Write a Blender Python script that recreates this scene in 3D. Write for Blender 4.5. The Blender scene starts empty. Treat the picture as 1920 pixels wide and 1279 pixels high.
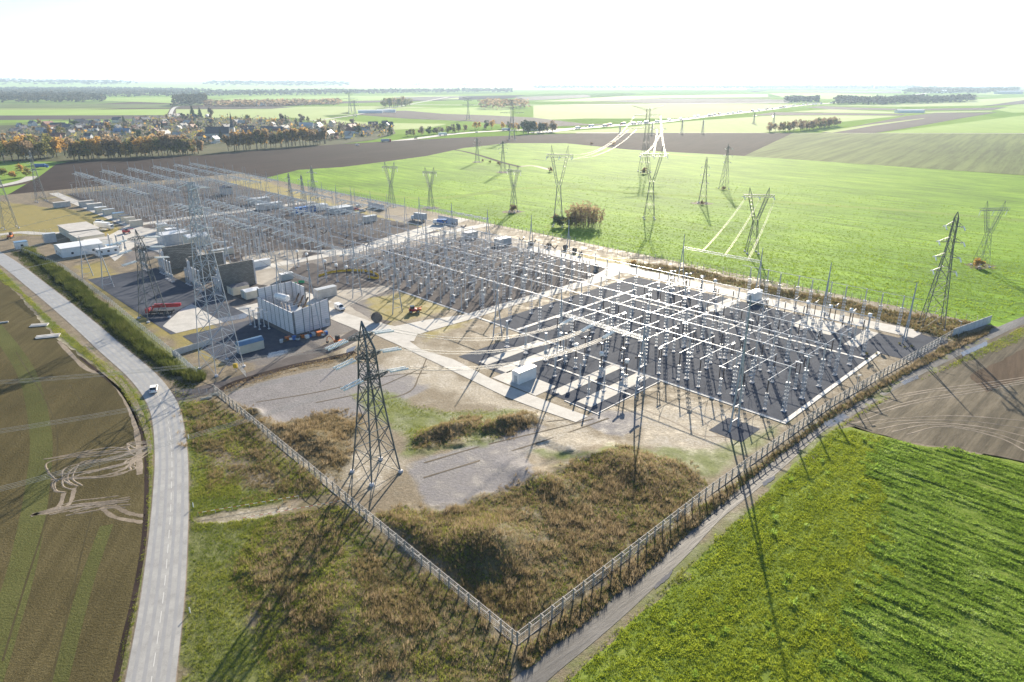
import bpy, bmesh, math, random
import numpy as np
from mathutils import Vector, Matrix, Euler, geometry
random.seed(7); RNG = np.random.default_rng(7)
C = bpy.context.scene.collection
sc = bpy.context.scene

# ------------------------------------------------------------------ camera, sky, sun, exposure
CAM_H = 75.0; FPX = 1280.0; PITCH = math.atan(488.5/FPX)
camd = bpy.data.cameras.new('camera'); cam = bpy.data.objects.new('camera', camd); C.objects.link(cam)
cam.location = (0, 0, CAM_H); cam.rotation_euler = (math.pi/2-PITCH, 0, 0)
camd.sensor_width = 36; camd.lens = 36*FPX/1920; camd.clip_start = 0.5; camd.clip_end = 60000
sc.camera = cam
SUN_EL, SUN_AZ = math.radians(20.5), math.radians(11.4)
world = bpy.data.worlds.new('World'); sc.world = world; world.use_nodes = True
wn = world.node_tree; sky = wn.nodes.new('ShaderNodeTexSky'); sky.sky_type = 'NISHITA'
sky.sun_disc = False; sky.sun_elevation = SUN_EL; sky.sun_rotation = SUN_AZ
sky.air_density = 1.0; sky.dust_density = 0.7; sky.ozone_density = 4.0
bg = wn.nodes['Background']; bg.inputs[1].default_value = 0.068
wn.links.new(sky.outputs[0], bg.inputs[0])
sund = bpy.data.lights.new('sun', 'SUN'); sun = bpy.data.objects.new('sun', sund); C.objects.link(sun)
sund.energy = 5.0; sund.angle = math.radians(0.5); sund.color = (1.0, 0.88, 0.70)
SV = Vector((math.sin(SUN_AZ)*math.cos(SUN_EL), math.cos(SUN_AZ)*math.cos(SUN_EL), math.sin(SUN_EL)))
sun.rotation_euler = (-SV).to_track_quat('-Z', 'Y').to_euler(); sun.location = (60, 300, 200)
sc.view_settings.view_transform = 'Standard'; sc.view_settings.look = 'None'; sc.view_settings.gamma = 1
sc.view_settings.exposure = 1.42
sc.cycles.use_denoising = True
sc.cycles.max_bounces = 5; sc.cycles.diffuse_bounces = 2; sc.cycles.glossy_bounces = 2
sc.cycles.transmission_bounces = 3; sc.cycles.transparent_max_bounces = 6; sc.cycles.volume_bounces = 0
sc.cycles.sample_clamp_indirect = 6

# ------------------------------------------------------------------ site frame: ground point under a photo pixel, and yard axes
cp, sp = math.cos(PITCH), math.sin(PITCH)
def G(px, py, z=0.0):
    x = (px-960)/FPX; y = (639.5-py)/FPX
    s = (CAM_H-z)/(sp-y*cp)
    return (x*s, (cp+y*sp)*s)
AU = math.radians(-45.2)
EU = np.array([math.cos(AU), math.sin(AU)]); EV = np.array([-math.sin(AU), math.cos(AU)])
OO = np.array(G(700, 640))
def W(u, v, z=0.0):
    w = OO+EU*u+EV*v
    return (float(w[0]), float(w[1]), z)
def UV(px, py, z=0.0):
    d = np.array(G(px, py, z))-OO
    return float(d@EU), float(d@EV)

# ------------------------------------------------------------------ mesh helpers
class MB:
    def __init__(s): s.v = []; s.f = []; s.m = []
    def add(s, vs, fs, mi=0):
        o = len(s.v); s.v.extend(vs)
        for f in fs: s.f.append(tuple(i+o for i in f)); s.m.append(mi)
    def bar(s, p, q, r, r2=None, n=4, caps=False, mi=0):
        p = Vector(p); q = Vector(q); d = q-p
        if d.length < 1e-6: return
        d.normalize(); a = d.cross(Vector((0, 0, 1)))
        if a.length < 1e-3: a = d.cross(Vector((1, 0, 0)))
        a.normalize(); b = d.cross(a); r2 = r if r2 is None else r2
        vs = []
        for c, rr in ((p, r), (q, r2)):
            for k in range(n):
                t = 2*math.pi*(k+.5)/n
                vs.append(tuple(c+a*(math.cos(t)*rr)+b*(math.sin(t)*rr)))
        fs = [(k, (k+1) % n, n+(k+1) % n, n+k) for k in range(n)]
        if caps: fs += [tuple(range(n))[::-1], tuple(range(n, 2*n))]
        s.add(vs, fs, mi)
    def tube(s, pts, r, n=5, mi=0):
        for a, b in zip(pts[:-1], pts[1:]): s.bar(a, b, r, n=n, mi=mi)
    def box(s, x0, x1, y0, y1, z0, z1, mi=0, M=None):
        vs = [(x0,y0,z0),(x1,y0,z0),(x1,y1,z0),(x0,y1,z0),(x0,y0,z1),(x1,y0,z1),(x1,y1,z1),(x0,y1,z1)]
        if M is not None: vs = [tuple(M @ Vector(v)) for v in vs]
        s.add(vs, [(3,2,1,0),(4,5,6,7),(0,1,5,4),(1,2,6,5),(2,3,7,6),(3,0,4,7)], mi)
    def lathe(s, prof, n=8, at=(0, 0, 0), axis=None, mi=0):
        if axis is None: X, Y, Z = Vector((1,0,0)), Vector((0,1,0)), Vector((0,0,1))
        else:
            Z = Vector(axis).normalized(); X = Z.cross(Vector((0,0,1)))
            if X.length < 1e-3: X = Vector((1,0,0))
            X.normalize(); Y = Z.cross(X)
        at = Vector(at); vs = []
        for r, z in prof:
            for k in range(n):
                t = 2*math.pi*k/n
                vs.append(tuple(at+X*(r*math.cos(t))+Y*(r*math.sin(t))+Z*z))
        fs = []
        for j in range(len(prof)-1):
            for k in range(n):
                fs.append((j*n+k, j*n+(k+1) % n, (j+1)*n+(k+1) % n, (j+1)*n+k))
        fs.append(tuple(range(n))[::-1]); fs.append(tuple(range((len(prof)-1)*n, len(prof)*n)))
        s.add(vs, fs, mi)
    def prism(s, poly, z0, z1, mi=0):
        n = len(poly)
        vs = [(p[0], p[1], z0) for p in poly]+[(p[0], p[1], z1) for p in poly]
        fs = [(k, (k+1) % n, n+(k+1) % n, n+k) for k in range(n)]+[tuple(range(n))[::-1], tuple(range(n, 2*n))]
        s.add(vs, fs, mi)
    def mesh(s, name, mats, smooth=False):
        me = bpy.data.meshes.new(name); me.from_pydata(s.v, [], s.f); me.update()
        for m in (mats if isinstance(mats, (list, tuple)) else [mats]): me.materials.append(m)
        if any(s.m): me.polygons.foreach_set('material_index', s.m)
        if smooth: me.polygons.foreach_set('use_smooth', [True]*len(s.f))
        return me
    def obj(s, name, mats, parent=None, smooth=False):
        o = bpy.data.objects.new(name, s.mesh(name, mats, smooth)); C.objects.link(o)
        if parent is not None: o.parent = parent
        return o
def np_mesh(name, V, F, mat, attr=None):
    """V (n,3) array, F (m,k) array"""
    me = bpy.data.meshes.new(name); n, (m, k) = len(V), F.shape
    me.vertices.add(n); me.vertices.foreach_set('co', np.ascontiguousarray(V, np.float32).ravel())
    me.loops.add(m*k); me.loops.foreach_set('vertex_index', np.ascontiguousarray(F, np.int32).ravel())
    me.polygons.add(m); me.polygons.foreach_set('loop_start', np.arange(0, m*k, k, dtype=np.int32))
    try: me.polygons.foreach_set('loop_total', np.full(m, k, np.int32))
    except Exception: pass
    if attr:
        for an, a in attr.items():
            if a.ndim == 1:
                at = me.attributes.new(an, 'FLOAT', 'POINT'); at.data.foreach_set('value', a.astype(np.float32))
            else:
                at = me.attributes.new(an, 'FLOAT_COLOR', 'POINT'); at.data.foreach_set('color', a.astype(np.float32).ravel())
    me.materials.append(mat); me.update(calc_edges=True); me.validate()
    o = bpy.data.objects.new(name, me); C.objects.link(o); return o
def tag(o, label, cat=None, group=None, kind=None):
    if label: o['label'] = label
    if cat: o['category'] = cat
    if group: o['group'] = group
    if kind: o['kind'] = kind
    return o
def thing(name, label, cat, loc=(0, 0, 0), rz=0.0, group=None):
    o = bpy.data.objects.new(name, None); C.objects.link(o); o.location = loc; o.rotation_euler = (0, 0, rz)
    o.empty_display_size = 0.5
    return tag(o, label, cat, group)
def struct(o): o['kind'] = 'structure'; return o
def part(name, me, parent, loc=(0, 0, 0), rz=0.0):
    o = bpy.data.objects.new(name, me); C.objects.link(o); o.parent = parent; o.location = loc; o.rotation_euler = (0, 0, rz)
    return o
KIDS = {}
def dup(root, loc, rz=None, label=None, group=None, scale=None):
    if root.name not in KIDS: KIDS[root.name] = [(c, list(c.children)) for c in root.children]
    r = root.copy(); C.objects.link(r); r.location = loc
    if rz is not None: r.rotation_euler = (0, 0, rz)
    if label: r['label'] = label
    if group: r['group'] = group
    if scale: r.scale = scale if isinstance(scale, tuple) else (scale,)*3
    for c, gs in KIDS[root.name]:
        d = c.copy(); C.objects.link(d); d.parent = r
        for g in gs:
            h = g.copy(); C.objects.link(h); h.parent = d
    return r
ORD = 'first second third fourth fifth sixth seventh eighth ninth tenth eleventh twelfth thirteenth fourteenth fifteenth sixteenth seventeenth eighteenth nineteenth twentieth'.split()
TENS = {20: 'twenty', 30: 'thirty', 40: 'forty', 50: 'fifty', 60: 'sixty', 70: 'seventy', 80: 'eighty', 90: 'ninety'}
def nth(i):
    if i < 20: return ORD[i]
    t = (i+1)//10*10; r = (i+1) % 10
    if t >= 100: return 'hundred-and-'+nth(i-100) if i >= 100 else 'hundredth'
    return (TENS[t][:-1]+'ieth') if r == 0 else TENS[t]+'-'+ORD[r-1]

# ------------------------------------------------------------------ materials
class NT:
    def __init__(s, name):
        s.m = bpy.data.materials.new(name); s.m.use_nodes = True; s.t = s.m.node_tree; s.b = s.t.nodes['Principled BSDF']
        s.out = s.t.nodes['Material Output']
        try: s.m.cycles.emission_sampling = 'NONE'
        except Exception: pass
    def n(s, typ, **kw):
        x = s.t.nodes.new(typ)
        for k, v in kw.items():
            if k.startswith('i_'):
                key = k[2:]; key = int(key) if key.isdigit() else key.replace('_', ' ')
                x.inputs[key].default_value = v
            else: setattr(x, k, v)
        return x
    def l(s, a, b): s.t.links.new(a, b)
    def pos(s, rot=0.0, scale=(1, 1, 1)):
        g = s.n('ShaderNodeNewGeometry'); m0 = s.n('ShaderNodeMapping'); mp = s.n('ShaderNodeMapping')
        m0.inputs['Rotation'].default_value = (0, 0, rot); mp.inputs['Scale'].default_value = scale
        s.l(g.outputs['Position'], m0.inputs['Vector']); s.l(m0.outputs[0], mp.inputs['Vector']); return mp.outputs[0]
    def noise(s, vec, scale, detail=4.0, rough=0.55):
        x = s.n('ShaderNodeTexNoise'); x.inputs['Scale'].default_value = scale; x.inputs['Detail'].default_value = detail
        x.inputs['Roughness'].default_value = rough
        if vec is not None: s.l(vec, x.inputs['Vector'])
        return x.outputs['Fac']
    def ramp(s, fac, stops):
        r = s.n('ShaderNodeValToRGB'); e = r.color_ramp.elements
        while len(e) < len(stops): e.new(0.5)
        for k, (p, c) in enumerate(stops):
            e[k].position = p; e[k].color = (*c, 1) if len(c) == 3 else c
        s.l(fac, r.inputs[0]); return r.outputs[0]
    def mix(s, fac, a, b, blend='MIX'):
        x = s.n('ShaderNodeMix', data_type='RGBA', blend_type=blend)
        for v, i in ((fac, 0), (a, 6), (b, 7)):
            if isinstance(v, (int, float)): x.inputs[i].default_value = v
            elif isinstance(v, tuple): x.inputs[i].default_value = (*v, 1) if len(v) == 3 else v
            else: s.l(v, x.inputs[i])
        return x.outputs[2]
    def math(s, op, a, b=0.0):
        x = s.n('ShaderNodeMath', operation=op)
        for v, i in ((a, 0), (b, 1)):
            if isinstance(v, (int, float)): x.inputs[i].default_value = v
            else: s.l(v, x.inputs[i])
        return x.outputs[0]
    def attr(s, name, out='Fac'):
        return s.n('ShaderNodeAttribute', attribute_name=name).outputs[out]
    def bump(s, h, strength=0.5, dist=0.1):
        x = s.n('ShaderNodeBump'); x.inputs['Strength'].default_value = strength; x.inputs['Distance'].default_value = dist
        s.l(h, x.inputs['Height']); s.l(x.outputs[0], s.b.inputs['Normal'])
    def col(s, c):
        if isinstance(c, tuple): s.b.inputs['Base Color'].default_value = (*c, 1)
        else: s.l(c, s.b.inputs['Base Color'])
    def fin(s, rough=0.8, metal=0.0, spec=0.3):
        if isinstance(rough, (int, float)): s.b.inputs['Roughness'].default_value = rough
        else: s.l(rough, s.b.inputs['Roughness'])
        s.b.inputs['Metallic'].default_value = metal; s.b.inputs['Specular IOR Level'].default_value = spec
        return s.m
def simple(name, c, rough=0.6, metal=0.0, spec=0.4, var=0.25, scale=0.8):
    t = NT(name); f = t.noise(t.pos(), scale, 5)
    a = tuple(x*(1-var) for x in c); b = tuple(min(1, x*(1+var)) for x in c)
    t.col(t.ramp(f, [(0.3, a), (0.7, b)])); return t.fin(rough, metal, spec)
def ground_mat(name, cols, scale=0.15, fine=1.5, rough=0.9, bump=0.4, bdist=0.15, rot=None, stretch=1.0, spec=0.05, rows=None, bscale=None):
    """cols: three colours; optional rows=(scale, strength) darkens along a direction as drilled rows do"""
    t = NT(name); p = t.pos(); ps = t.pos(rot or 0.0, (1, 1.0/stretch, 1)) if rot is not None else p
    big = t.noise(p, scale*0.15, 3); mid = t.noise(ps, scale, 5, 0.6); fi = t.noise(ps, fine, 4, 0.7)
    f = t.math('ADD', t.math('MULTIPLY', big, 0.35), t.math('ADD', t.math('MULTIPLY', mid, 0.35), t.math('MULTIPLY', fi, 0.3)))
    c = t.ramp(f, [(0.36, cols[0]), (0.5, cols[1]), (0.64, cols[2])])
    if rows:
        wv = t.noise(t.pos(rot, (1.0, 0.04, 1)), rows[0], 4, 0.65)
        c = t.mix(rows[1], c, t.ramp(wv, [(0.4, (0.35, 0.35, 0.35)), (0.6, (1, 1, 1))]), 'MULTIPLY')
    t.col(c)
    if bump: t.bump(t.noise(ps, bscale or fine, 5, 0.7), bump, bdist)
    return t.fin(rough, 0, spec)
HAZE = 7e-5
M = {}
M['steel'] = simple('galvanised_steel', (0.37, 0.41, 0.46), 0.5, 0.15, 0.5, 0.2, 2.0)
M['dsteel'] = simple('weathered_lattice_steel', (0.12, 0.14, 0.15), 0.5, 0.45, 0.5, 0.3, 1.0)
M['msteel'] = simple('dull_lattice_steel', (0.20, 0.22, 0.235), 0.5, 0.25, 0.5, 0.3, 1.0)
M['lsteel'] = simple('pale_galvanised_steel', (0.58, 0.60, 0.62), 0.5, 0.1, 0.5, 0.15, 2.0)
M['alu'] = simple('busbar_aluminium', (0.55, 0.58, 0.62), 0.42, 0.35, 0.5, 0.08, 0.5)
M['porc'] = simple('brown_porcelain', (0.055, 0.028, 0.02), 0.18, 0.0, 0.6, 0.3, 3.0)
M['gporc'] = simple('grey_porcelain', (0.60, 0.55, 0.50), 0.2, 0.0, 0.7, 0.15, 3.0)
M['glass'] = simple('pale_green_glass_discs', (0.90, 0.92, 0.87), 0.2, 0.0, 0.6, 0.1, 2.0)
M['conc'] = simple('precast_concrete', (0.56, 0.54, 0.50), 0.75, 0.0, 0.3, 0.18, 0.6)
M['fconc'] = simple('weathered_fence_concrete', (0.36, 0.335, 0.295), 0.8, 0.0, 0.15, 0.22, 0.8)
M['wconc'] = simple('white_concrete_panels', (0.62, 0.60, 0.60), 0.7, 0.0, 0.3, 0.12, 0.7)
M['white'] = simple('white_painted_metal', (0.80, 0.80, 0.78), 0.4, 0.0, 0.5, 0.06, 0.7)
M['cream'] = simple('cream_render', (0.62, 0.57, 0.46), 0.7, 0.0, 0.3, 0.1, 0.5)
M['groof'] = simple('grey_felt_roof', (0.42, 0.40, 0.37), 0.75, 0.0, 0.3, 0.15, 0.4)
M['droof'] = simple('dark_slate_roof', (0.075, 0.08, 0.10), 0.5, 0.0, 0.4, 0.25, 1.0)
M['troof'] = simple('red_tile_roof', (0.20, 0.085, 0.06), 0.7, 0.0, 0.3, 0.25, 1.0)
M['broof'] = simple('blue_steel_roof', (0.12, 0.22, 0.34), 0.35, 0.1, 0.5, 0.12, 0.7)
M['red'] = simple('red_paint', (0.42, 0.025, 0.035), 0.35, 0.0, 0.5, 0.15, 2.0)
M['orange'] = simple('orange_paint', (0.60, 0.16, 0.03), 0.4, 0.0, 0.5, 0.15, 2.0)
M['blue'] = simple('blue_paint', (0.02, 0.13, 0.40), 0.4, 0.0, 0.5, 0.15, 2.0)
M['yellow'] = simple('yellow_paint', (0.65, 0.42, 0.03), 0.5, 0.0, 0.4, 0.15, 2.0)
M['gbox'] = simple('grey_cabinet_paint', (0.42, 0.45, 0.47), 0.45, 0.0, 0.5, 0.12, 1.0)
M['black'] = simple('black_rubber', (0.025, 0.025, 0.028), 0.6, 0.0, 0.4, 0.3, 2.0)
M['wind'] = simple('dark_window_glass', (0.03, 0.04, 0.05), 0.08, 0.0, 0.6, 0.2, 2.0)
M['wood'] = simple('weathered_timber', (0.20, 0.14, 0.09), 0.8, 0.0, 0.3, 0.3, 2.0)
M['dwood'] = simple('dark_cable_drum_timber', (0.17, 0.15, 0.135), 0.8, 0.0, 0.3, 0.3, 2.0)
M['cable'] = simple('bare_conductor_aluminium', (0.46, 0.45, 0.43), 0.52, 0.3, 0.4, 0.1, 1.0)
def brick_mat():
    t = NT('grey_block_masonry'); tc = t.n('ShaderNodeTexCoord')
    mp = t.n('ShaderNodeMapping'); t.l(tc.outputs['Object'], mp.inputs[0]); mp.inputs['Rotation'].default_value = (math.pi/2, 0, 0)
    b = t.n('ShaderNodeTexBrick'); b.inputs['Scale'].default_value = 1.0
    b.inputs['Color1'].default_value = (0.27, 0.26, 0.235, 1); b.inputs['Color2'].default_value = (0.19, 0.18, 0.16, 1)
    b.inputs['Mortar'].default_value = (0.06, 0.058, 0.055, 1); b.inputs['Brick Width'].default_value = 1.1; b.inputs['Row Height'].default_value = 0.5
    b.inputs['Mortar Size'].default_value = 0.04
    sx = t.n('ShaderNodeSeparateXYZ'); t.l(tc.outputs['Object'], sx.inputs[0])
    cx = t.n('ShaderNodeCombineXYZ'); t.l(t.math('ADD', sx.outputs[0], sx.outputs[1]), cx.inputs[0]); t.l(sx.outputs[2], cx.inputs[1])
    t.l(cx.outputs[0], b.inputs['Vector']); t.col(b.outputs['Color']); return t.fin(0.85, 0, 0.2)
M['brick'] = brick_mat()
def panel_mat():
    t = NT('ribbed_white_panel'); g = t.n('ShaderNodeNewGeometry'); sx = t.n('ShaderNodeSeparateXYZ'); t.l(g.outputs['Position'], sx.inputs[0])
    w = t.math('SINE', t.math('MULTIPLY', sx.outputs[2], 9.0)); f = t.noise(t.pos(), 0.6, 4)
    c = t.ramp(f, [(0.3, (0.72, 0.70, 0.70)), (0.7, (0.84, 0.82, 0.82))])
    t.col(t.mix(0.35, c, t.ramp(w, [(0.0, (0.7, 0.68, 0.68)), (0.6, (1, 1, 1))]), 'MULTIPLY'))
    return t.fin(0.7, 0, 0.3)
M['panel'] = panel_mat()
def leaf_mat(name, cols, trans=0.45, rough=0.6):
    """cols: ramp over the per-tuft random attribute 'r'"""
    t = NT(name); r = t.attr('r'); c = t.ramp(r, [(k/(len(cols)-1), x) for k, x in enumerate(cols)])
    d = t.n('ShaderNodeBsdfDiffuse'); tr = t.n('ShaderNodeBsdfTranslucent'); mx = t.n('ShaderNodeMixShader'); mx.inputs[0].default_value = trans
    t.l(c, d.inputs[0]); t.l(c, tr.inputs[0]); t.l(d.outputs[0], mx.inputs[1]); t.l(tr.outputs[0], mx.inputs[2])
    t.l(mx.outputs[0], t.out.inputs[0]); return t.m
# ------------------------------------------------------------------ ground sheets
def resample(P, step):
    out = []
    for a, b in zip(P, P[1:]+P[:1]):
        a = np.array(a); b = np.array(b); n = max(1, int(np.hypot(*(b-a))/step))
        for k in range(n): out.append(tuple(a+(b-a)*k/n))
    return out
def sheet(name, pts, z, mat, step=None, jit=0.0, world_pts=False):
    P = [tuple(p) for p in pts] if world_pts else [G(*p) for p in pts]
    if step:
        P = resample(P, step)
        if jit: P = [(x+random.uniform(-jit, jit), y+random.uniform(-jit, jit)) for x, y in P]
    tri = geometry.tessellate_polygon([[Vector((x, y, 0)) for x, y in P]])
    fs = []
    for a, b, c in tri:
        (x0, y0), (x1, y1), (x2, y2) = P[a], P[b], P[c]
        fs.append((a, b, c) if (x1-x0)*(y2-y0)-(x2-x0)*(y1-y0) > 0 else (a, c, b))
    mb = MB(); mb.add([(x, y, z) for x, y in P], fs)
    return struct(mb.obj(name, mat))
def catmull(P, n=8):
    P = [np.array(p, float) for p in P]; Q = [2*P[0]-P[1]]+P+[2*P[-1]-P[-2]]; out = []
    for i in range(1, len(Q)-2):
        for k in range(n):
            t = k/n; a, b, c, d = Q[i-1:i+3]
            out.append(.5*((2*b)+(c-a)*t+(2*a-5*b+4*c-d)*t*t+(3*b-a-3*c+d)*t**3))
    out.append(P[-1]); return out
def ribbon(name, line, w, z, mat, off=0.0, kind='structure', dash=None, world_pts=False, n=8, ridge=0.0):
    L = catmull(line if world_pts else [G(*p) for p in line], n); V = []
    for i, p in enumerate(L):
        d = L[min(i+1, len(L)-1)]-L[max(i-1, 0)]; d /= (np.hypot(*d)+1e-9); nn = np.array([-d[1], d[0]])
        ww = w(i/(len(L)-1)) if callable(w) else w
        V.append((p+nn*(off+ww/2), p+nn*(off-ww/2)))
    mb = MB()
    if ridge:
        vs = [q for (a, b) in V for q in ((*a, z-.02), (*((a+b)/2), z+ridge*random.uniform(.6, 1.2)), (*b, z-.02))]
        mb.add(vs, [f for i in range(len(V)-1) for f in ((3*i, 3*i+1, 3*i+4, 3*i+3), (3*i+1, 3*i+2, 3*i+5, 3*i+4))])
    elif dash is None:
        vs = [(*q, z) for ab in V for q in ab]
        mb.add(vs, [(2*i, 2*i+1, 2*i+3, 2*i+2) for i in range(len(V)-1)])
    else:
        on, gap = dash; acc = 0
        cum = [0]
        for a, b in zip(L[:-1], L[1:]): cum.append(cum[-1]+np.hypot(*(b-a)))
        cum = np.array(cum); X = np.array([p[0] for p in L]); Y = np.array([p[1] for p in L]); s = 0
        while s+on < cum[-1]:
            q = [np.array([np.interp(t, cum, X), np.interp(t, cum, Y)]) for t in (s, s+on)]
            d = q[1]-q[0]; d /= np.hypot(*d); nn = np.array([-d[1], d[0]])
            vs = [(*(q[0]+nn*(off+w/2)), z), (*(q[0]+nn*(off-w/2)), z), (*(q[1]+nn*(off-w/2)), z), (*(q[1]+nn*(off+w/2)), z)]
            mb.add(vs, [(0, 1, 2, 3)]); s += on+gap
    if not mb.f: return None
    return tag(mb.obj(name, mat), None, None, None, kind)
def vnoise(x, y, s, seed=0):
    g = np.random.default_rng(seed).random((256, 256)); u = x/s; v = y/s
    i = np.floor(u).astype(int); j = np.floor(v).astype(int); fu = u-i; fv = v-j
    fu = fu*fu*(3-2*fu); fv = fv*fv*(3-2*fv); f = lambda a, b: g[a % 256, b % 256]
    return (f(i, j)*(1-fu)+f(i+1, j)*fu)*(1-fv)+(f(i, j+1)*(1-fu)+f(i+1, j+1)*fu)*fv
def fbm(x, y, s, seed=0, o=4):
    t = 0; a = 1; n = 0
    for k in range(o): t = t+a*vnoise(x, y, s/2**k, seed+k); n += a; a *= .55
    return t/n
def sdist(X, Y, poly):
    """signed distance to a polygon, positive inside"""
    P = np.array(poly); ins = np.zeros(X.shape, bool); dmin = np.full(X.shape, 1e9)
    for (x0, y0), (x1, y1) in zip(P, np.roll(P, -1, 0)):
        c = ((y0 > Y) != (y1 > Y)); xi = (x1-x0)*(Y-y0)/(y1-y0+1e-12)+x0
        ins ^= c & (X < xi)
        dx, dy = x1-x0, y1-y0; t = np.clip(((X-x0)*dx+(Y-y0)*dy)/(dx*dx+dy*dy+1e-12), 0, 1)
        dmin = np.minimum(dmin, np.hypot(X-x0-t*dx, Y-y0-t*dy))
    return np.where(ins, dmin, -dmin)
GP = lambda pts: [G(*p) for p in pts]
sstep = lambda x, a, b: np.clip((x-a)/(b-a), 0, 1)**2*(3-2*np.clip((x-a)/(b-a), 0, 1))

# the whole plain, out to the horizon
def plain_mat():
    t = NT('open_farmland'); p = t.pos(0.35, (1, 0.35, 1))
    v = t.n('ShaderNodeTexVoronoi'); v.inputs['Scale'].default_value = 0.0022; t.l(p, v.inputs['Vector'])
    sx = t.n('ShaderNodeSeparateColor'); t.l(v.outputs['Color'], sx.inputs[0])
    c = t.ramp(sx.outputs[0], [(0.0, (0.20, 0.30, 0.07)), (0.3, (0.12, 0.095, 0.075)), (0.36, (0.24, 0.34, 0.09)), (0.62, (0.16, 0.22, 0.07)), (0.8, (0.10, 0.08, 0.07)), (0.86, (0.26, 0.30, 0.12))])
    t.t.nodes[-1].color_ramp.interpolation = 'CONSTANT'
    t.col(t.mix(0.25, c, t.ramp(t.noise(t.pos(), 0.01, 5), [(0.3, (0.6, 0.6, 0.6)), (0.7, (1, 1, 1))]), 'MULTIPLY')); return t.fin(0.95, 0, 0.0)
mb = MB(); mb.add([(-24000, -300, -0.6), (24000, -300, -0.6), (24000, 24000, -0.6), (-24000, 24000, -0.6)], [(0, 1, 2, 3)])
struct(mb.obj('ground', plain_mat()))

FM = {}
FM['wheat'] = ground_mat('winter_wheat_field', [(0.10, 0.20, 0.012), (0.185, 0.335, 0.02), (0.28, 0.44, 0.04)], 0.09, 0.8, 0.85, 0.9, 0.5, rot=math.radians(135.2), stretch=3.5, rows=(0.45, 0.6), bscale=0.6)
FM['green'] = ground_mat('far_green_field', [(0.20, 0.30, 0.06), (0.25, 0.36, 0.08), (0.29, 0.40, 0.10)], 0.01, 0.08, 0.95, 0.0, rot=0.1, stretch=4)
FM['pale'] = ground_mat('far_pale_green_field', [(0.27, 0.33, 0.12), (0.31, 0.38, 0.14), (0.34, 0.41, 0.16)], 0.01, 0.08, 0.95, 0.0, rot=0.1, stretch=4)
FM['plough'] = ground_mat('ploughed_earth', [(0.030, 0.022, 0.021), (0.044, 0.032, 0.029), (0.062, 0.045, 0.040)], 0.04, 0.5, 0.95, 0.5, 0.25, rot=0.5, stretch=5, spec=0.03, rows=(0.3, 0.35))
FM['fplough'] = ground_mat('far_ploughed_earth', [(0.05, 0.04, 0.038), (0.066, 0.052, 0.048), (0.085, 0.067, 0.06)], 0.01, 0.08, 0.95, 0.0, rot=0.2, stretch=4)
FM['olive'] = ground_mat('sprouting_field', [(0.10, 0.13, 0.04), (0.14, 0.18, 0.055), (0.17, 0.21, 0.07)], 0.03, 0.3, 0.95, 0.3, 0.2, rot=0.65, stretch=6, rows=(0.14, 0.6))
FM['stubble'] = ground_mat('stubble_field', [(0.068, 0.058, 0.028), (0.105, 0.088, 0.042), (0.15, 0.125, 0.064)], 0.06, 2.6, 0.95, 1.0, 0.2, rot=-0.17, stretch=1, spec=0.03, rows=(0.5, 0.3))
FM['mud'] = ground_mat('muddy_field', [(0.085, 0.072, 0.048), (0.15, 0.127, 0.088), (0.25, 0.212, 0.155)], 0.12, 0.9, 0.65, 0.6, 0.15, rot=0.8, stretch=5, spec=0.03, rows=(0.6, 0.6), bscale=1.2)
FM['soil'] = ground_mat('brown_tilled_soil', [(0.09, 0.065, 0.045), (0.12, 0.088, 0.06), (0.15, 0.11, 0.075)], 0.06, 0.8, 0.9, 0.7, 0.25, rot=0.62, stretch=6, spec=0.03, rows=(0.5, 0.4))
FM['crop'] = ground_mat('crop_field_floor', [(0.10, 0.14, 0.025), (0.18, 0.24, 0.04), (0.26, 0.29, 0.07)], 0.12, 1.6, 0.95, 0.6, 0.15)
FM['olive2'] = ground_mat('thin_cereal', [(0.14, 0.22, 0.035), (0.20, 0.29, 0.05), (0.26, 0.34, 0.075)], 0.06, 0.5, 0.95, 0.5, 0.3, rot=math.radians(135), stretch=3)
FM['rutd'] = ground_mat('dark_wheelings', [(0.05, 0.042, 0.024), (0.07, 0.06, 0.03), (0.1, 0.085, 0.045)], 0.3, 3, .95, .3, .05)
FM['olive3'] = ground_mat('greener_stubble', [(0.062, 0.066, 0.024), (0.095, 0.10, 0.036), (0.135, 0.14, 0.05)], 0.06, 2.6, 0.95, 1.0, 0.2, spec=0.03)
FM['gardens'] = ground_mat('village_gardens', [(0.05, 0.055, 0.025), (0.08, 0.085, 0.04), (0.13, 0.12, 0.07)], 0.03, 0.2, 0.95, 0)
FM['haze_wood'] = ground_mat('distant_wood_floor', [(0.04, 0.05, 0.03), (0.05, 0.06, 0.035), (0.07, 0.07, 0.04)], 0.02, 0.1, 0.95, 0)

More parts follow.
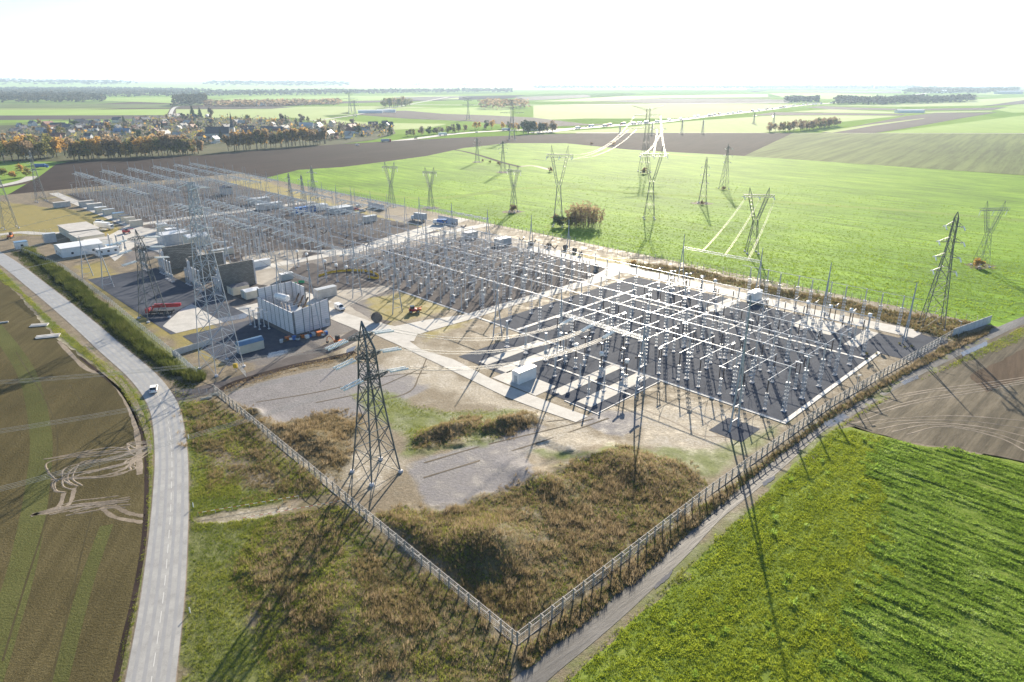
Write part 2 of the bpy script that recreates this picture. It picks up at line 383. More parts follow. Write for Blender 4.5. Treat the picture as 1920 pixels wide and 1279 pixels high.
FLD = [  # name, material, z, polygon in photo pixels (all lie on the flat plain)
 ('wheat_field', 'wheat', -0.06, [(475,338),(560,318),(640,313),(720,303),(800,292),(870,277),(950,268),(1060,268),(1180,280),(1395,292),(1920,329),(2100,340),(2100,560),(1900,600),(1840,640),(1700,625),(1450,560),(1190,500),(1000,462),(800,415),(640,372)]),
 ('ploughed_field', 'plough', -0.05, [(130,303),(250,296),(380,291),(520,279),(640,270),(760,263),(880,257),(1080,250),(1200,249),(1487,249.5),(1395,292.5),(1180,280.5),(1060,268.5),(950,268.5),(870,277.5),(800,292.5),(720,303.5),(640,313.5),(560,318.5),(480,338),(250,356),(60,374),(-60,395),(20,362),(75,330),(105,308)]),
 ('sprouting_field', 'olive', -0.05, [(1487,249.5),(1700,250),(1920,250.5),(2150,251),(2150,345),(1920,328.5),(1395,292.5)]),
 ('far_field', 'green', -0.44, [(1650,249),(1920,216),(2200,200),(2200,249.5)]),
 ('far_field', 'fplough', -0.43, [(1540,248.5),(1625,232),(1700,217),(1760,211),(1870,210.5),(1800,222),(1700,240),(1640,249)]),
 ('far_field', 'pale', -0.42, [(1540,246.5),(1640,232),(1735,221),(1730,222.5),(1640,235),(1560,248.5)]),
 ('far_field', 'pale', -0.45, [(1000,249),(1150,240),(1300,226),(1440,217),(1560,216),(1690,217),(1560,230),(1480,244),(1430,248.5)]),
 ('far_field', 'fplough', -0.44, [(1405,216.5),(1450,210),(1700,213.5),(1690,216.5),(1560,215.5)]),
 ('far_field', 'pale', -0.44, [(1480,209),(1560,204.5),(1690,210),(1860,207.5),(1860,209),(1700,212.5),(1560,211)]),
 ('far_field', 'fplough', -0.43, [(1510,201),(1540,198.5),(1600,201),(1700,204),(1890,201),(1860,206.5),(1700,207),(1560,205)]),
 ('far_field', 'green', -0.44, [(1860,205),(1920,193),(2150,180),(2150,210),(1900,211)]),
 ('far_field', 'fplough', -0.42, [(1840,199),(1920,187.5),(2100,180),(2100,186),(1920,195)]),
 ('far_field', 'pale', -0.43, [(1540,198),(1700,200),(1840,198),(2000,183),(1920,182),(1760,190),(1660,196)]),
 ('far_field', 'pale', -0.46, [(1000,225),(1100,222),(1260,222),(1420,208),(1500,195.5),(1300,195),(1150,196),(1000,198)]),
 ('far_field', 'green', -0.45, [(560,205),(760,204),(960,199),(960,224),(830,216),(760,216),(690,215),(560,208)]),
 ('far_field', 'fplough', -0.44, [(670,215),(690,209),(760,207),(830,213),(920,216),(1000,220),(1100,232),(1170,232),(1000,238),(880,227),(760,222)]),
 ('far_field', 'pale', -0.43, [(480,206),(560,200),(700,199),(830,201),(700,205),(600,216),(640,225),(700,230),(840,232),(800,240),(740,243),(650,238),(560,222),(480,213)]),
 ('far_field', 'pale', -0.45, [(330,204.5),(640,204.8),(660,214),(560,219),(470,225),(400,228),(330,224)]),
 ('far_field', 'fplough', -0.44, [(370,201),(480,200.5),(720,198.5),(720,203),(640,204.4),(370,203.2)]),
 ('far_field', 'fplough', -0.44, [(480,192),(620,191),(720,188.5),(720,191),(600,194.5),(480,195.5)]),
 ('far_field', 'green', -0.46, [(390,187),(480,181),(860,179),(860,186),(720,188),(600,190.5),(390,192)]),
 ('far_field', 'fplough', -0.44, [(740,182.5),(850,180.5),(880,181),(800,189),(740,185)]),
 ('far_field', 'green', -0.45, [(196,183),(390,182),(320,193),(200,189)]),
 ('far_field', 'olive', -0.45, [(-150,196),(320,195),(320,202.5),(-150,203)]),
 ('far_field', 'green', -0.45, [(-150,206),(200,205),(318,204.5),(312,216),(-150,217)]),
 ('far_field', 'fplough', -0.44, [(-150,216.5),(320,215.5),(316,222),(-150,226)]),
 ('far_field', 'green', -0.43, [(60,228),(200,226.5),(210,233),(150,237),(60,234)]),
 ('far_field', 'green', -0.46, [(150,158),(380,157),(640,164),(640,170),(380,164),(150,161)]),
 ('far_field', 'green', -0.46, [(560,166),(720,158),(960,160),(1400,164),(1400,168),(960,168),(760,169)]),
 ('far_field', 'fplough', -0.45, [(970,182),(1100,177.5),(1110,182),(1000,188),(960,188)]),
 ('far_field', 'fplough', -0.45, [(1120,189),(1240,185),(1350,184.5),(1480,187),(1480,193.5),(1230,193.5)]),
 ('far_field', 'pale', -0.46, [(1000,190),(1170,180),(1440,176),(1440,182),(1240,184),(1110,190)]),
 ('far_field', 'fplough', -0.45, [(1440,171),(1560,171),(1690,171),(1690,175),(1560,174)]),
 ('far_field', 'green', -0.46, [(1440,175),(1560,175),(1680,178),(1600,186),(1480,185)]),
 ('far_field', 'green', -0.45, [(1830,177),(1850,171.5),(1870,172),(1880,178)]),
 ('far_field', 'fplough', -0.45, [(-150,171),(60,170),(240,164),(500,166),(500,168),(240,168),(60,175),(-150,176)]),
 ('left_field', 'stubble', 0.03, [(-60,500),(0,520),(40,560),(95,625),(175,685),(225,733),(250,775),(270,830),(274,900),(270,1000),(255,1100),(232,1200),(214,1290),(190,1420),(-700,1420),(-700,700)]),
 ('muddy_field', 'mud', 0.02, [(1565,772),(1640,715),(1780,662),(1920,600),(2050,560),(2100,900),(1920,865),(1800,842),(1700,828),(1590,800)]),
 ('tilled_soil', 'soil', 0.035, [(1815,705),(1920,655),(2080,600),(2080,760),(1920,710),(1850,735)]),
 ('crop_field', 'crop', 0.02, [(1055,1290),(1160,1190),(1275,1085),(1385,975),(1480,880),(1560,806),(1600,800),(1700,830),(1800,846),(1920,868),(2150,900),(2250,1420),(930,1420)]),
]
for nm, mt, z, pts in FLD:
    big = nm in ('left_field', 'muddy_field', 'crop_field', 'tilled_soil')
    sheet(nm, pts, z, FM[mt], 2.0 if big else None, 0.35 if big else 0)

# ------------------------------------------------------------------ site ground: one fine mesh whose soil cover follows masks, with the mounds as real relief
us = np.concatenate([np.arange(-425, -130, 1.5), np.arange(-130, -20, 0.9), np.arange(-20, 150, 0.5)])
vs_ = np.concatenate([np.arange(-150, 10, 0.5), np.arange(10, 152.5, 0.9)])
UU, VV = np.meshgrid(us, vs_, indexing='ij')
GX = OO[0]+EU[0]*UU+EV[0]*VV; GY = OO[1]+EU[1]*UU+EV[1]*VV
nA = fbm(GX, GY, 7, 3); nB = fbm(GX, GY, 2.2, 11); nC = fbm(GX, GY, 25, 21)
def mask(polys, soft=1.5, wob=3.0, amp=1.0):
    m = np.zeros(GX.shape)
    for pl in polys:
        d = sdist(GX, GY, GP(pl))+(nA-.5)*wob*2+(nB-.5)*wob
        m = np.maximum(m, sstep(d, -soft, soft))
    return m*amp
P_SCRUB = [[(700,965),(760,955),(830,965),(1000,908),(1080,865),(1180,838),(1290,880),(1325,905),(1270,975),(1130,1085),(968,1190),(830,1070)],
 [(440,760),(520,800),(640,770),(668,790),(655,880),(640,905),(560,850)],[(775,825),(800,808),(905,780),(905,800),(860,832),(790,842)],[(885,810),(985,772),(1008,780),(1000,800),(925,825)],
 [(345,760),(400,752),(470,805),(600,905),(690,985),(830,1095),(960,1215),(940,1290),(560,1290),(470,1180),(470,1030),(560,930),(430,850),(375,835)],
 [(972,1222),(1120,1108),(1320,948),(1440,862),(1560,772),(1700,690),(1790,640),(1860,612),(1850,628),(1800,652),(1700,702),(1545,792),(1425,882),(1300,990),(1180,1100),(1060,1195),(985,1255)],
 [(1170,490),(1300,505),(1420,535),(1560,560),(1700,590),(1830,605),(1790,640),(1650,600),(1500,562),(1370,535),(1200,505)]]
P_GREEN = [[(330,735),(350,760),(385,850),(500,950),(470,1050),(480,1180),(560,1290),(330,1290),(350,1000),(352,880),(335,790)],
 [(355,880),(560,930),(480,1010),(360,1000)],[(700,720),(790,770),(860,790),(780,830),(690,770),(660,740)],[(770,760),(850,770),(985,770),(930,830),(760,850)],
 [(1005,845),(1080,850),(1180,835),(1330,850),(1440,800),(1475,790),(1440,830),(1330,900),(1180,845),(1050,870)],
 [(40,470),(60,462),(200,570),(320,650),(380,700),(370,715),(320,700),(200,600)],
 [(1040,1279),(1290,1040),(1430,920),(1560,790),(1700,700),(1900,612),(1930,600),(1910,640),(1700,720),(1560,815),(1440,935),(1300,1060),(1100,1230)]]
P_PALE = [[(1190,770),(1290,745),(1460,800),(1350,890),(1260,850),(1200,835)],[(790,640),(830,690),(940,745),(1060,785),(1075,800),(1000,790),(850,740),(760,700),(700,690)],[(1010,800),(1080,800),(1140,830),(1080,850),(990,850)],
 [(640,630),(690,610),(690,640),(640,665)],[(370,970),(600,930),(640,950),(420,990)],[(600,870),(700,830),(760,870),(700,920),(620,905)],[(0,520),(90,610),(170,680),(60,650),(0,620)]]
P_GRAV = [[(425,742),(500,715),(600,690),(680,680),(790,690),(830,700),(790,735),(720,765),(600,800),(540,806),(470,770)],[(762,872),(850,845),(955,805),(1010,790),(1030,800),(985,860),(1000,895),(950,925),(830,962),(800,940)],
 [(1085,790),(1170,825),(1250,770),(1140,770)],[(1330,810),(1380,785),(1420,800),(1370,830)],
 [(230,500),(330,470),(480,420),(560,360),(480,350),(230,345),(140,370),(220,430)],[(300,540),(420,520),(560,545),(740,545),(690,610),(610,645),(480,690),(330,640),(260,590)],[(480,420),(700,400),(850,420),(1130,490),(900,580),(745,545),(560,545),(420,520)]]
P_DRY = [[(0,378),(190,400),(240,440),(110,440),(0,445),(-60,440),(-60,390)],[(60,375),(480,335),(560,360),(640,385),(800,430),(1000,470),(1190,485),(1180,500),(980,470),(780,420),(560,385),(440,352),(230,350)],
 [(140,500),(190,490),(260,560),(330,600),(420,690),(330,650),(200,560)],[(305,615),(390,600),(415,640),(330,650)],[(690,560),(780,545),(850,575),(720,610)],[(795,625),(880,600),(860,612),(800,640)]]
mS = mask(P_SCRUB); P_LV = [(-60,490),(40,552),(100,622),(178,682),(228,730),(255,775),(275,830),(279,900),(274,1000),(258,1100),(236,1200),(218,1290),(240,1290),(262,1150),(284,1000),(292,900),(290,820),(270,760),(240,715),(180,668),(110,612),(40,545),(0,505)]
mG = mask(P_GREEN+[P_LV])*(0.6+0.4*nC); mP = mask(P_PALE, 2, 3); mG *= 1-.9*mask([[(362,968),(470,950),(600,926),(660,930),(640,948),(480,972),(362,985)]], 1, 2); mV = mask(P_GRAV[:4], .6, 1.5); mK = mask(P_GRAV[4:], 1.5, 4); mD = mask(P_DRY, 2, 3)
# relief: spoil mounds and rough tussocks
def bumpz(px, py, rx, ry, h, ang=AU):
    x, y = G(px, py); dx, dy = GX-x, GY-y; a = dx*math.cos(ang)+dy*math.sin(ang); b = -dx*math.sin(ang)+dy*math.cos(ang)
    return h*np.exp(-((a/rx)**2+(b/ry)**2)*1.4)
Z = (mS*(nB-.3)*0.5+mS*(nA-.4)*0.9+mG*(nB-.5)*.25)
Z += bumpz(905, 1030, 9, 8, 3.4)+bumpz(775, 1000, 6, 4, 1.4)+bumpz(1010, 900, 10, 4, 1.2)+bumpz(1180, 880, 12, 6, 1.6)
Z += bumpz(840, 808, 8, 2.6, 1.7, 0.5)+bumpz(948, 796, 7.5, 2.6, 1.7, 0.5)+bumpz(600, 830, 7, 4, 1.2)+bumpz(480, 775, 2.5, 1.6, 1.2)+bumpz(660, 1160, 12, 8, .8)+bumpz(500, 800, 5, 4, .8)
flat = np.ones(GX.shape)
P_FLAT = [[(690,600),(1110,770),(1080,800),(670,625)],[(740,540),(1210,700),(1100,780),(690,620)],[(330,720),(480,690),(690,600),(700,630),(480,720),(340,760)],
          [(930,1290),(1040,1290),(1300,1040),(1500,840),(1560,790),(1700,700),(1920,600),(1920,580),(1540,770),(1300,990)],[(-50,430),(60,470),(230,620),(330,700),(365,800),(365,1000),(330,1290),(200,1290),(270,1000),(275,800),(200,720),(-60,540)]]
for pl in P_FLAT: flat *= 1-sstep(sdist(GX, GY, GP(pl)), -1.2, 0.6)
flat *= 1-sstep(sdist(GX, GY, [W(-430, -40)[:2], W(-430, 140)[:2], W(114, 140)[:2], W(114, 37)[:2], W(-40, 36)[:2], W(-50, -30)[:2]]), -1, 1)
far = 1-sstep(UU, -60, -20)
Z *= flat*(1-far); Z += 0.0
nU, nV = GX.shape; idx = np.arange(nU*nV).reshape(nU, nV)
FQ = np.stack([idx[:-1, :-1], idx[1:, :-1], idx[1:, 1:], idx[:-1, 1:]], -1).reshape(-1, 4)
VS = np.stack([GX, GY, Z], -1).reshape(-1, 3)
def site_mat():
    t = NT('site_soil'); p = t.pos()
    n1 = t.noise(p, 0.25, 6, 0.65); n2 = t.noise(p, 1.6, 5, 0.7); n3 = t.noise(p, 7.0, 3, 0.7)
    mixn = t.math('ADD', t.math('MULTIPLY', n1, .4), t.math('ADD', t.math('MULTIPLY', n2, .35), t.math('MULTIPLY', n3, .25)))
    tan = t.ramp(mixn, [(0.38, (0.09, 0.072, 0.042)), (0.5, (0.18, 0.145, 0.095)), (0.6, (0.29, 0.245, 0.18))])
    pale = t.ramp(mixn, [(0.4, (0.17, 0.14, 0.095)), (0.5, (0.31, 0.27, 0.205)), (0.58, (0.52, 0.48, 0.41))])
    grav = t.ramp(mixn, [(0.36, (0.11, 0.105, 0.105)), (0.5, (0.19, 0.18, 0.182)), (0.64, (0.30, 0.285, 0.285))])
    scrub = t.ramp(mixn, [(0.36, (0.06, 0.055, 0.025)), (0.5, (0.12, 0.10, 0.05)), (0.64, (0.20, 0.165, 0.095))])
    green = t.ramp(mixn, [(0.36, (0.05, 0.07, 0.015)), (0.5, (0.12, 0.155, 0.03)), (0.64, (0.19, 0.22, 0.06))])
    dry = t.ramp(mixn, [(0.36, (0.14, 0.12, 0.035)), (0.5, (0.24, 0.20, 0.06)), (0.64, (0.32, 0.26, 0.10))])
    dark = t.ramp(mixn, [(0.36, (0.085, 0.078, 0.075)), (0.5, (0.135, 0.122, 0.115)), (0.64, (0.21, 0.19, 0.175))])
    c = t.mix(t.attr('m_dark'), tan, dark); c = t.mix(t.attr('m_gravel'), c, grav); c = t.mix(t.attr('m_pale'), c, pale); c = t.mix(t.attr('m_dry'), c, dry)
    c = t.mix(t.attr('m_green'), c, green); c = t.mix(t.attr('m_scrub'), c, scrub); t.col(c)
    t.bump(t.math('ADD', n2, t.math('MULTIPLY', n3, .5)), 0.9, 0.14)
    return t.fin(t.ramp(n1, [(0.35, (0.55,)*3), (0.6, (0.9,)*3)]), 0, 0.12)
struct(np_mesh('site_ground', VS, FQ, site_mat(), {'m_dark': mK.ravel(), 'm_gravel': mV.ravel(), 'm_pale': mP.ravel(), 'm_dry': mD.ravel(), 'm_green': mG.ravel(), 'm_scrub': mS.ravel()})).data.polygons.foreach_set('use_smooth', [True]*len(FQ))
def ground_z(x, y):
    """site-ground height under a point (nearest sample)"""
    d = np.array([x, y])-OO; u = float(d@EU); v = float(d@EV)
    i = int(np.clip(np.searchsorted(us, u), 1, nU-1)); j = int(np.clip(np.searchsorted(vs_, v), 1, nV-1))
    return float(Z[i, j])

# ------------------------------------------------------------------ roads, paths, gravel
def asphalt_mat():
    t = NT('worn_asphalt'); p = t.pos(); a = t.noise(p, 0.35, 5, .6); b = t.noise(p, 9, 3, .7)
    f = t.math('ADD', t.math('MULTIPLY', a, .6), t.math('MULTIPLY', b, .4))
    t.col(t.ramp(f, [(0.36, (0.24, 0.235, 0.225)), (0.5, (0.31, 0.305, 0.29)), (0.64, (0.38, 0.37, 0.35))])); t.bump(b, .15, .02)
    return t.fin(0.55, 0, 0.4)
M['asph'] = asphalt_mat()
def wear_mat(c, al):
    t = NT('tyre_worn_asphalt'); t.col(t.ramp(t.noise(t.pos(), .5, 5), [(0.35, tuple(x*.9 for x in c)), (0.65, c)]))
    return t.fin(0.45, 0, 0.45)
M['wear'] = wear_mat((0.29, 0.288, 0.285), 1)
def path_mat():
    t = NT('concrete_paving'); p = t.pos(); a = t.noise(p, 0.3, 6, .65); b = t.noise(p, 3, 4, .7)
    f = t.math('ADD', t.math('MULTIPLY', a, .6), t.math('MULTIPLY', b, .4))
    t.col(t.ramp(f, [(0.34, (0.36, 0.345, 0.315)), (0.5, (0.455, 0.44, 0.405)), (0.64, (0.54, 0.52, 0.48))])); t.bump(b, .2, .03)
    return t.fin(0.75, 0, 0.1)
M['path'] = path_mat()
M['pdirt'] = ground_mat('pale_trodden_dirt', [(0.24, 0.215, 0.18), (0.34, 0.31, 0.265), (0.43, 0.40, 0.35)], 0.3, 2.5, .85, .5, .05)
M['paint'] = simple('road_paint', (0.55, 0.545, 0.52), 0.6, 0, .3, .1, 2)
M['ygrav'] = ground_mat('dark_yard_gravel', [(0.042, 0.049, 0.066), (0.066, 0.075, 0.096), (0.10, 0.109, 0.130)], 0.4, 6.0, 0.85, 0.7, 0.06, spec=0.03)
M['bgrav'] = ground_mat('brown_yard_gravel', [(0.065, 0.058, 0.058), (0.10, 0.09, 0.088), (0.15, 0.135, 0.127)], 0.25, 3.0, 0.9, 0.6, 0.08, spec=0.03)
M['track'] = ground_mat('wet_farm_track', [(0.06, 0.058, 0.056), (0.11, 0.106, 0.102), (0.19, 0.185, 0.178)], 0.3, 2.0, 0.55, 0.8, 0.1, rot=0.8, stretch=8, spec=0.08)
M['puddle'] = simple('puddle_water', (0.10, 0.09, 0.08), 0.12, 0, 0.9, .2, .5)
M['rut'] = ground_mat('pale_churned_mud', [(0.12, 0.097, 0.07), (0.22, 0.18, 0.135), (0.35, 0.295, 0.235)], 0.5, 3, .8, .5, .06, spec=.2)
M['rut2'] = ground_mat('dark_wheel_tracks', [(0.07, 0.058, 0.04), (0.12, 0.098, 0.07), (0.19, 0.16, 0.12)], 0.5, 3, .85, .5, .06)
road = [(-160,395),(-80,440),(0,483),(75,540),(148,600),(210,655),(262,700),(294,738),(312,778),(321,850),(320,930),(316,1000),(305,1120),(282,1279),(258,1420),(230,1560)]
ribbon('shoulder', road, 6.6, 0.035, M['rut']); ribbon('road', road, 6.3, 0.06, M['asph'])
for off in (-2.15, -0.85, 0.85, 2.15): ribbon('road_wear', road, 0.5, 0.064, M['wear'], off)
ribbon('road_marking', [(294,738),(303,757),(312,778),(321,850),(320,930),(316,1000),(305,1120),(282,1279),(258,1420),(230,1560)], 0.1, 0.07, M['paint'], 0.1, dash=(2.6, 1.7))
track = [(850,1400),(990,1279),(1028,1246),(1095,1192),(1162,1135),(1216,1085),(1276,1028),(1330,971),(1380,930),(1450,874),(1529,805),(1563,788),(1630,747),(1713,700),(1780,667),(1847,633),(1913,603),(2080,535)]
ribbon('farm_track', track, 3.5, 0.04, M['track'])
ribbon('entry_road', [(320,745),(370,735),(455,712),(545,678),(630,648),(676,622),(720,600)], 6.5, 0.045, M['bgrav'])
for a in ([(1225,1100),(1262,1068),(1255,1082),(1228,1105)],[(1545,792),(1580,775),(1592,782),(1560,800),(1548,800)],[(1430,905),(1455,890),(1450,900),(1432,912)],[(1800,662),(1850,640),(1852,648),(1806,668)],[(1690,716),(1720,703),(1722,710),(1695,722)],
          [(505,662),(560,650),(530,666),(500,672)],[(400,600),(470,585),(460,597),(410,606)],[(650,655),(668,648),(664,657),(650,662)]):
    ribbon_z = 0.052; sheet('puddle', a, ribbon_z, M['puddle'], 0.5, 0.15)
# slabs of the yard
MP = [(672,618),(690,605),(712,603),(745,622),(772,643),(790,656),(850,674),(930,715),(1040,758),(1103,781),(1080,792),(1010,768),(947,744),(820,682),(742,645),(690,622)]
sheet('concrete_path', MP, 0.075, M['path'], 3, .04)
XR = [(742,640),(700,604),(740,612),(800,600),(870,590.5),(960,564),(1102,524),(1135,505),(1122,494),(1150,493),(1180,500),(1160,515),(1128,529),(960,574),(887,598),(815,618),(782,628),(776,640)]
sheet('concrete_path', XR, 0.08, M['path'], 3, .04)
sheet('concrete_path', [(990,460),(1130,491),(1180,500),(1400,550),(1560,588),(1735,622),(1712,634),(1560,600),(1392,560),(1230,522),(1150,510),(1110,495),(990,470)], 0.078, M['path'], 3, .04)
def uvrect(name, u0, u1, v0, v1, z, m): return sheet(name, [W(u0, v0)[:2], W(u1, v0)[:2], W(u1, v1)[:2], W(u0, v1)[:2]], z, m, world_pts=True)
uvrect('yard_gravel', 12.5, 113, 38.3, 118, 0.05, M['ygrav']); uvrect('yard_gravel', 28, 79, 10.5, 38.3, 0.052, M['ygrav']); uvrect('yard_gravel', 113, 126, 100, 131, 0.05, M['ygrav'])
uvrect('yard_gravel', -95, 2, 38.3, 122, 0.05, M['bgrav']); uvrect('yard_gravel', 102.5, 110.5, 22, 31, 0.05, M['ygrav']); uvrect('yard_gravel', -100, -46, -10, 36, 0.045, M['bgrav'])
uvrect('yard_gravel', -400, -112, 12, 118, 0.046, M['bgrav']); uvrect('yard_gravel', -140, -50, -42, -16, 0.047, M['ygrav']); uvrect('yard_gravel', -46, -12, -40, -16, 0.047, M['ygrav'])
for (u0, u1, v0, v1) in ((35, 38.5, 12, 36.5), (42.6, 46.6, 12, 37), (63, 66.5, 12, 38), (71.5, 76, 12, 38), (46, 62, 7, 15), (84, 97, 105, 118.5), (103, 107, 100, 118), (55, 60, 100, 118)):
    uvrect('concrete_slab', u0, u1, v0, v1, 0.084, M['path'])
uvrect('yard_road', -112, -105, 0, 150, 0.06, M['path']); uvrect('yard_road', -410, -106, 4, 10, 0.062, M['path']); uvrect('yard_road', -250, -243, 10, 120, 0.058, M['path']); uvrect('yard_road', -62, -44, -16, 12, 0.061, M['path'])
sheet('yard_road', [(560,470),(650,480),(760,450),(880,412),(860,408),(740,440),(650,468)], 0.07, M['path'], 4, .1)
sheet('yard_road', [(460,560),(520,540),(600,570),(700,605),(676,622),(600,590),(540,560)], 0.066, M['path'], 4, .2)
sheet('yard_road', [(180,455),(235,425),(300,430),(360,455),(300,475),(255,460),(215,490)], 0.066, M['path'], 4, .2)
sheet('concrete_slab', [(305,612),(340,580),(360,570),(418,605),(330,625)], 0.07, M['path'], 4, .1)
for u in (118.5, 108.5, 98.5): pass
# concrete cable ducts and kerbs: real low steps
def kerb(name, u0, v0, u1, v1, w=0.9, h=0.14):
    mb = MB(); a = np.array(W(u0, v0)[:2]); b = np.array(W(u1, v1)[:2]); d = (b-a)/np.hypot(*(b-a)); n = np.array([-d[1], d[0]])*w/2
    mb.prism([tuple(a-n), tuple(b-n), tuple(b+n), tuple(a+n)], -0.1, h); return struct(mb.obj(name, M['conc']))
kerb('kerb', -40, 37.8, 112.4, 37.8, 0.9); kerb('kerb', 113, 37.3, 113, 101, 1.1, .15)
kerb('cable_duct', 24.2, 38.4, 24.2, 100, 1.3, .2); kerb('cable_duct', 30, 92, 112, 92, 1.0, .16); kerb('cable_duct', -95, 72, 2, 72, .8, .16); kerb('cable_duct', -95, 100, 2, 100, .8, .16)
kerb('kerb', 69, 10.2, 80, 10.2, .35, .13); kerb('kerb', 79.2, 10.6, 79.2, 37.2, .3, .13); kerb('cable_duct', 50, 24.5, 78.8, 24.5, .7, .2)
ribbon('ditch', [(150,670),(195,706),(228,735),(252,776),(271,830),(275,900),(271,1000),(256,1100),(233,1200),(214,1290)], .8, .045, FM['plough'])
for pts, w, m in (([(-20,600),(45,690),(75,800),(72,900),(45,1050),(0,1200),(-30,1290)], 4.2, 'olive3'), ([(200,985),(160,1100),(110,1285)], 2.2, 'olive3'), ([(30,660),(95,770),(108,850),(90,960),(40,1120),(5,1240)], .3, 'rutd'), ([(130,720),(180,800),(185,900),(150,1050),(95,1285)], .25, 'rutd')):
    ribbon('drill_strip', pts, w, .036 if w > 1 else .04, FM[m])
# wheel ruts in the left field and the mud on the right
def rut(pts, w=.9, z=0.045, m='rut', n=8, ridge=0.0): ribbon('wheel_rut', pts, lambda t: w*(.75+.5*random.random()), z, M[m], n=n, ridge=ridge)
rut([(110,640),(160,690),(200,705),(232,745),(252,790),(260,840),(262,890)], 1.2); rut([(150,640),(200,690),(232,722),(258,765),(273,805),(281,850)], 1.2)
for k in range(18):
    o = random.uniform(-22, 22); q = random.uniform(-60, 22); e = random.uniform(0, 60)
    rut([(282+random.uniform(-8, 2), 838+o*.5),(250-e*.2, 852+o),(200-q, 862+o),(160-q, 868+o*1.3),(138+q, 880+o),(132+q, 900+o),(150+q, 912+o*.6)][:random.choice((4, 5, 7, 7))], .5, 0.034+k*.0008, ridge=.05)
for k in range(14):
    o = random.uniform(-10, 10); s = random.uniform(0, 90)
    rut([(60+s, 962+o*.6),(110+s, 950+o),(160+s*.7, 945+o),(210+s*.4, 942+o*1.2)], .45, 0.034+k*.0008, ridge=.045)
rut([(120,925),(110,950),(80,960),(58,968)], .8); rut([(140,915),(130,945),(100,960),(60,965)], .8); rut([(190,952),(215,970),(268,980)], .9); rut([(213,948),(240,962),(270,968)], .9)
for k in range(9):
    a = k/8
    rut([(1600+a*60, 800-a*60),(1680+a*70, 770-a*50+random.uniform(-6, 6)),(1790+a*60, 745-a*30),(1925+a*30, 720-a*20)] if k % 2 else
        [(1590+a*110, 795+a*20),(1680+a*90, 785+a*15),(1800+a*70, 780+a*40),(1930, 790+a*60)], random.uniform(.4, .6), 0.026+k*.001, ridge=.04)
for k in range(6): rut([(560+k*12, 1279),(600+k*14, 1245+k*3),(680+k*8, 1235),(745+k*4, 1255),(775, 1290)], .8, .06+.004*k)
sheet('village_green', [(-150,300),(-150,240),(60,233),(150,238),(230,229),(320,220),(440,221),(560,228),(640,234),(735,237),(742,250),(700,262),(620,272),(380,290),(130,302)], -0.3, FM['gardens'])
for k in range(9):
    a = 7*k; j = random.uniform(-6, 6)
    if k % 4: continue
    rut([(1085+a, 790+j),(1000+a*.6, 800+a*.5+j),(900+a*.4, 812+a*.8),(800+j, 840+a)], .45, .02+.0015*k, 'rut2')
    rut([(1200+a*3, 770+j),(1270+a*2, 800+j),(1330+a, 830+j*2),(1440-a, 800)], .45, .022+.0015*k, 'rut2' if k % 2 else 'rut')
    rut([(480+a*4, 760+j),(600+a*3, 740+j),(730+a, 710+j),(800, 700-a*.5)], .4, .023+.0015*k, 'rut2')
DITCH = [(398,742),(425,726),(453,714),(543,688),(610,674),(667,661)]
ribbon('ditch', DITCH, 2.6, .05, FM['plough'])
sheet('yard_road', [(455,482),(520,470),(575,468),(560,490),(530,520),(520,540),(480,532),(462,507)], .056, M['pdirt'], 2, .4)
sheet('yard_road', [(612,548),(660,542),(745,535),(700,556),(655,574),(700,602),(676,618),(640,597),(618,585)], .057, M['pdirt'], 2, .4)
ribbon('field_track', [(640,352),(800,372),(1000,352),(1200,362),(1450,378),(1700,395),(1930,415)], 9, -.045, FM['olive2'])
ribbon('ditch', [(836,279),(870,284),(905,293),(940,304),(975,313)], 5, -.04, FM['plough']); ribbon('field_track', [(975,312),(1000,311),(1030,318)], 5, -.04, M['rut'])
# village and distant roads
for nm, pts, w, z in (('motorway', [(1000,249),(1080,240.5),(1150,235),(1230,229),(1320,218.5),(1420,207.5),(1500,197.5),(1560,193),(1660,184),(1760,172)], 26, -.38), ('lane', [(318,222),(321,210),(328,201),(345,198)], 9, -.38),
   ('village_road', [(640,276),(760,262),(860,250),(960,244),(1080,241)], 16, -.25), ('track', [(1080,249),(1300,249),(1600,249.5),(1920,250),(2100,250)], 6, -.25), ('main_road', [(760,196),(960,197),(1200,195),(1440,193),(1540,193)], 22, -.38), ('lane', [(590,226),(660,216),(720,205),(770,195),(840,182)], 9, -.37), ('lane', [(-60,356),(0,348),(45,338),(60,330)], 9, -.2), ('lane', [(0,440),(40,436),(90,438),(200,430)], 6, .06)):
    ribbon(nm, pts, w, z, M['path'])
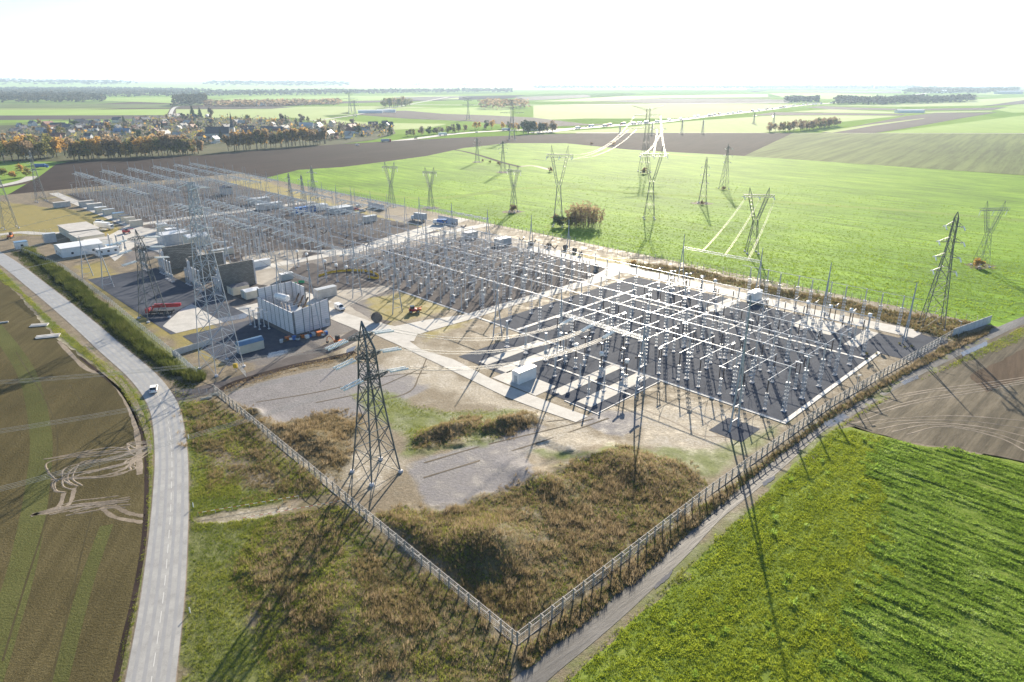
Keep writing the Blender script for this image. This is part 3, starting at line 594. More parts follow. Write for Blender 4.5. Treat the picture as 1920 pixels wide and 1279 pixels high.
# ------------------------------------------------------------------ lattice pylons
def lattice_face(mb, A0, A1, B0, B1, r, n=1):
    """X bracing between two legs (A, B) from bottom (0) to top (1), split in n panels, with a horizontal at the foot of each"""
    A0, A1, B0, B1 = map(Vector, (A0, A1, B0, B1))
    for k in range(n):
        a0 = A0.lerp(A1, k/n); a1 = A0.lerp(A1, (k+1)/n); b0 = B0.lerp(B1, k/n); b1 = B0.lerp(B1, (k+1)/n)
        mb.bar(a0, b1, r); mb.bar(b0, a1, r); mb.bar(a1, b1, r)
def body(root, levels, leg_r, br_r, m):
    """levels: (z, half x, half y); four leg parts and one bracing part"""
    for sx, sy in ((-1, -1), (1, -1), (1, 1), (-1, 1)):
        mb = MB()
        for (z0, x0, y0), (z1, x1, y1) in zip(levels[:-1], levels[1:]): mb.bar((sx*x0, sy*y0, z0), (sx*x1, sy*y1, z1), leg_r)
        mb.obj('leg', m, root)
    mb = MB(); cs = [(-1, -1), (1, -1), (1, 1), (-1, 1)]
    for (z0, x0, y0), (z1, x1, y1) in zip(levels[:-1], levels[1:]):
        for k in range(4):
            (ax, ay), (bx, by) = cs[k], cs[(k+1) % 4]
            lattice_face(mb, (ax*x0, ay*y0, z0), (ax*x1, ay*y1, z1), (bx*x0, by*y0, z0), (bx*x1, by*y1, z1), br_r)
    return mb.obj('bracing', m, root)
def boom(mb, p, q, w0, w1, h0, h1, r, n=5):
    """four-chord lattice boom from p to q (any direction), width w, depth h"""
    p, q = Vector(p), Vector(q); d = (q-p).normalized(); s = d.cross(Vector((0, 0, 1)))
    s = Vector((1, 0, 0)) if s.length < 1e-3 else s.normalized(); t = s.cross(d)
    def ring(k):
        f = k/n; c = p.lerp(q, f); w = w0+(w1-w0)*f; h = h0+(h1-h0)*f
        return [c+s*(w/2*a)+t*(h/2*b) for a, b in ((-1, -1), (1, -1), (1, 1), (-1, 1))]
    R = [ring(k) for k in range(n+1)]
    for k in range(n):
        for j in range(4):
            mb.bar(R[k][j], R[k+1][j], r); mb.bar(R[k][j], R[k+1][(j+1) % 4], r*.7); mb.bar(R[k+1][j], R[k+1][(j+1) % 4], r*.7)
def discs(mb, p, q, r=.16, n=14):
    p, q = Vector(p), Vector(q); L = (q-p).length; prof = []
    for k in range(n): prof += [(r*.35, L*(k+.05)/n), (r, L*(k+.35)/n), (r, L*(k+.55)/n), (r*.35, L*(k+.9)/n)]
    mb.lathe(prof, 7, p, q-p)
def footings(root, x, y, r=.55, h=.5):
    for sx, sy in ((-1, -1), (1, -1), (1, 1), (-1, 1)):
        mb = MB(); mb.lathe([(r, -.5), (r, h*.7), (r*.8, h)], 10, (sx*x, sy*y, 0)); mb.obj('footing', M['wconc'], root)
def strings(root, ends, r=.15, m='glass'):
    for p, q in ends:
        mb = MB(); discs(mb, p, q, r); mb.obj('insulator_string', M[m], root)
def py_cat(root, h, m, k=1.0, r=.11, vstr=True):
    """cat-head pylon: waist, splayed window arms, bridge beam and two peaks"""
    w = .20*h*k; zw = .52*h; zb = .86*h; bw = .085*h*k
    body(root, [(0, bw, bw), (.2*h, bw*.74, bw*.74), (.38*h, bw*.5, bw*.5), (zw, bw*.36, bw*.33)], r, r*.55, m); footings(root, bw, bw)
    for s in (-1, 1):
        mb = MB(); boom(mb, (s*bw*.33, 0, zw), (s*w*.62, 0, zb), 1.2, 1.2, 1.1, 1.3, r*.7, 6); mb.bar((s*bw*.1, 0, zw+.02*h), (s*w*.30, 0, zw+.16*h), r*.6)
        mb.bar((-s*bw*.30, 0, zw), (s*w*.35, 0, zw+.12*h), r*.6); mb.obj('arm', m, root)
        mb = MB()
        for a, b in ((-.5, -.5), (.5, -.5), (.5, .5), (-.5, .5)): mb.bar((s*w*.62+a*1.3, b*1.3, zb+.02*h), (s*w*.72, 0, h), r*.65)
        mb.obj('peak', m, root)
    mb = MB(); boom(mb, (-w*1.15, 0, zb+.015*h), (w*1.15, 0, zb+.015*h), 1.3, 1.3, .035*h, .035*h, r*.7, 12); mb.obj('crossarm', m, root)
    L = .085*h
    if vstr: strings(root, [((x, 0, zb), (x, .02*h, zb-L)) for x in (-w*1.08, 0, w*1.08)])
    else: strings(root, [((x, s*.8, zb), (x, s*(L+.8), zb-L*.25)) for x in (-w*1.08, 0, w*1.08) for s in (-1, 1)], .2)
def py_double(root, h, m, arms=((.55, .10), (.70, .13), (.85, .10)), base=.085, r=.10, top=.014, ns=1):
    """narrow tapering pylon with pairs of short crossarms on both sides"""
    b = base*h; t = top*h; lv = [(0, b, b)]
    for f in (.16, .3, .42, .53, .63, .72, .8, .88, .95): lv.append((f*h, b+(t-b)*min(1, f*1.25 if f < .7 else .88+.12*(f-.7)/.25), b+(t-b)*min(1, f*1.25 if f < .7 else .88+.12*(f-.7)/.25)))
    body(root, lv, r, r*.55, m); footings(root, b, b, .45)
    mb = MB(); z0 = .95*h; x0 = lv[-1][1]
    for a, c in ((-1, -1), (1, -1), (1, 1), (-1, 1)): mb.bar((a*x0, c*x0, z0), (0, 0, h), r*.7)
    mb.obj('peak', m, root); ends = []
    for z, w in arms:
        for s in (-1, 1):
            mb = MB(); x = s*t; e = (s*w*h, 0, z*h)
            for yy in (-t, t): mb.bar((x, yy, z*h), e, r*.7); mb.bar((x, yy, z*h+.04*h), e, r*.6); mb.bar((x*2.5, yy*.8, z*h+.005*h), (x*2.5, -yy*.8, z*h+.025*h), r*.5)
            mb.obj('crossarm', m, root); L = .06*h
            for q in (-1, 1)[:ns]: ends.append(((e[0], .3*q, e[2]), (e[0], q*(L+.3), e[2]-.02*h)))
    strings(root, ends, .2)
def py_horn(root, h, m, r=.13):
    """tall double-circuit tower: twin shafts above the waist, horn-like earth arms and wide crossarms"""
    b = .08*h; body(root, [(0, b, b), (.15*h, b*.8, b*.8), (.3*h, b*.6, b*.6), (.45*h, b*.46, b*.46), (.58*h, b*.36, b*.36), (.7*h, b*.34, b*.3), (.8*h, b*.33, b*.28), (.9*h, b*.33, b*.25), (.96*h, b*.32, b*.22)], r, r*.5, m)
    footings(root, b, b, .8); ends = []
    for z, w in ((.66, .30), (.86, .21)):
        for s in (-1, 1):
            mb = MB(); boom(mb, (s*b*.3, 0, z*h), (s*w*h, 0, z*h), b*.5, .3, .04*h, .2, r*.5, 7); mb.obj('crossarm', m, root)
            for f in ((1.0, .55) if z < .7 else (1.0,)): ends.append(((s*w*h*f, 0, z*h-.2), (s*w*h*f, 2.6, z*h-1.0)))
    for s in (-1, 1):
        mb = MB(); boom(mb, (s*b*.3, 0, .94*h), (s*.26*h, 0, 1.0*h), b*.4, .2, .03*h, .2, r*.5, 6); mb.obj('earth_wire_horn', m, root)
    strings(root, ends, .3)
def py_strain(root, h, m, r=.2):
    """heavy terminal pylon: broad legs, flat lattice body, stepped short arms and an off-centre peak"""
    b = 3.5; lv = [(0, b, b), (h*.17, b*.82, b*.82), (h*.33, b*.66, b*.66), (h*.48, b*.53, b*.53), (h*.6, b*.48, b*.40), (h*.68, b*.47, b*.34), (h*.76, b*.46, b*.30), (h*.84, b*.42, b*.26)]
    body(root, lv, r, r*.42, m); footings(root, b, b, .52, .5)
    mb = MB()
    for a, c in ((-1, -1), (1, -1), (1, 1), (-1, 1)):
        mb.bar((a*b*.42, c*b*.26, h*.84), (-1.0, 0, h), r*.8); mb.bar((a*b*.42, c*b*.26, h*.92), (-a*b*.3, c*b*.26, h*.84), r*.4)
    mb.obj('peak', m, root)
    ends = []
    for k, (z, x, L) in enumerate(((.69, 2.4, 4.4), (.80, 0.4, 4.4), (.90, -1.8, 4.4))):
        mb = MB()
        for s in (-1, 1):
            boom(mb, (x, 0, z*h), (x, s*2.6, z*h), 1.6, .5, 1.1, .4, r*.45, 3)
        mb.obj('crossarm', m, root)
        for s in (-1, 1):
            for d in (-.5, .5): ends.append(((x+d, s*3.0, z*h-.1), (x+d, s*(3.0+L), z*h-.7)))
    strings(root, ends, .27)
def py_mast(root, h, m, r=.12):
    """tall slender straight-tapered mast with a small cross head"""
    b = 4.2; lv = [(0, b, b)]
    for f in (.1, .2, .3, .4, .5, .59, .67, .74, .8, .86, .91, .95, 1.0): lv.append((f*h, b*(1-f*.86), b*(1-f*.86)))
    body(root, lv, r, r*.55, m); footings(root, b, b, .5)
    for z in (.78, .88, .98):
        for s in (-1, 1):
            mb = MB(); boom(mb, (s*.5, 0, z*h), (s*3.0, 0, z*h), .9, .25, .9, .2, r*.45, 4); mb.obj('crossarm', m, root)
            strings(root, [((s*3.0, .2*q, z*h), (s*3.0, 2.4*q, z*h-.4)) for q in (-1, 1)], .13)
PG = 'lattice pylons'
def pylon(px, py, h, kind, label, m='dsteel', rz=None, **kw):
    x, y = G(px, py); o = thing('lattice_pylon', label, 'pylon', (x, y, 0), AU if rz is None else rz)
    if py < 520 and px > 700 and h < 50: sheet('bare_patch', [(x+(3+.12*h)*math.cos(t_)*random.uniform(.7, 1.25), y+(3+.12*h)*math.sin(t_)*random.uniform(.7, 1.25)) for t_ in np.arange(0, 6.2, .4)], -.03, M['rut2'] if h < 30 else FM['olive2'], world_pts=True)
    {'cat': py_cat, 'double': py_double, 'horn': py_horn, 'strain': py_strain, 'mast': py_mast}[kind](o, h, M[m], **kw); return o
D2 = ((.62, .12), (.75, .15), (.88, .11))
pA = pylon(706, 885, 32.5, 'strain', 'dark heavy terminal pylon on white round footings nearest the bare fence corner', 'dsteel')
pB = pylon(416, 690, 51, 'mast', 'tallest pale galvanised lattice pylon beside the curved-roof cabin', 'steel', rz=AU+.15)
pC = pylon(289, 596, 30, 'strain', 'broad dark lattice pylon standing over the red crane boom', 'dsteel', rz=AU+.1, r=.13)
pylon(20, 428, 38, 'double', 'blue-grey pylon cut by the photo\'s left edge on dry grass', 'msteel', arms=D2)
pylon(78, 378, 33, 'double', 'blue-grey pylon on dry grass in front of the ploughed field\'s left end', 'msteel', arms=D2)
pylon(548, 393, 22.5, 'double', 'small pylon at the yard\'s far edge, leftmost of a close trio', 'msteel', arms=((.5, .09), (.68, .09), (.86, .09)), ns=1)
pylon(571, 391, 21, 'double', 'small pylon at the yard\'s far edge, middle of a close trio', 'msteel', arms=((.5, .09), (.68, .09), (.86, .09)), ns=1)
pylon(592, 399, 28, 'double', 'small pylon at the yard\'s far edge, tallest and rightmost of a close trio', 'msteel', arms=((.5, .09), (.68, .09), (.86, .09)), ns=2)
pylon(735, 388, 28, 'cat', 'cat-head pylon just outside the far fence, left of its near twin', 'msteel', rz=-.25, k=.8)
pylon(808, 390, 25, 'cat', 'cat-head pylon just outside the far fence, right of its near twin', 'msteel', rz=-.25, k=.8)
pylon(963, 397, 28, 'cat', 'cat-head pylon with a brown bush round its base in the green field', 'msteel', rz=-.6, k=.8)
pylon(1046, 424, 43, 'cat', 'large cat-head pylon rising beside the big leafless shrub', 'msteel', rz=-.15, k=.72, vstr=False)
pylon(943, 323, 27, 'double', 'narrow pylon at the tip of the brown ditch in the green field', 'msteel', arms=D2, rz=.3)
pylon(895, 304, 24, 'double', 'faint narrow pylon at the ploughed field\'s lower edge', 'msteel', arms=D2, rz=.3)
pF = pylon(1208, 322, 55, 'horn', 'tallest double pylon with horned top standing in front of the motorway', 'dsteel', rz=0.1)
pG = pylon(1217, 410, 41, 'cat', 'bright cat-head pylon overlapping the horned double pylon', 'dsteel', rz=-.08, k=.85, vstr=False)
pylon(1317, 381, 29.5, 'double', 'narrow armless-looking pylon with small bush at its base in the green field', 'dsteel', arms=((.45, .09), (.62, .09), (.78, .09)), rz=-.4, ns=1)
pylon(1357, 354, 32, 'double', 'narrow pylon with brown patch at its base before the olive field', 'dsteel', arms=((.6, .08), (.75, .1), (.9, .08)), rz=.2)
pE = pylon(1409, 474, 30, 'cat', 'cat-head pylon whose three line pairs drop to the yard gantry', 'dsteel', rz=-.1, k=1.0, r=.13, vstr=False)
pylon(1746, 613, 37.5, 'double', 'dark many-armed pylon at the fence near the farm track', 'dsteel', arms=((.5, .085), (.62, .09), (.75, .09), (.88, .065)), rz=-.35, r=.12, ns=2)
pylon(1838, 499, 28, 'cat', 'faint cat-head pylon with an orange bush at its foot', 'msteel', rz=.1, k=1.0, r=.08)
for px, py, h, lb in ((657, 212, 52, 'behind the village\'s right end'), (666, 219, 36, 'half hidden close before a larger one beyond the village'), (878, 224, 43, 'standing alone at the left end of the far copse'), (960, 262, 53, 'beside the trees where the village road meets the motorway')):
    pylon(px, py, h, 'horn', 'distant grey double pylon '+lb, 'msteel', r=.3 if py < 230 else .22, rz=.1)
for px, py, h, lb in ((1317, 250, 20, 'below the motorway traffic, left of two others'), (1413, 232, 20, 'under the motorway traffic, middle of three'), (1450, 232, 20, 'just left of the long hedge wood'), (1278, 250, 20, 'nearest the horned pylon, under the motorway'), (1162, 252, 17, 'carrying white strings before the motorway, left'), (1222, 252, 17, 'hidden by the horned pylon')):
    pylon(px, py, h, 'double', 'tiny far pylon '+lb, 'msteel', arms=D2, r=.16)

# ------------------------------------------------------------------ conductors
def catenary(p, q, sag, n=14):
    p, q = Vector(p), Vector(q)
    return [p.lerp(q, k/n)-Vector((0, 0, 4*sag*(k/n)*(1-k/n))) for k in range(n+1)]
def conductor(label, p, q, sag, nw=2, gap=.5, r=.045, group=None):
    p, q = Vector(p), Vector(q); d = (q-p); s = Vector((-d.y, d.x, 0)).normalized(); mb = MB()
    offs = {1: [(0, 0)], 2: [(-.5, 0), (.5, 0)], 3: [(-.5, 0), (.5, 0), (0, .8)], 4: [(-.5, -.5), (.5, -.5), (.5, .5), (-.5, .5)]}[nw]
    for a, b in offs:
        mb.tube([c+s*(a*gap)+Vector((0, 0, b*gap)) for c in catenary(p, q, sag)], r, 4)
    if nw > 1:
        Q = catenary(p, q, sag, 6)
        for c in Q[1:-1]: mb.bar(c-s*gap*.5, c+s*gap*.5, r*.8)
    return tag(mb.obj('power_conductor', M['cable']), label, 'power cable', group)
def onp(p, x, y, z):
    a = p.rotation_euler.z; return (p.location.x+math.cos(a)*x-math.sin(a)*y, p.location.y+math.sin(a)*x+math.cos(a)*y, z)
GB_Z = 15.6
for k, (zz, xx, uu) in enumerate(((.69, 2.4, 71.5), (.80, .4, 64.5), (.90, -1.8, 57.5))):
    w = ('lowest', 'middle', 'highest')[k]
    conductor(f'four-wire line from the dark terminal pylon to the yard beam, {w} of three', onp(pA, xx, 7.4, zz*32.5-.7), W(uu, 24.6, GB_Z-1.2), 3.2, 4, .55, .035, 'lines from terminal pylon to the yard')
    conductor(f'long four-wire line sweeping left over road and field from the terminal pylon, {w} of three', onp(pA, xx, -7.4, zz*32.5-.7), (-150-14*k, 40+30*k, 22+3*k), 3.5, 4, .5, .02, 'lines leaving left over the road')
for k, s in enumerate((-1, 0, 1)):
    w = ('left', 'middle', 'right')[k]
    a = onp(pE, s*6.5, -2.6, 25.2); b = W(37+9.5*k, 127.6, 13.2)
    conductor(f'bright twin line dropping from cat-head pylon to the back gantry, {w} of three', a, b, 1.2, 2, .5, .04, 'line pairs down to the back gantry')
    conductor(f'twin line from the bright cat-head pylon up to the horned one, {w} of three', onp(pG, s*7.4, 3, 35), onp(pF, (14, 9, 11)[k]*1.0, 0, (36, 36, 47)[k]), 4.0, 2, .8, .035, 'lines joining the two overlapping pylons')
for k, (xx, zz) in enumerate(((-16, 36), (-9, 36), (-11.5, 47))):
    conductor(f'thin far line sagging left from the horned pylon, {("lowest outer", "lowest inner", "upper")[k]} one', onp(pF, xx, 0, zz), (25+k*9-14, 373+k, 36+k), 9, 2, .8, .035, 'lines sagging left from the horned pylon')
for k in range(3):
    conductor(f'twin line from tallest mast pylon out over the left field, {ORD[k]} from its top', onp(pB, -3.0, -2.4, (.98, .88, .78)[k]*51), (-210, 95+12*k, 40-5*k), 6, 2, .5, .02, 'lines leaving the mast pylon')
    conductor(f'twin line from the mast pylon down to the transformer gantry, {ORD[k]} from its top', onp(pB, 3.0, 2.4, (.98, .88, .78)[k]*51), W(-26+4*k, -9, 17), 2.5, 2, .5, .03, 'lines from mast pylon to transformers')
    conductor(f'twin line from red-crane pylon to transformer gantries, {ORD[k]} from left', onp(pC, (-4, 0, 4)[k], 3, 23.8), W(-92+7*k, -2, 17), 2, 2, .5, .03, 'lines from the crane pylon')

# ------------------------------------------------------------------ fences
def fence_run(name, label, P, spacing, hgt, kind):
    """P: ground points; posts are parts, wire and rails one part each"""
    L = [np.array(p, float) for p in P]; o = thing(name, label, 'fence', (*L[0], 0)); o0 = L[0]
    seg = [np.hypot(*(b-a)) for a, b in zip(L[:-1], L[1:])]; tot = sum(seg); cum = np.concatenate([[0], np.cumsum(seg)])
    X = [p[0] for p in L]; Y = [p[1] for p in L]
    at = lambda s: np.array([np.interp(s, cum, X), np.interp(s, cum, Y)])
    d0 = L[-1]-L[0]; ang = math.atan2(d0[1], d0[0])
    mb = MB()
    if kind == 'conc':
        mb.box(-.09, .09, -.10, .10, -.4, hgt); mb.box(-.08, .08, -.55, .1, hgt, hgt+.08); pm = mb.mesh('post', M['fconc'])
    elif kind == 'wire':
        mb.box(-.06, .06, -.06, .06, -.4, hgt); mb.box(-.05, .05, -.35, .05, hgt, hgt+.07); pm = mb.mesh('post', M['conc'])
    else:
        mb.box(-.04, .04, -.04, .04, -.3, hgt); pm = mb.mesh('post', M['steel'])
    n = int(tot/spacing); step = max(1, math.ceil(n/98)); rest = MB()
    for k in range(n+1):
        q = at(k*spacing)-o0
        if k % step == 0: part('post', pm, o, (*q, 0), ang)
        else: rest.box(-.06, .06, -.06, .06, -.4, hgt, 0, Matrix.Translation((*q, 0)) @ Matrix.Rotation(ang, 4, 'Z'))
    if rest.f: rest.obj('post', M['conc'], o)['kind'] = 'stuff'
    N = int(tot/ (spacing if kind != 'bar' else 1.2)); pts = [at(tot*k/N)-o0 for k in range(N+1)]
    if kind == 'conc':
        mb = MB()
        for z, t in ((.02, .12), (hgt*.97, .07), (hgt*.62, .05)):
          mb = MB()
          for a, b in zip(pts[:-1], pts[1:]):
                d = (b-a)/np.hypot(*(b-a)); nn = np.array([-d[1], d[0]])*.06
                mb.prism([tuple(a-nn), tuple(b-nn), tuple(b+nn), tuple(a+nn)], z, z+t)
          mb.obj('rail', M['fconc'], o)
    mb = MB(); rw = .012 if kind == 'conc' else .016
    Hs = np.linspace(.15, hgt-.05, 7)
    for a, b in zip(pts[:-1], pts[1:]):
        for z in Hs: mb.bar((*a, z), (*b, z), rw, n=3)
    vsn = int(tot/(.45 if kind == 'conc' else .8))
    for k in range(vsn):
        q = at(tot*k/vsn)-o0; mb.bar((*q, .1), (*q, hgt), rw*.9, n=3)
    mb.obj('wire_mesh', M['steel'], o); return o
def panel_run(name, label, P, hgt, m, th=.12, cat='wall', step=2.5):
    L = [np.array(p, float) for p in P]; o = thing(name, label, cat, (*L[0], 0)); mb = MB(); mp = MB()
    for a, b in zip(L[:-1], L[1:]):
        d = (b-a); ln = np.hypot(*d); d /= ln; nn = np.array([-d[1], d[0]])*th/2; k = max(1, int(ln/step))
        for j in range(k):
            p = a+d*(ln*j/k+.06)-L[0]; q = a+d*(ln*(j+1)/k-.06)-L[0]; mb.prism([tuple(p-nn), tuple(q-nn), tuple(q+nn), tuple(p+nn)], 0, hgt)
        for j in range(k+1):
            p = a+d*(ln*j/k)-L[0]; e = d*.055; n2 = nn*1.6; mp.prism([tuple(p-n2-e), tuple(p-n2+e), tuple(p+n2+e), tuple(p+n2-e)], 0, hgt+.1)
    mb.obj('panel', M[m], o); mp.obj('post', M['conc'], o); return o
FP = lambda *px: [G(*p) for p in px]
fence_run('concrete_fence', 'pale concrete post fence running down the left of the bare plot to the corner', FP((403,738),(968,1211)), 2.45, 2.5, 'conc')
fence_run('concrete_fence', 'long pale concrete post fence beside the farm track on the right', FP((970,1211),(1320,937),(1560,762),(1785,632)), 2.45, 2.5, 'conc')
panel_run('panel_fence', 'solid pale panel fence at the far end beside the farm track', FP((1785,632),(1856,606)), 2.7, 'wconc')
fence_run('wire_fence', 'tall wire mesh fence between the yard\'s back edge and the green field', FP((478,331),(640,364),(850,410),(1090,458),(1190,481),(1560,556),(1830,607)), 3.0, 2.8, 'wire')
fence_run('wire_fence', 'wire mesh fence along the dark ploughed field', FP((60,371),(250,356),(478,331)), 2.6, 3.2, 'wire')
fence_run('wire_fence', 'wire mesh fence on concrete posts along the hedge by the road', FP((36,470),(120,505),(210,572),(310,655),(372,706)), 2.5, 2.2, 'wire')
fence_run('wire_fence', 'low wire fence across the dry grass at far left', FP((-20,446),(40,443),(100,437)), 2.5, 2.4, 'wire')
for a, b, l in (((330,668),(368,702), 'open steel mesh gate leaf at the yard entrance, nearer the road'), ((442,684),(462,708), 'steel mesh gate leaf beside the yellow box at the entrance')):
    fence_run('mesh_gate', l, FP(a, b), 1.2, 2.0, 'bar')['category'] = 'gate'
fence_run('site_barrier', 'thin steel railing from the concrete fence end towards the road', FP((330,738),(403,738)), 2.0, 1.4, 'bar')
for px, py, lb in ((692, 388, 'left'), (822, 414, 'right')):
    u, v = UV(px, py)
    panel_run('screen_wall', f'short white panel screen standing in the back fence, {lb} one of two', [W(u, v)[:2], W(u+17, v)[:2]], 3.2, 'wconc')
panel_run('retaining_wall', 'low dark concrete wall behind the tallest mast pylon', FP((325,668),(398,645)), 1.8, 'conc')
# ------------------------------------------------------------------ switchyard equipment: one of each kind, then copies
def insul(mb, z0, z1, r=.17, n=9, at=(0, 0), core=.6):
    prof = []; L = z1-z0
    for k in range(n): prof += [(r*core, z0+L*k/n), (r, z0+L*(k+.3)/n), (r*.9, z0+L*(k+.5)/n), (r*core, z0+L*(k+.75)/n)]
    prof.append((r*core, z1)); mb.lathe(prof, 7, (*at, 0))
def lattice_ped(mb, h, w, rung=.5, r=.05):
    for a, b in ((-1, -1), (1, -1), (1, 1), (-1, 1)): mb.bar((a*w/2, b*w/2, .1), (a*w/2, b*w/2, h), r)
    k = 0; z = .35
    while z < h-.1:
        for a, b, c, d in ((-1, -1, 1, -1), (1, -1, 1, 1), (1, 1, -1, 1), (-1, 1, -1, -1)):
            mb.box(min(a, c)*w/2-.04, max(a, c)*w/2+.04, min(b, d)*w/2-.04, max(b, d)*w/2+.04, z, z+.11) if k % 2 == 0 else mb.bar((a*w/2, b*w/2, z-rung), (c*w/2, d*w/2, z), r*.7)
        z += rung; k += 1
    mb.box(-w*.62, w*.62, -w*.62, w*.62, h, h+.08)
def foot(mb, w): mb.box(-w, w, -w, w, -.2, .18)
PROTO = {}
def proto(key, name, cat, label):
    o = thing(name, label, cat, (0, 0, 0)); PROTO[key] = [o, False]; return o
def place(key, u, v, label, group, rz=0.0, z=.05, s=None):
    o, used = PROTO[key]
    if not used:
        PROTO[key][1] = True; o.location = W(u, v, z); o.rotation_euler = (0, 0, AU+rz); o['label'] = label; o['group'] = group
        if s: o.scale = (s,)*3
        return o
    return dup(o, W(u, v, z), AU+rz, label, group, s)
o = proto('tall', 'busbar_support', 'busbar support', 'x')
mb = MB(); foot(mb, .55); mb.obj('footing', M['wconc'], o); mb = MB(); lattice_ped(mb, 7.6, .75); mb.obj('pedestal', M['steel'], o)
mb = MB(); insul(mb, 7.7, 11.3, .23, 12); mb.obj('insulator', M['gporc'], o); mb = MB(); mb.lathe([(.16, 11.3), (.2, 11.4), (.2, 11.62), (.1, 11.7)], 8); mb.obj('clamp', M['alu'], o)
o = proto('mid', 'insulator_post', 'insulator post', 'x')
mb = MB(); foot(mb, .4); mb.obj('footing', M['wconc'], o); mb = MB(); lattice_ped(mb, 4.3, .5, .5, .04); mb.obj('pedestal', M['steel'], o)
mb = MB(); insul(mb, 4.4, 7.7, .2, 11); mb.obj('insulator', M['porc'], o); mb = MB(); mb.lathe([(.15, 7.7), (.17, 7.75), (.17, 7.98), (.06, 8.05)], 8); mb.obj('clamp', M['alu'], o)
o = proto('old', 'slim_insulator_post', 'insulator post', 'x')
mb = MB(); foot(mb, .3); mb.obj('footing', M['conc'], o); mb = MB(); mb.lathe([(.13, 0), (.11, 3.4), (.2, 3.45), (.2, 3.5)], 8); mb.obj('pedestal', M['lsteel'], o)
mb = MB(); insul(mb, 3.5, 6.9, .2, 11); mb.obj('insulator', M['gporc'], o); mb = MB(); mb.lathe([(.15, 6.9), (.22, 7.0), (.22, 7.1), (.05, 7.2)], 8); mb.obj('cap', M['alu'], o)
o = proto('tbrk', 'circuit_breaker', 'circuit breaker', 'x')
mb = MB(); foot(mb, .5); mb.obj('footing', M['wconc'], o); mb = MB(); lattice_ped(mb, 3.0, .5); mb.obj('pedestal', M['steel'], o); mb = MB(); mb.box(-.4, .4, -.3, .3, 1.0, 1.9); mb.obj('control_cabinet', M['gbox'], o)
mb = MB(); insul(mb, 3.1, 8.3, .17, 15); mb.obj('column', M['porc'], o); mb = MB(); mb.box(-.25, .25, -.25, .25, 8.3, 8.75); mb.obj('head', M['alu'], o)
for s in (-1, 1):
    mb = MB(); mb.lathe([(.24, .2), (.24, 2.0), (.18, 2.05)], 8, (0, 0, 8.55), (0, s, .12)); mb.obj('chamber', M['porc'], o)
o = proto('vbrk', 'circuit_breaker', 'circuit breaker', 'x')
mb = MB(); foot(mb, .4); mb.obj('footing', M['conc'], o); mb = MB(); mb.lathe([(.16, 0), (.14, 2.6), (.2, 2.7)], 8); mb.obj('pedestal', M['steel'], o); mb = MB(); mb.box(-.5, .5, -.4, .4, .6, 1.6); mb.obj('control_cabinet', M['gbox'], o)
mb = MB(); insul(mb, 2.7, 6.2, .17, 11); mb.obj('column', M['gporc'], o); mb = MB(); mb.box(-.22, .22, -.22, .22, 6.2, 6.6); mb.obj('head', M['alu'], o)
for s in (-1, 1):
    mb = MB(); mb.lathe([(.22, .1), (.25, 2.1), (.15, 2.2)], 8, (0, 0, 6.5), (0, s, .75)); mb.obj('chamber', M['porc'], o)
o = proto('ct', 'current_transformer', 'current transformer', 'x')
mb = MB(); foot(mb, .5); mb.obj('footing', M['wconc'], o); mb = MB(); lattice_ped(mb, 2.4, .55); mb.obj('pedestal', M['steel'], o); mb = MB(); mb.box(-.35, .35, -.35, .35, 2.48, 3.0); mb.obj('terminal_box', M['gbox'], o)
mb = MB(); insul(mb, 3.0, 6.2, .22, 12); mb.obj('insulator', M['porc'], o); mb = MB(); mb.lathe([(.2, 6.2), (.55, 6.35), (.6, 6.9), (.45, 7.05), (.62, 7.1), (.55, 7.25), (.1, 7.35)], 12); mb.obj('head', M['white'], o)
o = proto('cvt', 'voltage_transformer', 'voltage transformer', 'x')
mb = MB(); foot(mb, .6); mb.obj('footing', M['wconc'], o); mb = MB(); lattice_ped(mb, 2.0, .7); mb.obj('pedestal', M['steel'], o); mb = MB(); mb.lathe([(.5, 2.1), (.55, 2.2), (.55, 2.9), (.3, 3.0)], 10); mb.obj('tank', M['gbox'], o)
mb = MB(); insul(mb, 3.0, 7.9, .36, 16, core=.82); mb.obj('insulator', M['gporc'], o); mb = MB(); mb.lathe([(.25, 7.9), (.3, 8.0), (.12, 8.3), (.35, 8.32), (.35, 8.38)], 10); mb.obj('cap', M['alu'], o)
o = proto('arr', 'surge_arrester', 'surge arrester', 'x')
mb = MB(); foot(mb, .45); mb.obj('footing', M['wconc'], o); mb = MB(); lattice_ped(mb, 2.2, .4); mb.obj('pedestal', M['steel'], o); mb = MB(); insul(mb, 2.3, 5.6, .24, 12, core=.75); mb.obj('insulator', M['gporc'], o)
mb = MB(); mb.lathe([(.2, 5.6), (.26, 5.7), (.26, 5.8), (.05, 5.95)], 8); mb.obj('cap', M['alu'], o)
o = proto('small', 'short_switch_post', 'switch post', 'x')
mb = MB(); foot(mb, .25); mb.lathe([(.11, 0), (.09, 2.2), (.16, 2.25)], 6); mb.obj('pedestal', M['lsteel'], o); mb = MB(); insul(mb, 2.25, 4.5, .17, 8); mb.obj('insulator', M['gporc'], o); mb = MB(); mb.box(-.09, .09, -.7, .7, 4.5, 4.66); mb.obj('blade', M['alu'], o)
o = proto('disc', 'pantograph_switch', 'switch', 'x')
mb = MB(); foot(mb, .45); mb.obj('footing', M['wconc'], o); mb = MB(); lattice_ped(mb, 4.3, .5); mb.obj('pedestal', M['steel'], o)
for y in (-.55, .55):
    mb = MB(); insul(mb, 4.4, 7.4, .16, 10, (0, y)); mb.obj('insulator', M['porc'], o)
mb = MB(); mb.box(-.15, .15, -.9, .9, 7.4, 7.62); mb.bar((0, -.4, 7.6), (0, .7, 9.1), .05); mb.bar((0, .7, 9.1), (0, 0, 10.6), .05); mb.obj('arm', M['alu'], o)

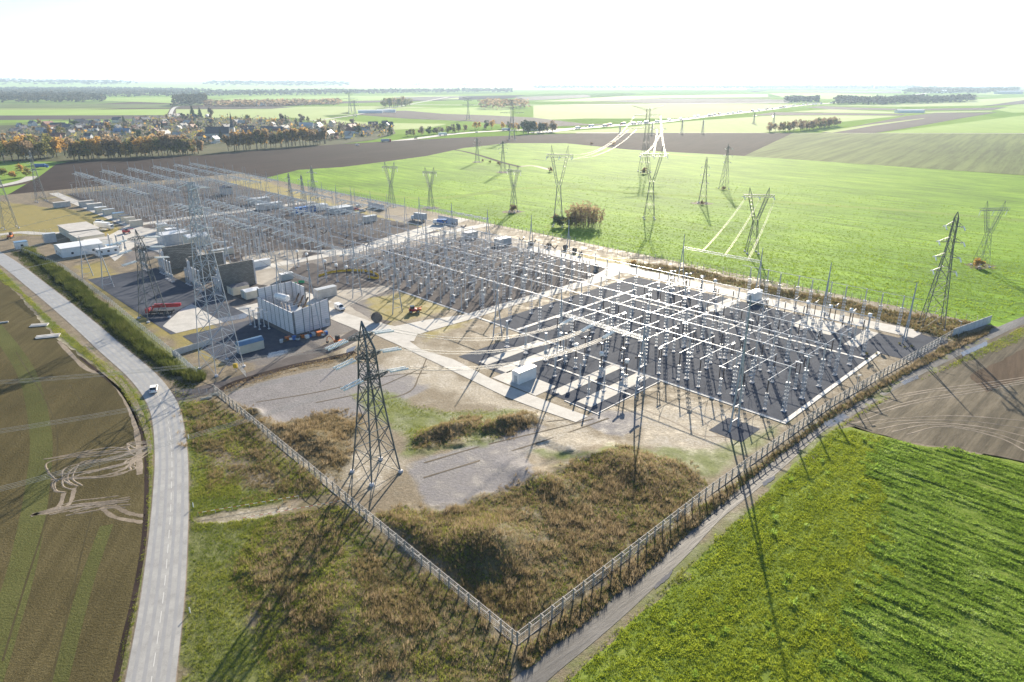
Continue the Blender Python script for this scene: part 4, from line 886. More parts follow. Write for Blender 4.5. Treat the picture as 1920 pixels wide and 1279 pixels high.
BV = (43.5, 53.8, 64.0, 74.5, 84.8, 95.3)
def tubeobj(name, label, cat, p, q, r, group, m='alu'):
    mb = MB(); mb.bar((0, 0, 0), tuple(Vector(q)-Vector(p)), r, n=8, caps=True); o = mb.obj(name, M[m]); o.location = p
    return tag(o, label, cat, group)
for i, v in enumerate(BV):
    w = f'{ORD[i]} from the terminal pylon side'
    tubeobj('busbar_tube', f'long bright aluminium busbar over the dark gravel yard, {w}', 'busbar', W(-4.2, v, 11.8), W(111.5, v, 11.8), .11, 'busbars of the new yard')
    tubeobj('busbar_tube', f'greyish aluminium busbar over the brown gravel yard, {w}', 'busbar', W(-96, v, 11.8), W(-12.5, v, 11.8), .12, 'busbars of the older yard')
    for j in range(9):
        place('tall', 110.3-13.5*j, v, f'tall lattice support under the {ORD[i]} bright busbar, {ORD[j]} from the farm track end', 'supports under the new busbars')
    for j in range(7):
        place('tall', -14-13.5*j, v, f'tall lattice support under the {ORD[i]} greyish busbar, {ORD[j]} from the paved crossing', 'supports under the older busbars')
# lower cross tubes of the new yard with their posts
SEG = ((40.5, 58.5, 0), (62.5, 80.5, 1), (85.5, 104, 2))
for k in range(12):
    u = 39.5+6.1*k
    for a, b, s in SEG:
        if (k+s) % 4 == 3 and s == 1: continue
        w = f'{ORD[k]} cross tube from the paved crossing, {("row nearest the kerb", "middle row", "row nearest the back road")[s]}'
        tubeobj('cross_tube', 'thin aluminium '+w, 'busbar', W(u, a, 8.1), W(u, b, 8.1), .06, 'cross tubes below the busbars')
        for t, e in ((a+.6, 'near'), (b-.6, 'far')):
            place('mid' if (k+s+(e == 'far')) % 3 else 'disc', u, t, f'brown post at {e} end of {ORD[k]} cross tube, {("row nearest the kerb", "middle row", "row nearest the back road")[s]}', 'posts under the cross tubes', rz=math.pi/2 if k % 2 else 0)
# line bays of the new yard
for i, (u, v) in enumerate(((52.5, 29.5), (58.2, 31), (64.3, 30.5), (71, 31.5), (77, 30))): place('tbrk', u, v, f'T-shaped breaker with dark horizontal chambers near the kerb, {ORD[i]} from the white container', 'T-shaped breakers near the kerb', rz=0.1)
for i, (px, py) in enumerate(((1079, 690), (1126, 707), (1173, 722), (1050, 668))): u, v = UV(px, py); place('ct', u, v, f'white-capped transformer on dark brown column beside the container slab, {("second", "third", "farthest", "nearest")[i]} from the container', 'white-capped transformers by the slab')
for i, (px, py) in enumerate(((951, 651), (986, 663), (1023, 676))): u, v = UV(px, py); place('cvt', u, v, f'thick pale grey column near the white container, {("left", "middle", "right")[i]} of three', 'thick grey columns near the container')
for i, (px, py) in enumerate(((1087, 722), (1132, 733), (1040, 706), (1103, 745))): u, v = UV(px, py); place('arr', u, v, f'slim pale arrester between the paving strips, {ORD[i]} of four', 'slim arresters between the strips')
for i, (u, v) in enumerate(((31, 108), (37, 109), (43, 110), (49, 108), (84, 107), (90, 108), (96, 109), (102, 107))): place('tbrk', u, v, f'T-shaped breaker along the back road of the new yard, {ORD[i]} from the paved junction', 'breakers along the back road')
for i, (u, v) in enumerate(((33, 113), (39, 114), (45, 115), (51, 114), (86, 112), (93, 113), (99, 114), (105, 113))): place('ct', u, v, f'white-capped transformer along the back road, {ORD[i]} from the paved junction', 'white-capped transformers along the back road')
for i in range(10):
    u = 60+5.6*i; place('tall', u, 122.5+(i % 2)*2.2, f'tall post behind the back road carrying a thin rail, {ORD[i]} from the left', 'tall posts behind the back road')
tubeobj('thin_rail', 'thin aluminium rail on posts behind the back road', 'busbar', W(56, 123.6, 11.8), W(116, 123.6, 11.8), .06, None)
# the older yard
n_ = 0
for i in range(15):
    for j in range(11):
        u = -93+6.4*i+random.uniform(-.6, .6); v = 39.5+7.3*j+random.uniform(-.5, .5)
        if (i*7+j*3) % 9 == 0: continue
        place('old', u, v, f'slim pole with pale insulator on brown gravel, {ORD[j]} row from kerb, {nth(i)} from far end', 'slim posts in the brown gravel', z=.05, s=random.uniform(.85, 1.15), rz=random.choice((0, math.pi/2)))
for i, (px, py) in enumerate(((603, 465), (640, 478), (682, 490), (720, 505), (757, 520), (580, 455), (548, 443), (510, 436))): u, v = UV(px, py); place('vbrk', u, v+2, f'V-headed breaker below the long lattice beam, {ORD[i]} of eight', 'V-headed breakers below the long beam')
for i, (px, py) in enumerate(((835, 440), (853, 446), (870, 452), (978, 478), (1000, 483), (1022, 490), (1040, 494))): u, v = UV(px, py); place('vbrk', u, v, f'V-headed breaker beside the back road of the brown yard, {ORD[i]} from left', 'V-headed breakers beside the back road')
for i, (px, py) in enumerate(((612, 520), (633, 528), (652, 532), (560, 500), (578, 506))): u, v = UV(px, py); place('ct', u, v, f'white-capped brown column by the yellow barrier ring, {ORD[i]} of five', 'white-capped columns by the yellow ring')
o = proto('iso', 'isolator_post', 'isolator', 'x')
mb = MB(); foot(mb, .3); mb.obj('footing', M['conc'], o); mb = MB(); lattice_ped(mb, 2.6, .4, .5, .04); mb.obj('pedestal', M['lsteel'], o)
for y in (-.9, .9):
    mb = MB(); insul(mb, 2.7, 5.0, .19, 8, (0, y)); mb.obj('insulator', M['gporc'], o)
mb = MB(); mb.box(-.2, .2, -1.1, 1.1, 2.69, 2.8); mb.obj('base_frame', M['lsteel'], o)
mb = MB(); mb.bar((0, -.9, 5.05), (0, .9, 5.05), .08); mb.obj('blade', M['alu'], o)
for i in range(14):
    for j in range(10):
        if (i*5+j*2) % 11 == 0: continue
        place('iso', -90+6.5*i+random.uniform(-.6, .6), 43+7.4*j+random.uniform(-.5, .5), f'twin-column isolator on brown gravel, {ORD[j]} row from kerb, {nth(i)} from far end', 'isolators of the brown gravel yard', rz=random.choice((0, math.pi/2)), s=random.uniform(.9, 1.2))
for i in range(13):
    tubeobj('cross_tube', f'thin grey tube across the brown yard, {ORD[i]} from the far end', 'busbar', W(-92+6.9*i, 41, 7.4), W(-92+6.9*i, 104+(i % 3)*4, 7.4), .07, 'cross tubes of the brown yard')
for i in range(36):
    k = i % 12; r_ = i//12; u = 39.5+6.1*k; v = BV[(2*r_+k % 2) % 6]; mb = MB(); mb.tube(catenary((0, 0, 11.7), (1.6*EU[0], 1.6*EU[1], 8.2), .35, 6), .05, 4); o = mb.obj('dropper', M['cable']); o.location = W(u-1.6, v, 0); tag(o, f'short curved dropper from the {ORD[(2*r_+k % 2) % 6]} busbar to the {ORD[k]} cross tube', 'dropper', 'droppers under the busbars')
# the far yard: short switch posts in long rows
rows = []
for j in range(17):
    for i in range(46):
        u = -120-6.0*i; v = 15+6.2*j
        if v > 106-(-u-120)*.03 or (-252 < u < -241) or (j % 5 == 4): continue
        rows.append((u+random.uniform(-.7, .7), v+random.uniform(-.5, .5), i, j))
rows.sort(key=lambda t: np.hypot(*W(t[0], t[1])[:2]))
cnt = {}
for u, v, i, j in rows[:285]:
    cnt[j] = cnt.get(j, 0); cnt[j] += 1
    place('small', u, v, f'short far-yard switch post, {nth(j)} row from containers, {nth(cnt[j]-1)} from the near end', 'short switch posts of the far yard', s=random.uniform(1.1, 1.7), rz=random.choice((0, math.pi/2)))
mb = MB()
for u, v, i, j in rows[285:]:
    x, y, z = W(u, v); s = random.uniform(1.1, 1.7); mb.bar((x, y, 0), (x, y, 2.3*s), .13, n=4)
mb2 = MB()
for u, v, i, j in rows[285:]:
    x, y, z = W(u, v); s = random.uniform(1.1, 1.6); mb2.lathe([(.1*s, 2.2*s), (.18*s, 2.7*s), (.1*s, 3.2*s), (.18*s, 3.7*s), (.1*s, 4.6*s)], 5, (x, y, 0)); e = EV if (i+j) % 2 else EU; mb2.bar((x-e[0]*.8, y-e[1]*.8, 4.6*s), (x+e[0]*.8, y+e[1]*.8, 4.6*s), .09)
q = thing('far_switchgear', 'mass of far grey switch posts at the back of the yard', 'switchgear'); q['kind'] = 'stuff'; a_ = mb.obj('pedestal', M['steel'], q); b_ = mb2.obj('insulator', M['gporc'], q); a_['kind'] = 'stuff'; b_['kind'] = 'stuff'

# ------------------------------------------------------------------ gantries
def pole_pair(mb, x, h, top, spread=2.0, r=.16, lad=True):
    """inverted-V pole pair joined by rungs below and a single spire above"""
    for s in (-1, 1): mb.bar((x, s*spread, 0), (x, s*.12, h), r, r*.8, 6)
    mb.bar((x, 0, h-.3), (x, 0, top), r*1.15, r*.6, 6)
    for z in ([.12, .3, .5] if lad else [.3]):
        y = spread*(1-z); mb.bar((x, -y, z*h), (x, y, z*h), r*.45)
def gantry(label, u, v, poles, h, top, beams, rz=0.0, group=None, beam_m='steel', strs=None, spread=2.0, r=.19):
    """poles: x offsets along the beam; beams: (x0, x1, z)"""
    o = thing('line_gantry', label, 'gantry', W(u, v), AU+rz, group)
    for x in poles: mb = MB(); pole_pair(mb, x, h, top, spread, r); mb.obj('pole', M['steel'], o)
    for x0, x1, z in beams:
        mb = MB(); boom(mb, (x0, 0, z), (x1, 0, z),   .8, .8, .7, .7, .035, max(4, int((x1-x0)/1.2))); mb.obj('beam', M[beam_m], o)
    for k, (p, q, rr) in enumerate(strs or []):
        mb = MB(); discs(mb, p, q, rr); mb.obj('insulator_string', M['glass'], o)
    return o
S3 = [((-12.5+7*k+d, -.4, 15.2), (-12.5+7*k+d, -4.4, 14.4), .24) for k in range(3) for d in (-.35, .35)]
gantry('A-frame gantry whose lattice beam takes the terminal pylon\'s three lines', 67, 26, (-13.5, 13.5), 16.2, 20.5, [(-13.5, 13.5, 15.6)], strs=[((x+d, -.4, 15.2), (x+d, -1.0-3.6, 14.5), .24) for x in (-9.5, -2.5, 4.5) for d in (-.3, .3)])
gantry('lone tall A-frame pole on the gravel square nearest the farm track', 106.3, 26.5, (0,), 20, 32, [], r=.22)
gantry('lone A-frame pole at the left of the three line bundles', 25.3, 28.7, (0,), 13.5, 18.1, [])
gantry('back gantry whose beam takes the three bright line pairs', 46.5, 127.6, (-18, 14.5), 13.5, 18.5, [(-18, 14.5, 13.2)], r=.18)
gantry('lone tapering pole beside the back road, between gantry and fence end', 88, 121, (0,), 14, 19, [], spread=1.3)
gantry('lone tapering pole standing on the gravel tip at the far right', 115.4, 114.9, (0,), 14, 19, [], spread=1.5)
def px_gantry(label, a, b, z, npole, h, top, **kw):
    u0, v0 = UV(*a, z); u1, v1 = UV(*b, z); L = math.hypot(u1-u0, v1-v0); rz = math.atan2(v1-v0, u1-u0)
    return gantry(label, (u0+u1)/2, (v0+v1)/2, [L*(k/(npole-1)-.5) for k in range(npole)] if npole > 1 else (0,), h, top, [(-L/2, L/2, z)], rz, **kw)
px_gantry('longest lattice beam gantry along the brown yard\'s near side', (487, 419), (740, 500), 16.5, 5, 17, 22, strs=[((x, s*.4, 16.2), (x, s*4, 15.6), .22) for x in np.arange(-50, 55, 9) for s in (-1,)])
px_gantry('lattice beam gantry ending in green strings behind the firewalls', (385, 392), (467, 416), 16.5, 2, 17, 21, strs=[((x, .4, 16.2), (x, 4.4, 15.6), .22) for x in (-12, 0, 12)])
px_gantry('lattice gantry crossing above the masonry firewalls', (296, 417), (422, 458), 16.5, 4, 17, 21, strs=[((x, s*.4, 16.2), (x, s*4.4, 15.6), .24) for x in (-24, -8, 8, 24) for s in (-1, 1)])
px_gantry('gantry with ladder legs above the white panelled enclosure', (519, 504), (581, 526), 17, 2, 17.5, 21.5)
px_gantry('gantry beam on A-frames beside the white warehouse', (152, 463), (190, 481), 12.5, 2, 13, 17)
px_gantry('dark back gantry against the green field, three poles', (786, 386), (914, 411), 14.5, 3, 15, 19, strs=[((x, .4, 14.2), (x, 4.4, 13.8), .25) for x in (-4, 4, 10, 16, 22)])
gantry('lone lattice pole at the back road near the cable drums', -18, 112, (0,), 15, 20, [])
gantry('lone pole among the brown yard behind the V breakers', -40, 112, (0,), 15, 19, [])
g0 = gantry('x', -150, 22, (-24, -8, 8, 24), 13.5, 18, [(-24, 24, 13.0)], strs=[((x, s*.4, 12.8), (x, s*3.6, 12.3), .24) for x in (-18, -12, -6, 0, 6, 12, 18) for s in (-1, 1)], spread=1.4, r=.13)
ROWN = ('by the containers', 'second row in', 'third row in', 'middle row', 'fourth row back', 'rearmost row')
first = True
for j, v in enumerate((24, 42, 60, 78, 94, 106)):
    for i, u in enumerate((-150, -202, -290, -342, -390)):
        lb = f'low gantry with glass strings in far yard, {ROWN[j]}, {ORD[i]} from near end'
        if first: first = False; g0.location = W(u, v); g0['label'] = lb; g0['group'] = 'low gantries of the far yard'
        else: dup(g0, W(u, v), AU, lb, 'low gantries of the far yard')
for j, (a, b) in enumerate(((24, 42), (42, 60), (60, 78), (78, 96), (96, 112))):
    for i, u in enumerate((-150, -202, -290, -342)):
        for k, x in enumerate((-12, 12)):
            conductor(f'thin sagging conductor between far yard gantries, {ROWN[j]}, {ORD[i*2+k]} from the near end', W(u+x, a+3.6, 12.3), W(u+x, b-3.6, 12.3), .8, 2, .4, .05, 'conductors between far gantries')
for i in range(12):
    u = -392+24*i; tubeobj('bus_conductor', f'pale thin bus line over the far yard, {ORD[i]} from the back', 'busbar', W(u, 14, 8.4), W(u, 112, 8.4), .07, 'bus lines of the far yard', 'cable')

# ------------------------------------------------------------------ buildings and cabins
def cabin(name, label, cat, px, py, lu, lv, h, wall='cream', roof='groof', over=.15, rh=.22, door=True, rz=0, group=None, pitch=0, windows=0, centre=True, barrel=False):
    u, v = UV(px, py)
    o = thing(name, label, cat, W(u, v, .03), AU+rz, group); a, b = lu/2, lv/2
    mb = MB(); mb.box(-a, a, -b, b, -.1, h); mb.obj('wall', M[wall], o); mb = MB()
    if barrel:
        n = 10; pr = [(-b-over+(2*b+2*over)*k/n, h+.02+1.1*math.sin(math.pi*k/n)) for k in range(n+1)]
        if lu < lv: pr = [(-a-over+(2*a+2*over)*k/n, h+.02+1.1*math.sin(math.pi*k/n)) for k in range(n+1)]; vs = [(x, -b-over, z) for x, z in pr]+[(x, b+over, z) for x, z in pr]
        else: vs = [(-a-over, y, z) for y, z in pr]+[(a+over, y, z) for y, z in pr]
        mb.add(vs, [(k, k+1, n+2+k, n+1+k) for k in range(n)]+[tuple(range(n+1)), tuple(range(n+1, 2*n+2))])
    elif pitch:
        A, B = a+over, b+over
        if lu >= lv: mb.add([(-A, -B, h), (A, -B, h), (A, B, h), (-A, B, h), (-A, 0, h+pitch), (A, 0, h+pitch)], [(0, 1, 5, 4), (2, 3, 4, 5), (0, 4, 3), (1, 2, 5), (3, 2, 1, 0)])
        else: mb.add([(-A, -B, h), (A, -B, h), (A, B, h), (-A, B, h), (0, -B, h+pitch), (0, B, h+pitch)], [(1, 2, 5, 4), (3, 0, 4, 5), (0, 1, 4), (2, 3, 5), (3, 2, 1, 0)])
    else: mb.box(-a-over, a+over, -b-over, b+over, h+.003, h+rh)
    mb.obj('roof', M[roof], o)
    if door:
        mb = MB(); mb.box(-.5, .5, -b-.05, -b+.02, 0, 2.1); d = mb.obj('door', M['gbox'], o); mb = MB(); mb.box(.32, .4, -b-.1, -b-.05, 1.0, 1.1); mb.obj('handle', M['black'], d)
    for k in range(windows):
        y = -b+(k+.5)*lv/windows; mb = MB(); mb.box(a-.02, a+.04, y-.5, y+.5, 1.1, 2.0); mb.obj('window', M['wind'], o)
        x = -a+(k+.5)*lu/windows
        if abs(x) > .9: mb = MB(); mb.box(x-.5, x+.5, -b-.04, -b+.02, 1.1, 2.0); mb.obj('window', M['wind'], o)
    return o
def container(label, px, py, lu=2.5, lv=7, h=2.9, m='white', rm='white', group=None, rz=0):
    u, v = UV(px, py); o = thing('equipment_container', label, 'container', W(u, v, .06), AU+rz, group); a, b = lu/2, lv/2
    mb = MB(); mb.box(-a, a, -b, b, .12, h)
    for x in (-a, a):
        k = -b+.4
        while k < b: mb.box(x-.03, x+.03, k, k+.12, .2, h-.15); k += .45
    mb.obj('body', M[m], o); mb = MB(); mb.add([(-a-.12, -b-.12, h), (a+.12, -b-.12, h), (a+.12, b+.12, h), (-a-.12, b+.12, h), (0, -b-.12, h+.22), (0, b+.12, h+.22)], [(1, 2, 5, 4), (3, 0, 4, 5), (0, 1, 4), (2, 3, 5), (3, 2, 1, 0)]); mb.obj('roof', M[rm], o)
    mb = MB(); mb.box(-.55, .55, -b-.06, -b+.01, .2, 2.3); d = mb.obj('door', M['gbox'], o); mb = MB(); mb.box(.35, .42, -b-.12, -b-.06, 1.1, 1.3); mb.obj('handle', M['black'], d)
    mb = MB(); mb.box(a+.03, a+.06, -b+.3, -b+.55, h-.7, h-.5); mb.obj('sign', M['yellow'], o)
    mb = MB(); mb.box(-a, a, -b, b, -.1, .118); mb.obj('base', M['conc'], o)
    return o
container('white equipment container on the paving beside three line bundles', 983, 713, 2.6, 6.6, 3.4)
container('white equipment container on the back road side of the new yard', 1414, 563, 2.6, 6.6, 3.4)
container('long white container on pale ground behind the right firewall', 487, 500, 2.6, 9, 2.8, 'white', 'white', rz=0)
container('grey-white container between enclosure and firewalls', 537, 524, 2.6, 5, 2.6, 'gbox', 'white')
container('grey cabin behind the white panelled enclosure', 611, 556, 2.8, 8, 3.4, 'conc', 'gbox')
container('grey long container behind the tallest mast pylon\'s upper part', 418, 478, 2.8, 10, 2.8, 'cream', 'gbox')
cabin('shed', 'cream shed with dark roof beside the right firewall', 'shed', 448, 549, 5, 6.5, 3, 'cream', 'droof', pitch=.6)
cabin('shed', 'cream shed with pale roof beside the dark-roofed shed', 'shed', 471, 557, 4.5, 5.5, 2.8, 'cream', 'white', pitch=.6)
cabin('cabin', 'pale cabin with blue barrel roof near the mast pylon', 'cabin', 470, 657, 2.8, 7.4, 2.6, 'cream', 'broof', barrel=True)
cabin('control_building', 'large flat grey-roofed control building by the white truck', 'building', 150, 440, 24, 13, 4, 'cream', 'groof', windows=3, over=.4)
cabin('control_building', 'lower flat-roofed wing before the control building', 'building', 165, 452, 15, 12, 3.6, 'cream', 'groof', over=.3)
cabin('warehouse', 'white warehouse with shallow pale roof beside the gantry', 'warehouse', 150, 474, 12, 17, 4.2, 'white', 'white', pitch=1.0, over=.2, windows=2)
cabin('site_office', 'white site office with teal end panel by the warehouse', 'site office', 203, 476, 3, 9, 2.7, 'white', 'white', windows=3)
cabin('site_office', 'white site office with dark windows farther right', 'site office', 215, 470, 3, 6, 2.9, 'white', 'broof', windows=2)
cabin('shed', 'plain white store shed behind the site offices', 'shed', 186, 462, 6, 11, 3.4, 'white', 'groof')
cabin('gatehouse', 'small white gatehouse beside the road entrance', 'gatehouse', 41, 465, 4, 5, 3, 'white', 'broof', windows=1)
cabin('kiosk', 'tall blue-grey kiosk behind the gatehouse', 'kiosk', 95, 454, 3, 5, 4.2, 'gbox', 'gbox')
for i, (px, py, c) in enumerate(((117, 388, 9), (163, 386, 8), (178, 391, 8), (190, 398, 6), (205, 402, 6), (223, 409, 6), (235, 414, 5), (244, 418, 5), (256, 424, 6))):
    cabin('relay_cabin', f'cream relay cabin in the row beside the far yard, {ORD[i]} from the back', 'cabin', px, py, 3.4, c, 3, 'cream' if i > 2 else 'conc', ('groof', 'groof', 'conc', 'white', 'gbox', 'broof', 'droof', 'groof', 'groof')[i], group='relay cabins beside the far yard')
cabin('relay_cabin', 'tall pale cabin standing alone behind the firewalls', 'cabin', 305, 434, 4, 4.5, 4, 'cream', 'white'); cabin('relay_cabin', 'lower grey cabin beside the tall pale cabin', 'cabin', 322, 439, 4, 5, 2.8, 'gbox', 'white')
cabin('shed', 'long pale roofed shed behind the left firewall', 'shed', 325, 455, 8, 12, 5, 'gbox', 'white', pitch=1.0); cabin('shed', 'pale roofed shed behind the middle firewall', 'shed', 370, 460, 7, 10, 5, 'cream', 'white', pitch=1.0)
cabin('shelter', 'dark-roofed open shelter on poles at the yard\'s far corner', 'shelter', 425, 364, 7, 7, 4.5, 'gbox', 'droof', pitch=1.4, door=False)
for i, (px, py, a, b, w) in enumerate(((486, 381, 5, 14, 'conc'), (505, 391, 5, 16, 'conc'), (595, 394, 6, 12, 'white'), (638, 398, 8, 14, 'gbox'), (572, 398, 4, 13, 'blue'))):
    cabin('store_building', ('grey store behind the far yard, left one', 'grey store behind the far yard, right one', 'white van-sized store near the trio of small pylons', 'grey warehouse near parked cars at the back', 'blue container by the back entrance')[i], 'store', px, py, a, b, 3.2, w, 'gbox' if w != 'blue' else 'blue')
cabin('shed', 'grey relay hut beside the brown yard\'s back road, left', 'shed', 882, 446, 4, 7, 3, 'conc', 'gbox'); cabin('shed', 'grey relay hut beside the brown yard\'s back road, right', 'shed', 943, 458, 4, 8, 3, 'gbox', 'white'); cabin('shed', 'small grey hut among the far yard\'s right posts', 'shed', 693, 415, 3.5, 8, 3, 'conc', 'gbox')

# white panelled transformer enclosure: open top, four walls of ribbed panels between dark posts
e = thing('transformer_enclosure', 'roofless white panelled enclosure round a transformer', 'enclosure', W(-46.2, -14.2, 0), AU)
def pwall(x0, y0, x1, y1, h0, h1, n, o, m='panel'):
    mb = MB(); d = Vector((x1-x0, y1-y0, 0)); L = d.length; d.normalize(); nn = Vector((-d.y, d.x, 0))*.12
    for k in range(n):
        a = Vector((x0, y0, 0))+d*(L*k/n+.12); b = Vector((x0, y0, 0))+d*(L*(k+1)/n-.12); ha = h0+(h1-h0)*k/n; hb = h0+(h1-h0)*(k+1)/n
        mb.add([tuple(a-nn), tuple(b-nn), tuple(b+nn), tuple(a+nn), tuple(a-nn+Vector((0, 0, ha))), tuple(b-nn+Vector((0, 0, hb))), tuple(b+nn+Vector((0, 0, hb))), tuple(a+nn+Vector((0, 0, ha)))], [(3, 2, 1, 0), (4, 5, 6, 7), (0, 1, 5, 4), (1, 2, 6, 5), (2, 3, 7, 6), (3, 0, 4, 7)])
    w = mb.obj('wall', M[m], o); mb = MB()
    for k in range(n+1):
        a = Vector((x0, y0, 0))+d*(L*k/n); h = h0+(h1-h0)*k/n; q = nn*1.5
        e2 = d*.12; mb.prism([tuple((a-q-e2)[:2]), tuple((a-q+e2)[:2]), tuple((a+q+e2)[:2]), tuple((a+q-e2)[:2])], 0, h+.12)
    mb.obj('post', M['msteel'], w)
pwall(0, 0, 23.8, 0, 7.2, 7.2, 8, e); pwall(23.8, .3, 23.8, 12.6, 7.4, 9.2, 4, e); pwall(0, .3, 0, 12.6, 10, 10.2, 5, e); pwall(.3, 12.6, 9, 12.6, 10, 10, 3, e)
mb = MB(); mb.box(24.1, 24.4, 11, 12, 1.2, 2.6); mb.obj('meter_box', M['gbox'], e)
t = thing('transformer', 'grey power transformer with tilted brown bushings inside the white enclosure', 'transformer', W(-46.2, -14.2, 0), AU)
mb = MB(); mb.box(6, 17, 3, 9, 0, 4.6); mb.obj('tank', M['gbox'], t); mb = MB(); mb.lathe([(1.0, 0), (1.15, .2), (1.15, 5.6), (1.0, 5.8)], 14, (4.5, 4.5, 7.6), (1, .2, 0)); mb.obj('conservator', M['white'], t)
for k in range(3): mb = MB(); mb.lathe([(.18, 0), (.34, .3), (.3, 4.2), (.12, 4.6)], 8, (9+3*k, 8, 4.6), (.25, .5, 1)); mb.obj('bushing', M['porc'], t)
for k in range(3): mb = MB(); mb.lathe([(.16, 0), (.28, .3), (.24, 3.2), (.1, 3.5)], 8, (10+2.5*k, 3.6, 4.6), (.5, -.3, 1)); mb.obj('bushing', M['gporc'], t)
mb = MB()
for k in range(8): mb.box(6.6+1.3*k, 6.9+1.3*k, 1.4, 3, .6, 4.2)
mb.obj('radiator', M['gbox'], t); mb = MB(); mb.box(15, 19, 9.2, 11.4, 4.2, 5.4); mb.obj('cover', M['yellow'], t)
mb = MB()
for k in range(9):
    mb.bar((2+k*2, 2, 4.4), (2+k*2, 2, 7.6), .06); mb.bar((2+k*2, 2, 7.4), (3+k*2, 6, 7.9), .05)
mb.obj('pipework', M['steel'], t)
# masonry firewalls with their transformers and side returns
for i, (u, v, lb) in enumerate(((-132.7, -14.3, 'left'), (-108, -13, 'middle'), (-86.6, -10.3, 'right'))):
    h = 9.8; o = thing('firewall', f'tall grey masonry firewall, {lb} of three', 'wall', W(u, v, 0), AU, 'grey masonry firewalls'); L = 13.5
    mb = MB(); mb.box(-.35, .35, 0, L, 0, h); mb.obj('masonry', M['brick'], o)
    mb = MB(); mb.box(-.7, .7, -.6, 0-.003, 0, h-1.5); mb.obj('buttress', M['wconc'], o); mb = MB(); mb.box(-.6, .6, L+.003, L+.5, 0, h); mb.obj('buttress', M['wconc'], o)
    t = thing('transformer', f'grey transformer standing against the {lb} firewall', 'transformer', W(u, v, 0), AU)
    mb = MB(); mb.box(-9, -2, 2, 8, 0, 4.2); mb.obj('tank', M['gbox'], t); mb = MB(); mb.lathe([(.7, 0), (.8, .2), (.8, 4), (.7, 4.2)], 12, (-8, 9, 6), (1, 0, 0)); mb.obj('conservator', M['white'], t)
    for k in range(3): mb = MB(); mb.lathe([(.16, 0), (.3, .3), (.26, 3.4), (.1, 3.8)], 8, (-7.5+2.2*k, 3, 4.2), (0, -.4, 1)); mb.obj('bushing', M['gporc'], t)
    mb = MB()
    for k in range(6): mb.box(-8.6+1.1*k, -8.3+1.1*k, .6, 2, .5, 3.8)
    mb.obj('radiator', M['gbox'], t)
    for k in range(3): place('arr', u+2.5+2*k, v-3, f'arrester in the shade before the {lb} firewall, {ORD[k]} of three', 'arresters before the firewalls')
    for k in range(3): place('cvt', u-10+3*k, v-6, f'grey column left of the {lb} firewall, {ORD[k]} of three', 'columns left of the firewalls')
for k in range(6): place('small', -41+1.6*k, -20+(k % 2)*2.4, f'dark switch post in the enclosure\'s blue shade, {ORD[k]} of six', 'switch posts in the enclosure shade', s=1.25)
for k in range(3): place('cvt', -186+4*k, -20+2*k, f'pale blue column below the warehouse gantry, {ORD[k]} of three', 'columns below the warehouse gantry')

# ------------------------------------------------------------------ vehicles and loose things
def extr(mb, prof, y0, y1):
    n = len(prof); vs = [(x, y0, z) for x, z in prof]+[(x, y1, z) for x, z in prof]
    mb.add(vs, [(k, (k+1) % n, n+(k+1) % n, n+k) for k in range(n)]+[tuple(range(n))[::-1], tuple(range(n, 2*n))])
def wheels(o, xs, w, r=.33):
    for x in xs:
        for s in (-1, 1):
            mb = MB(); mb.lathe([(r*.6, -.11), (r, -.1), (r, .1), (r*.6, .11)], 12, (x, s*w, r), (0, 1, 0)); t = mb.obj('wheel', M['black'], o); mb = MB(); mb.lathe([(r*.5, -.125), (r*.5, .125)], 10, (x, s*w, r), (0, 1, 0)); mb.obj('rim', M['steel'], t)
def van(label, px, py, rz, m='white'):
    o = thing('van', label, 'van', (*G(px, py), .09), rz)
    mb = MB(); extr(mb, [(-2.4, .35), (2.35, .35), (2.4, .8), (2.2, 1.1), (1.55, 1.25), (1.0, 1.95), (.7, 2.05), (-2.3, 2.05), (-2.42, 1.9)], -.92, .92); mb.obj('body', M[m], o)
    mb = MB(); mb.add([(1.56, -.8, 1.27), (1.56, .8, 1.27), (1.03, .72, 1.93), (1.03, -.72, 1.93)], [(0, 1, 2, 3)])
    for v in range(4): mb.v[v] = (mb.v[v][0]+.03, mb.v[v][1], mb.v[v][2]+.02)
    mb.obj('windscreen', M['wind'], o)
    for s in (-1, 1): mb = MB(); mb.box(.1, 1.0, s*.93-.012, s*.93+.012, 1.25, 1.8); mb.obj('side_window', M['wind'], o)
    wheels(o, (-1.5, 1.6), .85); mb = MB(); mb.box(-2.45, 2.45, -.9, .9, .28, .5); mb.obj('bumper', M['black'], o); return o
def car(label, px, py, rz, m='white', z=.09, group=None):
    o = thing('car', label, 'car', (*G(px, py), z), rz, group)
    mb = MB(); extr(mb, [(-2.1, .3), (2.1, .3), (2.15, .62), (1.95, .82), (1.0, .92), (-1.75, .98), (-2.1, .9)], -.88, .88); mb.obj('body', M[m], o)
    mb = MB(); vs = [(-1.9, -.8, .95), (1.0, -.8, .92), (1.0, .8, .92), (-1.9, .8, .95), (-1.45, -.66, 1.46), (.25, -.66, 1.46), (.25, .66, 1.46), (-1.45, .66, 1.46)]
    mb.add(vs, [(0, 1, 5, 4), (1, 2, 6, 5), (2, 3, 7, 6), (3, 0, 4, 7)]); mb.obj('windows', M['wind'], o)
    mb = MB(); mb.box(-1.47, .28, -.67, .67, 1.465, 1.51); mb.obj('roof', M[m], o); wheels(o, (-1.3, 1.3), .8, .31)
    for s in (-1, 1): mb = MB(); mb.box(-2.16, -2.11, s*.65-.16, s*.65+.16, .68, .85); mb.obj('tail_light', M['red'], o)
    return o
